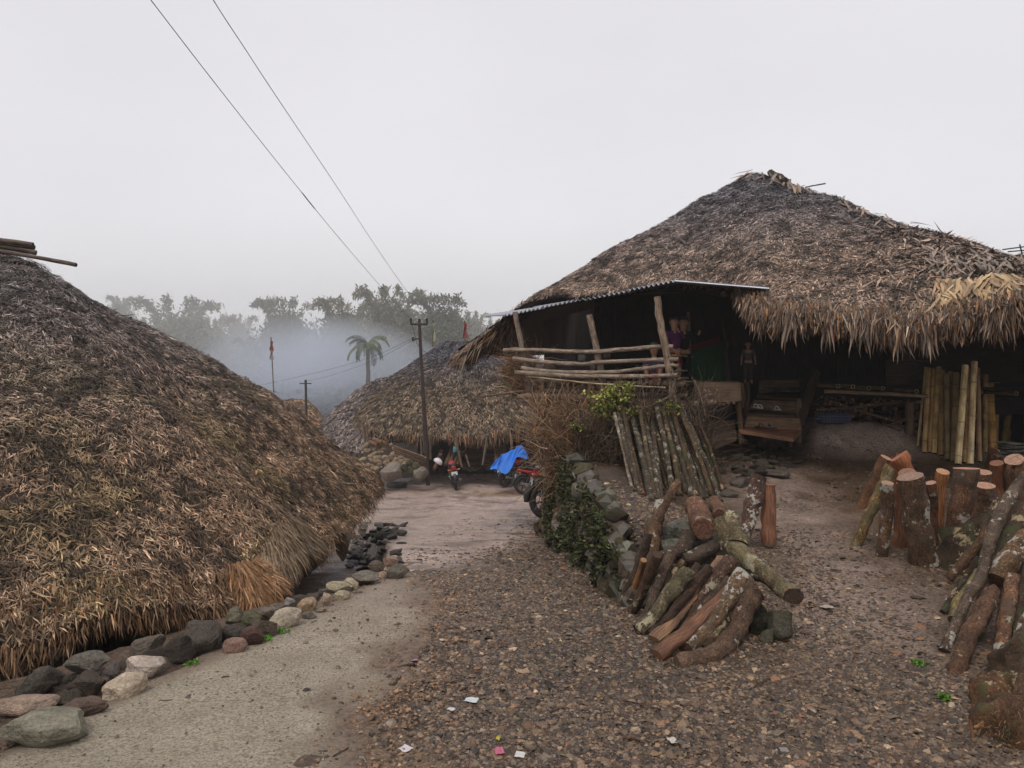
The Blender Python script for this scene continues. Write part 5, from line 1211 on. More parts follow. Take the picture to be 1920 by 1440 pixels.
# end of the wall under the log pile: boulders
for a in ((1465, 1172, 66, 58, (.115, .115, .10), 'big square grey boulder at the foot of the crossed log', .9, 60), (1442, 1196, 34, 30, (.12, .12, .10), 'smaller stone left of the big square boulder', .8, 30), (1423, 1165, 50, 60, (.05, .05, .045), 'dark boulder under the curved log', .7, 40)):
    rock_at(*a[:6], 'boulder', ang=a[6], dpx=a[7], seed=int(a[0]), mat=M_stonemoss, name='boulder', sub=3, rot=15)
heap = [((1275, 1000), 5.95, 62, 52, 'mossy boulder at the top left of the log pile'), ((1322, 1010), 5.9, 44, 40, 'mossy boulder behind the forked log'), ((1262, 1022), 5.75, 44, 26, 'pale green stone under the mossy boulder of the log pile'), ((1300, 1030), 5.7, 40, 34, 'dark stone in the middle of the log pile'),
        ((1340, 1050), 5.6, 60, 50, 'dark stone under the forked end of the long log'), ((1380, 1090), 5.35, 70, 70, 'dark boulder holding up the right end of the log pile'), ((1320, 1085), 5.5, 70, 60, 'dark boulder deep inside the log pile'), ((1225, 985), 6.2, 44, 40, 'round mossy stone at the left shoulder of the log pile'), ((1350, 1135), 5.1, 60, 50, 'lowest dark boulder inside the log pile'), ((1290, 1135), 5.25, 60, 50, 'dark boulder behind the split logs')]
for k, ((px, py), D, w, h, lab) in enumerate(heap):
    c = P(px, py, D); me = rock_mesh('boulder', (w*D/F, (w+h)*.55*D/F, h*D/F), 600+k, .6, 2, M_stonemoss); o = link('boulder', me, None, (.17, .16, .13) if k in (0, 2, 7) else (.09, .08, .07)); o.location = c; tag(o, lab, 'boulder', 'boulders under the log pile')
# slabs and dark stones before the steps
cells = []
for k in range(75):
    px = rw.uniform(1335, 1500); py = rw.uniform(838, 905)
    if py > 890-(px-1400)*.1 and px > 1430: continue
    g = G(px, py); s = rw.uniform(14, 36)*g.y/F; cells.append((g+Vector((0, 0, .02)), s, shade((.09, .085, .075), .5, 1.5)))
sl = stone_wall('slate_paving', 'rough paving of dark slates in front of the wooden steps', G(1430, 870), cells, M_slate, seed=15, angular=.9)
for ch in sl.children: ch.scale[2] *= .4
for px, py, w, h, lab in ((1462, 890, 60, 16, 'wide flat slate standing out at the right of the slate paving'), (1368, 925, 50, 16, 'flat slate between the mossy poles and the lichened post'), (1390, 905, 40, 20, 'grey slate just left of the lichened post top'), (1385, 855, 34, 14, 'pale slate lying nearest the left foot of the steps')):
    rock_at(px, py, w, h, (.13, .125, .12), lab, 'slate', ang=.9, mat=M_slate, name='slate')

# ------------------------------------------------------------------ the firewood pile in the middle
FG = 'logs of the leaning pile in front of the retaining wall'
def lg(pix, rpx, bark, lab, ztop=.4, zs=None, end=M_cutdark, color=(1, 1, 1), squash=None, seg=18, rough=.09, group=FG, cat='log', foot=True, Ds=None, sub=5, amp=.35, flat=None, name='log'):
    """pix listed from the top to the foot, the foot standing on the ground"""
    n = len(pix); f = G(*pix[-1]) if foot else None; gcol = sum(color)/3; color = color if bark is M_split else tuple((.72*x+.28*gcol)*1.05 for x in color)
    if Ds is None:
        x, y = pix[0]; top = PZ(x, y, ztop); D0, D1 = top.y, f.y
        ys = [q[1] for q in pix]; Ds = [D0+(D1-D0)*((yy-ys[0])/(ys[-1]-ys[0])) for yy in ys]
    pts = [P(x, y, d) for (x, y), d in zip(pix, Ds)]; rs = rpx if hasattr(rpx, '__len__') else [rpx]*n
    R = [r*d/F for r, d in zip(rs, Ds)]
    if foot: pts[-1].z += R[-1]*.6
    return log(name, pts, R, bark, end, lab, cat, group, color, seg, rough, squash, sub=sub, amp=amp, flatmat=flat)
lg([(1240, 940), (1232, 972), (1224, 990), (1222, 1035), (1206, 1095), (1190, 1140)], [10, 12, 19, 13, 14, 15], M_bark_lich, 'knobbly orange brown branch at the left end of the log pile', .66, color=(1.5, 1.1, .7), rough=.16)
lg([(1272, 903), (1258, 925), (1246, 950), (1234, 970)], [7, 8, 7, 8], M_bark_dark, 'short stub forking up from the knobbly orange branch', Ds=[5.75, 5.72, 5.68, 5.66], foot=False, color=(1.6, 1.3, 1.1))
lg([(1217, 1000), (1204, 1040), (1185, 1090), (1166, 1134)], [8, 9, 8, 8], M_bark_dark, 'thin dark branch at the far left of the log pile', .5, color=(.9, .8, .7))
lg([(1207, 1050), (1192, 1100), (1177, 1136)], [6, 7, 6], M_split, 'thin orange stick between the two leftmost branches', .36, color=(1.5, 1.2, .8), end=M_cut)
lg([(1258, 1042), (1235, 1095), (1215, 1145), (1192, 1183)], [10, 9, 9, 8], M_bark_dark, 'slim brown branch right of the knobbly one', .42)
lg([(1292, 1068), (1262, 1105), (1232, 1148), (1202, 1190)], [13, 14, 13, 13], M_bark_green, 'straight log covered in grey green lichen', .40, color=(.85, .82, .85))
lg([(1310, 1060), (1275, 1110), (1245, 1160), (1220, 1195)], [9, 9, 9, 8], M_bark_dark, 'dark slim log tucked right of the lichen covered one', .38, color=(.7, .6, .55))
lg([(1355, 1045), (1312, 1098), (1266, 1155), (1226, 1206)], [13, 12, 13, 15], M_bark_green, 'split log with a pinkish inner face', .42, end=M_cut, squash=.35, color=(1.2, 1.0, .85), flat=M_split)
lg([(1372, 1052), (1335, 1098), (1300, 1145), (1258, 1195)], [17, 16, 15, 15], M_bark_dark, 'smooth purplish dark log in the middle of the pile', .42, color=(1.1, .85, .85))
lg([(1382, 1086), (1335, 1135), (1285, 1185), (1232, 1236)], [8, 12, 15, 17], M_split, 'long reddish brown split log tapering to its top', .34, end=M_cut, squash=.4, color=(.8, .55, .45), rough=.1)
lg([(1396, 1078), (1360, 1130), (1322, 1180), (1286, 1228)], [19, 17, 16, 16], M_bark_lich, 'thick golden brown round log with white spots', .36, color=(1.6, 1.3, .85))
lg([(1418, 1104), (1392, 1150), (1378, 1188), (1352, 1220), (1315, 1238), (1268, 1247)], [23, 21, 19, 20, 19, 17], M_bark_dark, 'curved thick branch bending along the ground at the front', Ds=[4.78, 4.72, 4.62, 4.5, 4.36, 4.27], foot=False, color=(1.35, 1.15, 1.05), sub=5)
lg([(1343, 975), (1362, 1005), (1386, 1036), (1432, 1075), (1462, 1100), (1488, 1118)], [13, 17, 18, 16, 15, 18], M_bark_green, 'long forked log lying across the top of the pile', Ds=[5.55, 5.45, 5.3, 5.0, 4.82, 4.68], foot=False, color=(1.15, 1.0, .85), sub=5)
lg([(1370, 968), (1373, 990), (1384, 1022)], [14, 15, 19], M_bark_green, 'stub of the fork beside the top of the long crossing log', Ds=[5.6, 5.5, 5.34], foot=False, color=(1.15, 1.0, .85))
lg([(1303, 945), (1309, 965), (1319, 992)], [18, 18, 20], M_bark_dark, 'short reddish log with a dark cut end facing the camera', Ds=[6.3, 5.95, 5.5], foot=False, color=(2.2, 1.35, 1.05))
lg([(1340, 942), (1345, 955), (1350, 968)], [13, 13, 13], M_bark_dark, 'short log behind the reddish one, mostly covered', Ds=[6.4, 6.2, 6.0], foot=False, color=(2.0, 1.4, 1.1))
lg([(1293, 1000), (1284, 1020), (1268, 1034), (1230, 1047)], [14, 14, 12, 9], M_bark_dark, 'dark grey bent branch pointing left on top of the pile', Ds=[5.6, 5.5, 5.42, 5.3], foot=False, color=(.9, .85, .9))
lg([(1342, 1024), (1310, 1040), (1278, 1048)], [13, 14, 10], M_bark_lich, 'short lichen spotted branch across the heads of the leaning logs', Ds=[5.5, 5.45, 5.4], foot=False, color=(.9, .9, .9))
lg([(1415, 1052), (1425, 1065), (1424, 1085)], [10, 13, 10], M_bark_dark, 'black knot of wood under the long crossing log', Ds=[5.1, 5.08, 5.05], foot=False, color=(.6, .5, .5))
lg([(1330, 1062), (1290, 1112), (1250, 1162), (1222, 1200)], [8, 9, 8, 7], M_bark_dark, 'slender dark log right of the split log with a pinkish face', .40, color=(.8, .65, .6))
lg([(1366, 1085), (1326, 1130), (1286, 1176), (1256, 1212)], [7, 8, 8, 7], M_bark_lich, 'slender mottled log between the purplish log and the reddish split log', .33, color=(.9, .75, .65))
lg([(1404, 1092), (1380, 1130), (1350, 1175), (1318, 1222)], [10, 10, 10, 9], M_bark_mossy, 'dark mossy log hidden under the curved branch', .30, color=(.8, .7, .6))
lg([(1281, 1052), (1250, 1100), (1225, 1150), (1205, 1180)], [7, 7, 7, 6], M_bark_mossy, 'thin mossy stick between the brown branch and the lichen covered log', .38, color=(.9, .8, .6))
lg([(1232, 1040), (1212, 1090), (1196, 1130), (1184, 1150)], [9, 10, 9, 9], M_bark_dark, 'rough dark branch directly behind the knobbly orange one', .46, color=(1.0, .8, .65))
PG = 'pair of posts right of the log pile'
lg([(1424, 892), (1412, 940), (1400, 985), (1388, 1024)], [15, 15, 14, 13], M_bark_lich, 'short leaning post blotched with white and red', .78, end=M_cut, group=PG, cat='post', color=(1.0, .65, .6))
lg([(1440, 908), (1442, 960), (1441, 1028)], [13, 14, 14], M_bark_dark, 'short upright reddish post beside the white blotched one', .70, end=M_cut, group=PG, cat='post', color=(1.2, .7, .55), flat=M_split)

# ------------------------------------------------------------------ mossy poles leaning on the veranda
VG = 'poles leaning on the veranda edge'
lean = [((1152, 775), (1170, 850), (1186, 915), (1202, 944), 5.5, 'white', 'thin whitish crooked pole, leftmost of those leaning on the veranda'),
 ((1160, 780), (1180, 855), (1201, 927), 9, 'l', 'pole with big pale blotches, second from the left on the veranda'), ((1172, 812), (1190, 870), (1207, 930), 7.5, 'r', 'reddish pole with a pale spot, third from the left on the veranda'),
 ((1187, 788), (1205, 860), (1221, 940), 9.5, 'l', 0), ((1200, 770), (1214, 850), (1228, 935), 7, 'd', 0), ((1208, 784), (1224, 860), (1234, 938), 7, 'l', 0), ((1223, 792), (1230, 860), (1240, 937), 8.5, 'cut', 'pole with a fresh slanted cut end, in the middle of the leaning poles'),
 ((1232, 764), (1250, 850), (1262, 937), 8, 'l', 0), ((1243, 770), (1262, 850), (1276, 930), 8, 'd', 0), ((1243, 780), (1268, 860), (1287, 926), 8, 'l', 0), ((1254, 781), (1278, 860), (1297, 932), 8, 'l', 0),
 ((1262, 770), (1284, 850), (1306, 932), 7.5, 'd', 0), ((1268, 790), (1294, 865), (1318, 937), 7.5, 'l', 0), ((1286, 812), (1306, 870), (1325, 934), 6, 'l', 0), ((1272, 760), (1300, 830), (1338, 932), 7, 'd', 0), ((1277, 762), (1320, 860), (1351, 941), 8.5, 'l', 'pole heavily speckled with white, rightmost of those leaning on the veranda'), ((1304, 826), (1322, 870), (1340, 915), 5, 'l', 0)]
for k, a in enumerate(lean):
    pix = a[:-3]; r_, st, lab = a[-3:]
    lab = lab or '%s pole, %s from the left leaning on the veranda' % ({'l': 'lichen speckled', 'd': 'dark mossy'}[st], ORD[k])
    mat = {'white': M_bark_lich, 'l': M_bark_pole, 'd': M_bark_mossy, 'r': M_bark_lich, 'cut': M_bark_pole}[st]
    f = G(*pix[-1]); D1 = 9.25+.012*k; n = len(pix); Ds = [D1+(f.y-D1)*(i/(n-1)) for i in range(n)]
    pts = [P(x, y, d) for (x, y), d in zip(pix, Ds)]
    log('pole', pts, [r_*.64*d/F*q for d, q in zip(Ds, np.linspace(.85, 1.1, n))], mat, M_cut if st == 'cut' else M_cutdark, lab, 'pole', VG, {'white': (2.4, 2.4, 2.3), 'r': (1.7, .9, .7)}.get(st, (1.25, 1.2, 1.05)), 9, .16, sub=6, amp=.6)
for k in range(19):   # thin dark poles filling behind
    x0 = 1163+k*7.3+random.randint(-4, 4); f = G(x0+34+k*1.6, 922+random.randint(-6, 8)); tz = 758+random.randint(-8, 30); log('pole', [P(x0, tz, 9.6), (P(x0, tz, 9.6)+f)/2+Vector((random.uniform(-.04, .04), 0, 0)), f], random.uniform(.018, .032), M_bark_mossy, M_cutdark, '%s from the left of the dark poles behind the front leaning row' % ORD[k], 'pole', 'poles hidden behind the leaning front row', (.9, .82, .75), 7, .1, sub=4)

# ------------------------------------------------------------------ cut billets standing at the right
BG = 'upright billets standing on the yard'
def bil(pix, r_, bark, lab, ztop, color=(1, 1, 1), flat=None, squash=None, rough=.05):
    f = G(*pix[-1]); n = len(pix); Ds = [f.y-.13*(1-i/(n-1)) for i in range(n)]
    pix = pix[:-1]+[(pix[-1][0], pix[-1][1]+4)]
    r_ = [q*.84 for q in r_]; color = tuple(x*1.15*w for x, w in zip(color, (1.15, 1.0, .85)))
    return lg(pix, r_, bark, lab, ztop, Ds=Ds, foot=False, end=M_cutg, group=BG, cat='billet', color=color, flat=flat, squash=squash, rough=rough, name='billet', seg=14)
M_cutg = mat_wood('greyed_cut_wood', (.20, .145, .12), (.33, .255, .22), .8, 8, 8)
bil([(1662, 858), (1640, 905), (1612, 955)], [13, 14, 13], M_bark_dark, 'leftmost billet, leaning, with an orange split side', .90, (1.4, 1.0, .7), flat=M_split)
bil([(1684, 856), (1692, 890), (1694, 940)], [23, 21, 20], M_bark_dark, 'thick rusty brown billet behind the leftmost leaning pair', .90, (1.5, .8, .5), flat=M_split)
bil([(1672, 876), (1650, 925), (1626, 975), (1603, 1022)], [15, 13, 12, 11], M_bark_green, 'long billet leaning left with a lichen green edge and orange split face', .78, (1.3, 1.1, .8), flat=M_split)
bil([(1664, 905), (1662, 960), (1652, 1043)], [13, 14, 13], M_bark_lich, 'narrow mottled billet with a round pale top', .75, (1.1, .9, .7))
bil([(1698, 905), (1697, 960), (1690, 1022)], [20, 19, 19], M_bark_dark, 'dark split billet between the mottled one and the largest', .72, (.8, .55, .4), flat=M_split)
bil([(1706, 893), (1721, 985), (1735, 1056)], [28, 28, 30], M_bark_lich, 'largest billet with white and green lichen patches', .74, (.85, .75, .65))
bil([(1700, 886), (1704, 950)], [18, 18], M_bark_dark, 'billet almost hidden behind the largest one', .82, (.9, .6, .5))
bil([(1768, 884), (1762, 930), (1757, 992)], [14, 12, 11], M_split, 'bright orange split billet in the middle of the group', .80, (1.35, 1.05, .75))
bil([(1812, 878), (1800, 950), (1783, 1043)], [27, 25, 21], M_bark_lich, 'tall thick mottled billet right of the bright orange one', .80, (1.35, .95, .8))
bil([(1842, 885), (1840, 950), (1838, 1000)], [19, 18, 18], M_bark_dark, 'billet behind the tall mottled one with a flat grey top', .86, (1.2, .9, .7))
bil([(1847, 910), (1846, 960), (1838, 1012)], [20, 19, 18], M_bark_lich, 'shorter billet with white blotches and an orange patch', .70, (1.25, .95, .75))
bil([(1869, 868), (1872, 910), (1880, 965)], [14, 14, 14], M_split, 'slim split billet right of the white blotched one', .88, (.75, .5, .4))
bil([(1902, 862), (1900, 910), (1898, 970)], [19, 18, 18], M_bark_dark, 'billet at the right edge behind the leaning branches', .88, (1.2, .95, .8))
bil([(1868, 842), (1864, 870), (1862, 900)], [15, 15, 15], M_bark_dark, 'small rust coloured billet at the back right', .95, (1.4, .8, .6))
bil([(1722, 902), (1722, 940), (1720, 1000)], [10, 10, 10], M_split, 'thin split billet leaning behind the right side of the largest one', .8, (1.2, .95, .7))
bil([(1745, 905), (1748, 960), (1750, 1020)], [11, 11, 11], M_bark_dark, 'slim dark billet between the largest one and the bright orange one', .8, (1.3, .95, .75))
bil([(1822, 905), (1820, 960), (1815, 1020)], [11, 11, 11], M_split, 'slim reddish split billet between the tall mottled one and the white blotched one', .8, (.9, .6, .45))
bil([(1884, 856), (1886, 890)], [13, 13], M_bark_lich, 'back billet beneath the stack of flat slates', .92)
for k in range(7):
    c = P(1898+random.uniform(-8, 8), 858-k*4.5, 8.6); me = rock_mesh('slate', (.30, .26, .04), 900+k, .9, 1, M_stonemoss); o = link('slate', me, None, (.15, .14, .12)); o.location = c; o.rotation_euler = (0, random.uniform(-.1, .1), random.random()*3); tag(o, '%s slate from the bottom of the stack at the right edge' % ORD[k], 'slate', 'stack of flat slates')

# ------------------------------------------------------------------ mossy branches leaning at the right edge
RG = 'branches leaning at the right edge'
def br(pix, r_, mat, lab, Ds, color=(1, 1, 1), rough=.13):
    return lg(pix, r_, mat, lab, Ds=Ds, foot=False, group=RG, cat='branch', color=color, rough=rough, name='branch', sub=5)
br([(1930, 890), (1898, 925), (1872, 975), (1855, 1020), (1842, 1070), (1806, 1140), (1772, 1222)], [11, 10, 11, 11, 10, 10, 11], M_bark_lich, 'long branch with bright white lichen reaching up to the right edge', [5.5, 5.4, 5.2, 5.0, 4.85, 4.6, 4.42], (1.1, 1.0, .95))
br([(1860, 990), (1822, 1035), (1778, 1085)], [8, 9, 9], M_bark_dark, 'bare brown branch sticking out to the left, highest of the feet', [5.6, 5.65, 5.7], (1.5, 1.15, .8))
br([(1930, 950), (1892, 1010), (1866, 1070), (1845, 1130), (1815, 1190), (1786, 1240)], [16, 15, 14, 14, 13, 12], M_bark_mossy, 'thick dark branch right of the white lichened one', [5.3, 5.15, 5.0, 4.8, 4.6, 4.42], (1.1, .95, .85))
br([(1935, 1000), (1900, 1040), (1870, 1088)], [19, 18, 17], M_bark_lich, 'short thick branch with an orange and white broken end', [4.9, 4.85, 4.8], (1.8, 1.3, .8))
br([(1900, 1080), (1890, 1140), (1878, 1200), (1866, 1258)], [13, 13, 12, 12], M_bark_lich, 'upright branch with orange bark and white dots', [4.7, 4.55, 4.4, 4.25], (1.7, 1.05, .7))
br([(1838, 1075), (1808, 1120), (1790, 1165)], [12, 13, 13], M_bark_green, 'short yellow green mossy branch at the left of the stack', [5.0, 4.85, 4.7], (1.6, 1.45, .9))
br([(1812, 1085), (1792, 1112), (1768, 1148)], [6, 7, 6], M_bark_mossy, 'thin black twig at the far left of the stack', [5.3, 5.2, 5.1], (.5, .45, .4))
br([(1862, 1110), (1842, 1150), (1815, 1195), (1796, 1245), (1779, 1290)], [15, 15, 14, 15, 14], M_bark_dark, 'thick brown branch with an orange scar', [4.65, 4.5, 4.35, 4.2, 4.1], (1.3, .9, .65))
br([(1890, 1060), (1862, 1120), (1840, 1180), (1822, 1240)], [9, 9, 9, 9], M_bark_mossy, 'slim mossy branch behind the thick brown one', [4.95, 4.8, 4.65, 4.5], (1.0, .9, .75))
br([(1935, 1060), (1922, 1130), (1912, 1200), (1905, 1270)], [14, 14, 14, 14], M_bark_mossy, 'dark branch nearest the right edge', [4.7, 4.55, 4.4, 4.3], (.7, .6, .5))
br([(1935, 1150), (1905, 1215), (1882, 1290), (1872, 1345)], [12, 12, 12, 11], M_bark_lich, 'speckled branch running down to the bottom right stump', [4.2, 4.1, 3.95, 3.85], (1.2, .95, .75))
br([(1940, 1230), (1918, 1290), (1900, 1350), (1886, 1405)], [13, 13, 12, 12], M_bark_dark, 'brown branch lying over the bottom right stump', [3.75, 3.6, 3.5, 3.4], (1.4, 1.0, .75))
br([(1880, 930), (1850, 985), (1838, 1040)], [9, 9, 9], M_bark_mossy, 'dark branch behind the top of the white lichened one', [5.9, 5.8, 5.7], (.9, .8, .7))
def blob(name, c, size, seed, mat, col, label, cat, ang=.3):
    me = rock_mesh(name, size, seed, ang, 4, mat, .3); me.polygons.foreach_set('use_smooth', np.full(len(me.polygons), True)); o = link(name, me, None, col); o.location = c; return tag(o, label, cat)
blob('stump', P(1920, 1395, 3.55), (.72, .7, .66), 31, M_bark_mossy, (1.2, .85, .6), 'huge mossy stump root in the bottom right corner', 'stump')
blob('stump', P(1870, 1320, 3.75), (.30, .35, .32), 33, M_bark_mossy, (1.5, 1.1, .8), 'rusty brown root knob above the bottom right stump', 'stump')
blob('stump', P(1955, 1270, 4.0), (.6, .6, .5), 35, M_bark_mossy, (.8, .65, .5), 'dark root mass at the right edge beneath the branches', 'stump')
blob('stump', P(1835, 1420, 3.45), (.24, .3, .16), 37, M_bark_mossy, (1.3, .8, .6), 'small root toe at the bottom of the picture right side', 'stump')
blob('earth_heap', Vector((4.3, 5.6, .15)), (2.0, 2.0, 1.3), 39, M_bark_mossy, (.5, .42, .35), 'dark heap of earth and rotten wood behind the branches', 'earth heap')
for k in range(3):
    lg([((1828, 1405), (1822, 1385))[0] if k < 1 else (1833+k*5, 1368-k*8), (1818+k*8, 1350+k*14)], [4, 2], M_split, ['orange splinter pointing left at the bottom right stump', 'orange splinter pointing up at the bottom right stump', 'pale splinter behind the other two on the bottom right stump'][k], Ds=[3.4, 3.4], foot=False, group='splinters on the stump', cat='splinter', color=(1.6, 1.3, .9), name='splinter', seg=5)

# ------------------------------------------------------------------ bamboo against the house
bam = [((1736, 689), (1721, 838), 2.2, (1.0, .9, .8), 'thin outer'), ((1741, 691), (1733, 849), 4, (.75, .62, .48), 'brown'), ((1750, 693), (1742, 849), 3.8, (.62, .5, .36), 'dark brown'), ((1760, 689), (1751, 851), 4.5, (.75, .65, .5), 'brown'), ((1766, 696), (1765, 855), 5.5, (.5, .42, .3), 'thick dark'),
 ((1775, 702), (1777, 862), 4.6, (.42, .40, .34), 'greyish'), ((1783, 698), (1780, 860), 4, (.55, .48, .38), 'speckled'), ((1793, 700), (1788, 866), 5, (.45, .4, .32), 'dark'), ((1810, 686), (1796, 871), 5.2, (1.7, 1.6, 1.35), 'bright cream split'), ((1818, 691), (1809, 868), 4.2, (.75, .62, .5), 'brown'),
 ((1827, 679), (1819, 871), 5, (1.75, 1.65, 1.45), 'white and yellow'), ((1832, 691), (1836, 866), 4.4, (.55, .42, .36), 'reddish brown'), ((1848, 704), (1847, 849), 4.4, (.85, .75, .6), 'tan'), ((1854, 694), (1862, 843), 6, (1.45, 1.1, .62), 'golden yellow'), ((1869, 694), (1866, 841), 4.5, (1.1, .9, .6), 'yellowish'),
 ((1883, 722), (1875, 833), 4.2, (.5, .46, .3), 'dull'), ((1900, 704), (1882, 838), 5.2, (.75, .68, .38), 'green tinged'), ((1893, 760), (1889, 836), 4, (.6, .52, .34), 'short green brown'), ((1906, 746), (1903, 828), 4.2, (.5, .5, .46), 'short grey')]
bam = [(a, b2, r_*1.15, tuple(min(2.0, q*1.35) for q in c), w) for a, b2, r_, c, w in bam]  # colours lifted to stand in for the light the bamboo catches
for k, (a, b2, r_, c, w) in enumerate(bam):
    f = G(*b2); D1 = f.y+.55; top = P(a[0], a[1], D1); e = [top, top.lerp(f, .33), top.lerp(f, .66), f]
    o = log('bamboo_pole', e, r_*f.y/F, M_bamboo, M_shadewood, '%s bamboo, %s from the left of those leaning on the house' % (w, ORD[k]), 'bamboo', 'bamboo poles leaning on the house', c, 10, .02, sub=2, amp=.12)
    L = (top-f).length; n_ = 3+(k % 2); off = (k*.37) % 1
    for j in range(n_):
        t_ = (j+.3+.5*off)/n_; cpos = top.lerp(f, t_); ax = (f-top).normalized(); mb = MB(); rr0 = r_*f.y/F*1.13
        mb.tube([-ax*.006, ax*.006], rr0, 10, 0); q = mb.build('bamboo_joint', M_bamboo, None, tuple(x*.55 for x in c)); q.location = cpos; attach(q, o)
# sticks and firewood under the house floor
def D_under(y): return 11.1
FW = empty('firewood_stack', P(1630, 800, 11.3), 'stack of round firewood stored beneath the house floor', 'firewood')
for k in range(120):
    px = rw.uniform(1538, 1725); lo = 792+max(0, px-1630)*.42; py = rw.uniform(746, min(lo, 828))
    r_ = rw.uniform(2.2, 5)*11.2/F; a = P(px, py, 11.15+rw.uniform(-.05, .12)); c = rw.choice([(.5, .38, .26), (.3, .22, .16), (.7, .55, .38), (.22, .16, .12)])
    mb = MB(); mb.tube([(0, 0, 0), (rw.uniform(-.05, .05), .5, 0)], r_, 8, 0, 1); o = mb.build('firewood_log', [M_bark_dark, M_cut], None, c); o.location = a; attach(o, FW)
mb = MB(); mb.box(P(1640, 790, 11.9), (2.4, .1, 1.3)); mb.build('backing', M_shadewood, FW)
for k, (pix, r_) in enumerate([([(1532, 768), (1590, 765), (1650, 757), (1735, 753)], 2.6), ([(1558, 752), (1585, 762), (1600, 770)], 2.0), ([(1603, 768), (1640, 779), (1690, 793)], 2.4), ([(1662, 798), (1700, 787), (1740, 784)], 2.6), ([(1655, 795), (1690, 808)], 1.4)]):
    log('stick', [P(x, y, 10.98-.03*k) for x, y in pix], r_*11/F, M_bark_dark, M_cut, ['longest stick stretching across the stacked firewood', 'short stick at the upper left of the stacked firewood', 'stick slanting down to the right over the stacked firewood', 'stick rising to the right behind the bamboo feet', 'thin lowest stick before the stacked firewood'][k], 'stick', 'sticks across the firewood', (1.3, 1.1, .95), 7, .1)
o = soft_box('cloth_bundle', P(1560, 785, 10.75), (.44, .35, .17), (0, 0, .1), M_cloth, (.03, .035, .06), 'dark blue checked cloth bundle lying on the mound by the steps', 'bundle', 6)
t = M_plaid = None
m, t, b = newmat('checked_cloth'); co = t.nodes.new('ShaderNodeTexCoord'); br_ = N(t, 'ShaderNodeTexBrick', Scale=16); br_.offset = 0; br_.inputs['Color1'].default_value = (.012, .016, .035, 1); br_.inputs['Color2'].default_value = (.02, .025, .05, 1); br_.inputs['Mortar'].default_value = (.09, .11, .16, 1); br_.inputs['Mortar Size'].default_value = .03; br_.inputs['Brick Width'].default_value = .6; br_.inputs['Row Height'].default_value = .6
t.links.new(mapping(t, co.outputs['Object'], (1, 1, 1)), br_.inputs['Vector']); 
sx = t.nodes.new('ShaderNodeSeparateXYZ'); cx = t.nodes.new('ShaderNodeCombineXYZ'); t.links.new(co.outputs['Object'], sx.inputs[0]); t.links.new(sx.outputs[0], cx.inputs[0]); t.links.new(sx.outputs[2], cx.inputs[1]); t.links.new(cx.outputs[0], br_.inputs['Vector']); t.links.new(br_.outputs[0], b.inputs['Base Color']); b.inputs['Roughness'].default_value = .9
o.data.materials[0] = m
# sandals on the steps
def sandal(px, py, D, col, lab, strap=(.5, .5, .5), yaw=0.0):
    e = empty('sandal', P(px, py, D), lab, 'sandal', 'sandals left on the steps'); mb = MB(); pts = []
    for i in range(14): a = 2*math.pi*i/14; pts.append((math.sin(a)*.042*(1+.18*math.cos(a)), math.cos(a)*.11, 0))
    R = Matrix.Rotation(yaw, 3, 'Z'); v = [R @ Vector(q) for q in pts]; n = len(v)
    mb.add([q for q in v]+[q+Vector((0, 0, .018)) for q in v], [tuple(range(n))[::-1], tuple(range(n, 2*n))]+[(i, (i+1) % n, (i+1) % n+n, i+n) for i in range(n)], 0, smooth=False)
    o = mb.build('sole', M_paint, None, col); o.location = e.location; attach(o, e)
    mb = MB(); mb.tube([R @ Vector(q) for q in ((-.04, -.02, .015), (-.025, .0, .05), (0, .01, .06), (.025, 0, .05), (.04, -.02, .015))], .009, 6, 0); o = mb.build('strap', M_paint, None, strap); o.location = e.location; attach(o, e)
for a in ((1417, 765, 11.15, (.55, .52, .48), 'left white sandal of the pair on the middle step', (.6, .58, .55), .2), (1424, 766, 11.15, (.55, .52, .48), 'right white sandal of the pair on the middle step', (.6, .58, .55), .1), (1456, 769, 11.1, (.42, .38, .34), 'lone pale sandal at the right of the middle step', (.5, .46, .42), .3), (1442, 768, 11.1, (.1, .09, .08), 'dark sandal on the middle step between the pale ones', (.2, .18, .16), 0),
          (1426, 802, 10.6, (.015, .015, .018), 'left black shoe on the bottom orange step', (.03, .03, .035), .5), (1442, 803, 10.55, (.015, .015, .018), 'right black shoe on the bottom orange step', (.03, .03, .035), 1.0), (1437, 733, 11.75, (.06, .05, .05), 'dark sandal at the left of the top step', (.1, .09, .08), .3), (1470, 735, 11.75, (.2, .18, .16), 'pale sandal at the right of the top step', (.3, .28, .25), .5)): sandal(*a)
# pale chalk marks on the deck board
random.seed(5)
mb = MB()
for k in range(16):
    x, y = 1322+random.random()*24, 726+random.random()*16; a = P(x, y, 10.325); b2 = P(x+random.uniform(-4, 4), y+random.uniform(-4, 4), 10.325); mb.tube([a-P(1330, 735, 10.3), b2-P(1330, 735, 10.3)], .0035, 4, 0)
o = mb.build('chalk_marks', M_paper, None, (.34, .32, .28)); o.location = P(1330, 735, 10.3); attach(o, HR)

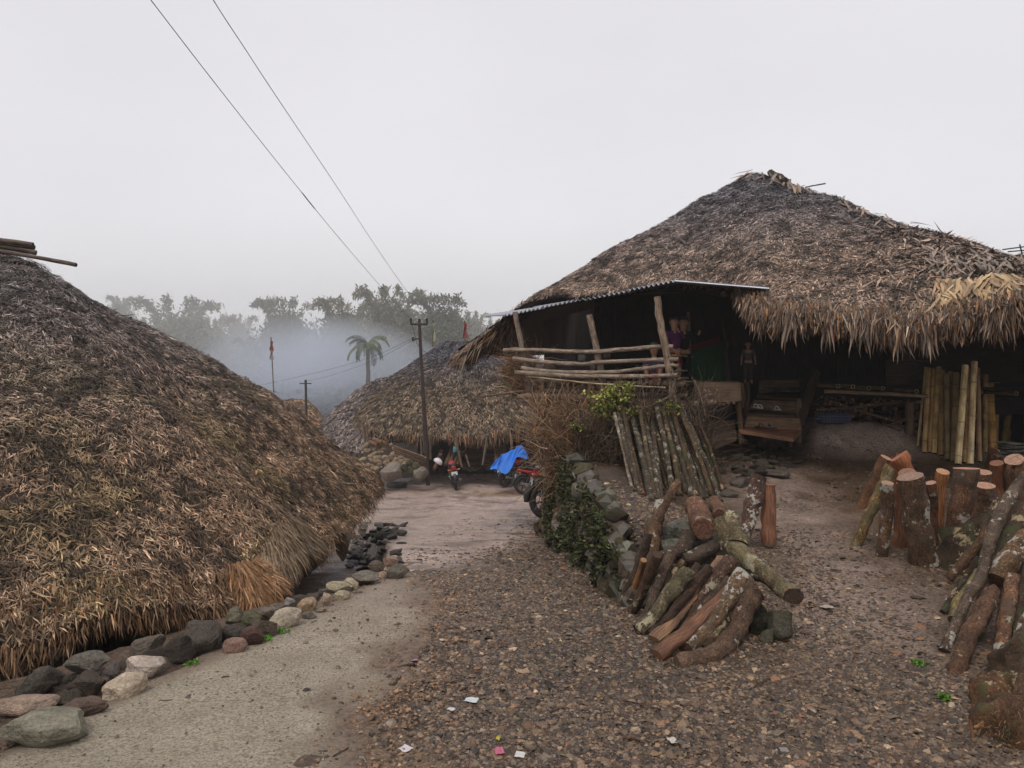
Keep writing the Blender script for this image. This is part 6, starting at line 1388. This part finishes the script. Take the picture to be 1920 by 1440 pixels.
# ------------------------------------------------------------------ dry brush and vines
def twigs(name, n, poly, D, L, Wd, pal, seed, dirbias=(0, 0, 0), spread=1.0):
    r = np.random.default_rng(seed); px = r.uniform(poly[0], poly[1], n); py = r.uniform(poly[2], poly[3], n); d_ = r.uniform(*D, n)
    p = np.stack([(px-960)/F*d_, d_, CAMZ-(py-720)/F*d_], -1); d = nrmz(r.normal(0, spread, (n, 3))+np.array(dirbias)); nn = nrmz(np.cross(d, r.normal(0, 1, (n, 3)))); P_ = np.array(pal)
    return p, d, nn, P_[r.integers(0, len(P_), n)]*r.uniform(.4, 1.5, (n, 1)), px, py, r
def curved(name, n, poly, D, L, Wd, pal, seed, dirbias, mask, label, spread=.8, nseg=4):
    p, d, nn, c, px, py, r = twigs(name, n, poly, D, L, Wd, pal, seed, dirbias, spread); k = mask(px, py, r); p, d, nn, c = p[k], d[k], nn[k], c[k]; n = len(p)
    Ls = L*r.uniform(.4, 1.6, (n, 1))/nseg; VV = []; s = nrmz(np.cross(d, nn)); w = Wd*r.uniform(.5, 1.5, (n, 1))
    q = p.copy()
    for i in range(nseg+1):
        s2 = nrmz(np.cross(d, nn)); n_2 = nn
        for an in (0, 2.09, 4.19): VV.append(q+(s2*math.cos(an)+n_2*math.sin(an))*w*(1-.15*i)*.5)
        q = q+d*Ls; d = nrmz(d+r.normal(0, .28, (n, 3)))
    V = np.stack(VV, 1).reshape(-1, 3); M_ = (nseg+1)*3; f = []
    for i in range(nseg):
        for j in range(3): f += [i*3+j, i*3+(j+1) % 3, (i+1)*3+(j+1) % 3, (i+1)*3+j]
    loops = ((np.arange(n)*M_)[:, None]+np.array(f)[None]).ravel()
    o = np_mesh(name, V, np.full(n*nseg*3, 4), loops, M_twig, np.repeat(c, M_, 0)); tag(o, label, kind='stuff'); return o
BR = [(.26, .14, .07), (.18, .10, .05), (.32, .20, .11), (.12, .07, .04), (.36, .26, .18)]
curved('dry_brush', 5200, (1003, 1170, 752, 950), (9.4, 10.9), .38, .008, BR, 3, (0, 0, .3), lambda x, y, r: (y < 905+(x-1000)*.25) & ((x-1003) > (y-820)*.22) & (r.uniform(0, 1, len(x)) < np.where(x > 1110, .6, 1)*np.where(y < 800, .7, 1)), 'tangle of rust brown dry brush hanging below the veranda corner')
curved('vine_stems', 2600, (1080, 1330, 775, 935), (9.25, 9.9), .5, .010, [(.06, .045, .03), (.1, .07, .05), (.15, .1, .07)], 4, (0, 0, .9), lambda x, y, r: ((x-1090)*.3 < (y-800)) | (x > 1150), 'dark curly vine stems between brush and leaning poles', .7)
curved('dry_brush', 700, (955, 1010, 665, 735), (11.6, 12.4), .35, .009, BR, 6, (-.5, 0, .2), lambda x, y, r: x > 0, 'dry twigs poking out at the left end of the veranda')
def leaves(name, n, box, D, L, pal, seed, mask, label, up=.2):
    p, d, nn, c, px, py, r = twigs(name, n, box, D, L, 0, pal, seed, (0, 0, -.2)); k = mask(px, py, r); o = blades(name, p[k], d[k], nn[k], L*r.uniform(.6, 1.5, k.sum()), L*.62, c[k], M_leaf, None, (.004, L*.2), root=.25); tag(o, label, kind='stuff'); return o
VL = [(.22, .24, .04), (.30, .30, .06), (.15, .18, .04), (.36, .34, .10), (.10, .13, .03)]
clusters = [(1145, 745, 26, 22), (1155, 770, 30, 18), (1125, 765, 20, 16), (1175, 735, 16, 18), (1215, 770, 26, 10), (1260, 768, 22, 12), (1190, 775, 30, 10), (1170, 722, 20, 6), (1090, 800, 16, 5), (1075, 798, 12, 5), (1100, 740, 12, 6), (1250, 752, 14, 8)]
def vm(px, py, r):
    k = np.zeros(len(px), bool)
    for cx_, cy_, a, b_ in clusters: k |= ((px-cx_)/a)**2+((py-cy_)/b_)**2 < r.uniform(.1, 1.3, len(px))
    return k & (vnoise(np.stack([px, py, px*0], -1), .12, 3) > .42)
leaves('vine_leaves', 16000, (1060, 1290, 712, 808), (9.3, 9.9), .046, VL, 7, vm, 'yellow green vine leaves climbing over the veranda edge')
GL = [(.045, .10, .02), (.08, .15, .03), (.03, .06, .015), (.12, .17, .05)]
def wallmask(px, py, r): return (py > 935+np.abs(px-1100)*.3) & (py < 1015+(px-1040)*.62) & (vnoise(np.stack([px, py, px*0], -1), .05, 9) > .5)
n = 16000; y = RNG.uniform(5.7, 10.9, n); lo = np.interp(y, _ys, _pz); hi = gz(xb_(y)+.12, y, False); z = lo+(hi-lo)*RNG.uniform(-.05, 1, n)**1.3; p = np.stack([xb_(y)-.2+(z-lo)*.1+RNG.uniform(-.03, .04, n), y, z+.02], -1); k = vnoise(p, 3.2, 13)+vnoise(p, 9, 14)*.4 > .66
p = p[k]; n = len(p); d = nrmz(RNG.normal(0, .6, (n, 3))+np.array([-.6, -.3, .25])); nn = nrmz(np.cross(d, RNG.normal(0, 1, (n, 3))))
o = blades('wall_plants', p, d, nn, RNG.uniform(.015, .07, n), RNG.uniform(.012, .03, n), np.array([(.05, .065, .022), (.085, .10, .03), (.035, .045, .018), (.13, .14, .045), (.10, .075, .045), (.06, .045, .028)])[RNG.integers(0, 6, n)]*RNG.uniform(.4, 1.3, (n, 1)), M_leaf, None, (.003, .01)); tag(o, 'small green weeds and ferns sprouting from the retaining wall', kind='stuff')
leaves('weed', 260, (1030, 1075, 995, 1032), (10.4, 10.7), .06, [(.10, .20, .03), (.14, .26, .05)], 15, lambda x, y, r: ((x-1052)/22)**2+((y-1015)/16)**2 < r.uniform(.1, 1, len(x)), 'bright green weed at the far foot of the retaining wall')
leaves('shrub', 420, (945, 990, 672, 742), (12.4, 12.9), .10, [(.03, .06, .02), (.05, .09, .02), (.08, .07, .04)], 16, lambda x, y, r: ((x-966)/20)**2+((y-712)/30)**2 < r.uniform(.2, 1, len(x)), 'dark green leaves at the left end of the veranda')
for k, (px, py, lab) in enumerate(((528, 1188, 'tiny green weed at the foot of the pale oval boulder'), (498, 1203, 'tiny green weed right of the maroon stone'), (362, 1250, 'tiny green weed beneath the dark square stone'), (1722, 1248, 'small weed in the gravel left of the branches'), (1768, 1312, 'small weed left of the bottom right stump'), (1055, 922+0, 'small weed at the path edge below the brush'))):
    if k == 5: continue
    g = G(px, py); n = 60; r = np.random.default_rng(90+k); s = g.y*12/F; p = np.array(g)+r.normal(0, 1, (n, 3))*np.array([s, s, .004])*.5+np.array([0, 0, .012]); d = nrmz(r.normal(0, .6, (n, 3))+np.array([0, 0, .6])); nn = nrmz(np.cross(d, r.normal(0, 1, (n, 3))))
    o = blades('weed', p-np.array(g), d, nn, .022, .013, np.array([(.10, .22, .03)])*r.uniform(.6, 1.4, (n, 1)), M_leaf, None, (.002, .004)); o.location = g; tag(o, lab, 'weed')

curved('root_fibres', 2600, (1815, 1935, 1275, 1445), (3.30, 3.60), .022, .0035, [(.16, .085, .045), (.10, .06, .035), (.22, .13, .07), (.07, .07, .03)], 21, (-.3, -.5, -.4), lambda x, y, r: (((x-1935)/105)**2+((y-1400)/110)**2 < r.uniform(.5, 1.15, len(x))), 'hairy brown fibres and moss covering the bottom right stumps', .8)
# ------------------------------------------------------------------ litter
def scrap(px, py, w, h, col, lab, seed):
    g = G(px, py); r = random.Random(seed); s = g.y/F; nx_, ny_ = 5, 4; vs = []; fs = []
    for j in range(ny_):
        for i in range(nx_): vs.append(((i/(nx_-1)-.5)*w*s, (j/(ny_-1)-.5)*h*s*2.2, .012+r.uniform(0, .35)*h*s))
    for j in range(ny_-1):
        for i in range(nx_-1): a = j*nx_+i; fs.append((a, a+1, a+nx_+1, a+nx_))
    K = len(vs); vs += [(x, y, z-.002) for x, y, z in vs]; fs += [tuple(q+K for q in f[::-1]) for f in fs]
    mb = MB(); mb.add(vs, fs, smooth=False); o = mb.build('litter', M_paper, None, tuple(x*.8 for x in col)); o.location = g; o.rotation_euler = (0, 0, r.uniform(-.6, .6)); tag(o, lab, 'litter')
for k, a in enumerate(((884, 1319, 24, 8, (.68, .72, .70), 'crumpled white and green wrapper in the middle of the gravel'), (846, 1335, 13, 5, (.7, .68, .68), 'white scrap left of the crumpled wrapper'), (761, 1411, 22, 9, (.72, .66, .68), 'white scrap on the orange earth near the path'), (936, 1416, 17, 11, (.60, .14, .24), 'pink wrapper at the bottom of the gravel'), (975, 1421, 18, 8, (.70, .68, .66), 'white scrap just right of the pink wrapper'),
    (776, 1242, 12, 4, (.5, .2, .4), 'small purple scrap at the edge of the concrete'), (1550, 1142, 22, 8, (.52, .42, .34), 'pale flat chip alone on the yard right of the log pile'), (829, 1404-200, 8, 4, (.6, .5, .4), 'tiny pale chip by the edge of the concrete path'), (770, 1093-20, 12, 6, (.62, .56, .52), 'white scrap beside the right end of the stone row'), (847, 926, 10, 3, (.45, .55, .5), 'pale scrap lying before the red motorbike'),
    (1261, 1395, 15, 10, (.68, .62, .54), 'pale scrap in the gravel below the curved branch'), (1778, 1129, 8, 5, (.75, .75, .85), 'small white bottle cap left of the leaning branches'), (934, 1390, 7, 6, (.6, .5, .02), 'tiny yellow scrap above the pink wrapper'))): scrap(*a, k)
for k, (a, b2, r_, lab) in enumerate((((745, 1257), (780, 1249), 6, 'flat dark slate chip on the gravel edge of the concrete'), ((738, 1290), (750, 1274), 6, 'folded dark leaf on the gravel edge of the concrete'), ((625, 1421), (654, 1405), 2.5, 'brown twig at the bottom of the concrete path'), ((672, 1243), (690, 1243), 1.5, 'tiny straight twig on the concrete path'), ((862, 1299), (892, 1284), 3.5, 'reddish stick above the crumpled wrapper'), ((1165, 1315), (1240, 1334), 2.5, 'long thin dark twig below the log pile'), ((1405, 1296), (1445, 1274), 2.5, 'thin twig on the gravel right of the curved branch'), ((1168, 1388), (1200, 1392), 5, 'flat dark bark piece in the lower gravel'), ((728, 1336), (745, 1356), 2, 'thin reddish twig on the orange earth'), ((1030, 1340), (1055, 1330), 2.5, 'bark strip right of the crumpled wrapper'))):
    g0, g1_ = G(*a), G(*b2); up = Vector((0, 0, r_*g0.y/F*.6+.004)); log('twig', [g0+up, (g0+g1_)/2+up*1.2, g1_+up], r_*g0.y/F*.6, M_bark_dark, M_cutdark, lab, 'twig', None, (1.2, .9, .75) if k not in (0, 1) else (.8, .8, .8), 7, .15, squash=.5)

# ------------------------------------------------------------------ people
def skin_fig(name, pts, rads, edges, mat, parent=None, color=None, root=0, sub=2):
    """continuous body: a skeleton grown with a Skin modifier"""
    me = bpy.data.meshes.new(name); me.from_pydata([tuple(p) for p in pts], edges, []); me.materials.append(mat)
    o = link(name, me, None, color); sk = o.modifiers.new('skin', 'SKIN'); sk.use_smooth_shade = True
    for i, r_ in enumerate(rads):
        sv = me.skin_vertices[0].data[i]; sv.radius = r_ if hasattr(r_, '__len__') else (r_, r_); sv.use_root = (i == root)
    s = o.modifiers.new('sub', 'SUBSURF'); s.levels = sub; s.render_levels = sub
    if parent is not None: o.parent = parent
    return o
def child(loc, yaw, scale, label, shirt, trousers, pose='stand', arms=None, skin_c=None, extra=None, look=0.0, legskin=True):
    """a child about 1.15 m tall at scale 1, facing -Y in its own frame"""
    e = empty('person', loc, label, 'person', None); e.rotation_euler = (0, 0, yaw); e.scale = (scale,)*3
    if pose == 'stand':
        hip = Vector((0, 0, .55)); J = dict(pel=hip, bel=Vector((0, 0, .66)), che=Vector((0, -.01, .80)), nec=Vector((0, 0, .90)), hd0=Vector((0, -.012, .955)), hd1=Vector((0, -.015, 1.03)), hd2=Vector((0, -.005, 1.10)))
        legs = [[Vector((s*.065, 0, .50)), Vector((s*.075, -.01, .30)), Vector((s*.075, .0, .07)), Vector((s*.08, -.07, .03)), Vector((s*.085, -.11, .025))] for s in (-1, 1)]
    else:   # sitting on the floor with knees up
        hip = Vector((0, 0, .08)); J = dict(pel=hip, bel=Vector((0, -.01, .19)), che=Vector((0, -.03, .33)), nec=Vector((0, -.04, .43)), hd0=Vector((0, -.055, .485)), hd1=Vector((0, -.06, .56)), hd2=Vector((0, -.045, .63)))
        legs = [[Vector((s*.07, -.06, .10)), Vector((s*.11, -.25, .27)), Vector((s*.09, -.33, .06)), Vector((s*.09, -.39, .03)), Vector((s*.09, -.43, .025))] for s in (-1, 1)]
    arms = arms or [[(-.115, 0, -.03), (-.16, .01, -.19), (-.17, -.04, -.33)], [(.115, 0, -.03), (.16, .01, -.19), (.17, -.04, -.33)]]
    pts = [J[k] for k in ('pel', 'bel', 'che', 'nec', 'hd0', 'hd1', 'hd2')]; rads = [.075, .07, .082, .030, .055, .078, .055]; ed = [(i, i+1) for i in range(6)]
    for L in legs:
        b_ = len(pts); pts += L; rads += [.055, .042, .028, .024, .017]; ed += [(0, b_)]+[(b_+i, b_+i+1) for i in range(4)]
    hands = []
    for A in arms:
        b_ = len(pts); q = [J['nec']+Vector(a) for a in A]; pts += q; rads += [.036, .026, .018]; ed += [(2, b_), (b_, b_+1), (b_+1, b_+2)]
        d_ = (q[2]-q[1]).normalized(); pm = q[2]+d_*.045; pts.append(pm); rads.append((.022, .013)); ed.append((b_+2, b_+3)); hands.append((pm, d_))
    body = skin_fig('body', pts, rads, ed, M_skin, e, None)
    for pm, d_ in hands:
        sd = d_.cross(Vector((.3, -1, .2))).normalized()
        for f in range(4):
            o_ = (f-1.5)*.010; a0 = pm+sd*o_; l_ = (.030, .036, .034, .026)[f]; skin_fig('finger', [a0, a0+d_*l_*.55, a0+d_*l_+Vector((0, .008, -.004))], [.0055, .005, .004], [(0, 1), (1, 2)], M_skin, e, None, sub=1)
        a0 = pm-d_*.02; skin_fig('thumb', [a0, a0+sd*.022+d_*.012, a0+sd*.028+d_*.030], [.006, .006, .0045], [(0, 1), (1, 2)], M_skin, e, None, sub=1)
    # hair, eyes, brows, nose, mouth, ears
    hc = J['hd1']; Rl = Matrix.Rotation(look, 3, 'Z')
    V, Fc = ico(3); V = V.copy(); keep = [f for f in Fc if all((V[i][2] > .12 or (V[i][1] > .18 and V[i][2] > -.55)) for i in f)]
    V = V*(1+(vnoise(V, 5, 3)-.5)[:, None]*.10)*np.array([.084, .088, .088]); mb = MB(); mb.add([Rl @ Vector(v)+hc+Vector((0, .006, .016)) for v in V], keep); o = mb.build('hair', M_hair); o.parent = e
    so = o.modifiers.new('thick', 'SOLIDIFY'); so.thickness = .008
    def fp(name, off, size, mat, col=None):
        V, Fc = ico(2); me = bpy.data.meshes.new(name); me.from_pydata((V*np.array(size)).tolist(), [], Fc); me.materials.append(mat); me.polygons.foreach_set('use_smooth', np.full(len(Fc), True)); q = link(name, me, None, col); q.location = Rl @ Vector(off)+hc; q.rotation_euler = (0, 0, look); q.parent = e
    for s in (-1, 1):
        fp('eye', (s*.030, -.072, .004), (.011, .006, .006), M_hair); fp('eyebrow', (s*.031, -.073, .021), (.015, .005, .003), M_hair); fp('ear', (s*.080, .0, -.004), (.008, .016, .022), M_skin)
    fp('nose', (0, -.080, -.014), (.011, .011, .013), M_skin); fp('mouth', (0, -.072, -.038), (.017, .006, .005), M_paint, (.22, .06, .05))
    # shirt and trousers
    q = [J['pel']+Vector((0, 0, .03)), J['bel'], J['che'], J['nec']-Vector((0, 0, .022))]; rr1 = [.092, .088, .098, .045]; ed = [(0, 1), (1, 2), (2, 3)]
    for A in arms: b_ = len(q); w = [J['nec']+Vector(a) for a in A]; long_ = shirt[1]; q += [w[0], w[1]] + ([w[2]] if long_ else []); rr1 += [.046, .036]+([.027] if long_ else []); ed += [(2, b_), (b_, b_+1)]+([(b_+1, b_+2)] if long_ else [])
    skin_fig('shirt', q, rr1, ed, M_cloth, e, shirt[0], root=0)
    q = [J['pel']+Vector((0, 0, .015))]; rr1 = [.090]; ed = []
    for L in legs:
        b_ = len(q); w = [L[0], L[1]]+([L[2]+Vector((0, 0, .02))] if trousers[1] else []); q += w; rr1 += [.068, .058]+([.044] if trousers[1] else []); ed += [(0, b_), (b_, b_+1)]+([(b_+1, b_+2)] if trousers[1] else [])
    skin_fig('trousers', q, rr1, ed, M_cloth, e, trousers[0], root=0)
    return e
fz = 1.6+.012
kid1 = child(Vector((P(1264, 0, 10.75).x, 10.75, fz-.05)), .15, .90, 'child in a purple top with a hand at the mouth, by the corner post', ((.075, .016, .07), True), ((.16, .012, .012), False),
      arms=[[(-.115, -.01, -.04), (-.15, -.05, -.18), (-.07, -.12, -.30)], [(.115, -.02, -.05), (.12, -.11, -.14), (.035, -.13, -.03)]], look=.15)
kid2 = child(Vector((P(1281, 0, 10.95).x, 10.95, fz-.08)), .1, .94, 'child in a black top gripping the thin back post of the veranda', ((.008, .008, .009), True), ((.01, .01, .012), True),
      arms=[[(-.115, 0, -.04), (-.15, -.02, -.19), (-.14, -.06, -.32)], [(.115, -.02, -.05), (.19, -.10, -.15), (.19, -.17, -.06)]], look=.25)
kid3 = child(Vector((P(1227, 0, 10.65).x, 10.65, fz-.02)), -.25, .92, 'small child in red patterned shorts sitting behind the railing', ((.035, .03, .06), False), ((.42, .03, .07), False), 'sit',
      arms=[[(-.115, -.02, -.05), (-.15, -.10, -.16), (-.10, -.22, -.14)], [(.115, -.02, -.05), (.15, -.10, -.16), (.10, -.22, -.14)]])
kid4 = child(Vector((P(1403, 0, 11.6).x, 11.6, 1.6)), -.2, .60, 'child in a grey shirt and dull trousers standing in the dark above the steps', ((.10, .085, .075), False), ((.06, .05, .042), True))
# the number printed on the red shorts
cu = bpy.data.curves.new('number_print', 'FONT'); cu.body = '35'; cu.size = .085; cu.extrude = .002; cu.materials.append(mat_plain('yellow_print', (.62, .30, .02), .6)); tmp = bpy.data.objects.new('t', cu); COL.objects.link(tmp); bpy.context.view_layer.update(); me = bpy.data.meshes.new_from_object(tmp.evaluated_get(bpy.context.evaluated_depsgraph_get())); bpy.data.objects.remove(tmp); o = bpy.data.objects.new('number_print', me); COL.objects.link(o)
o.parent = kid1; o.rotation_euler = (math.radians(90), 0, 0); o.location = (-.035, -.105, .50)
# hanging things inside the veranda
soft_box('bucket', P(1091, 671, 12.2), (.13, .12, .11), (0, 0, 0), M_cloth, (.30, .27, .24), 'pale cloth bag hanging inside the veranda behind the second rail', 'bag', 3)
mb = MB(); mb.box(P(1092, 669, 12.2), (.14, .03, .015)); 
for k, (px, py, w, h, c, lab) in enumerate(((1030, 689, 22, 12, (.16, .12, .09), 'brown basket inside the veranda at the left'), (1112, 690, 9, 16, (.22, .19, .16), 'tall pale jug inside the veranda left of the middle post'), (1138, 668, 14, 10, (.12, .09, .07), 'dark box inside the veranda right of the middle post'), (1292-35, 684, 9, 10, (.42, .32, .05), 'yellow cloth stuffed between the rails at the corner post'))):
    soft_box('basket' if k == 0 else 'jug' if k == 1 else 'box' if k == 2 else 'cloth', P(px, py, 12.0 if k < 3 else 10.3), (w*12/F, .16, h*12/F), (0, 0, 0), M_cloth, c, lab, 'basket' if k == 0 else 'jug' if k == 1 else 'box' if k == 2 else 'cloth', 10+k)

# ------------------------------------------------------------------ mist and smoke
m = bpy.data.materials.new('mist'); m.use_nodes = True; t = m.node_tree; t.nodes.clear(); vv = t.nodes.new('ShaderNodeVolumePrincipled'); oo = t.nodes.new('ShaderNodeOutputMaterial'); t.links.new(vv.outputs[0], oo.inputs['Volume'])
vv.inputs['Density'].default_value = .0013; vv.inputs['Color'].default_value = (1, 1, 1, 1); vv.inputs['Anisotropy'].default_value = .2
mb = MB(); mb.box((0, 55, 5.5), (180, 170, 29)); hz = mb.build('haze', m); tag(hz, 'thin mist over the village', kind='stuff')
m = bpy.data.materials.new('smoke'); m.use_nodes = True; t = m.node_tree; t.nodes.clear(); vv = t.nodes.new('ShaderNodeVolumePrincipled'); oo = t.nodes.new('ShaderNodeOutputMaterial'); t.links.new(vv.outputs[0], oo.inputs['Volume'])
vv.inputs['Color'].default_value = (.78, .83, .93, 1)
co = t.nodes.new('ShaderNodeTexCoord'); ln = N(t, 'ShaderNodeVectorMath', operation='LENGTH'); mp = mapping(t, co.outputs['Generated'], (2, 2, 2)); 
sb = N(t, 'ShaderNodeVectorMath', operation='SUBTRACT'); sb.inputs[1].default_value = (1, 1, 1); t.links.new(mp, sb.inputs[0]); t.links.new(sb.outputs[0], ln.inputs[0])
nz = noise(t, co.outputs['Object'], .16, 3, .55); a1 = N(t, 'ShaderNodeMath', operation='MULTIPLY_ADD'); t.links.new(nz, a1.inputs[0]); a1.inputs[1].default_value = .9; 
iv = N(t, 'ShaderNodeMath', operation='SUBTRACT'); iv.inputs[0].default_value = .62; t.links.new(ln.outputs['Value'], iv.inputs[1]); t.links.new(iv.outputs[0], a1.inputs[2])
cl = N(t, 'ShaderNodeMath', operation='MULTIPLY', use_clamp=False); mx = N(t, 'ShaderNodeMath', operation='MAXIMUM'); mx.inputs[1].default_value = 0; t.links.new(a1.outputs[0], mx.inputs[0]); t.links.new(mx.outputs[0], cl.inputs[0]); cl.inputs[1].default_value = .19; t.links.new(cl.outputs[0], vv.inputs['Density'])
V, Fc = ico(3); c0 = P(585, 700, 62); me = bpy.data.meshes.new('smoke'); me.from_pydata((V*np.array([11.5, 9, 5.0])).tolist(), [], Fc); me.materials.append(m); so = link('smoke', me); so.location = c0; tag(so, 'blue grey wood smoke drifting between the huts and the trees', kind='stuff')

# a thicker bank of mist lying among the trees on the far slope
m2 = bpy.data.materials.new('mist_bank'); m2.use_nodes = True; t = m2.node_tree; t.nodes.clear(); vv = t.nodes.new('ShaderNodeVolumePrincipled'); oo = t.nodes.new('ShaderNodeOutputMaterial'); t.links.new(vv.outputs[0], oo.inputs['Volume'])
vv.inputs['Density'].default_value = .0115; vv.inputs['Color'].default_value = (1, 1, 1, 1)
mb = MB(); mb.box((-20, 92, 4), (130, 56, 24)); mo = mb.build('mist_bank', m2); tag(mo, 'bank of pale mist lying among the far trees', kind='stuff')
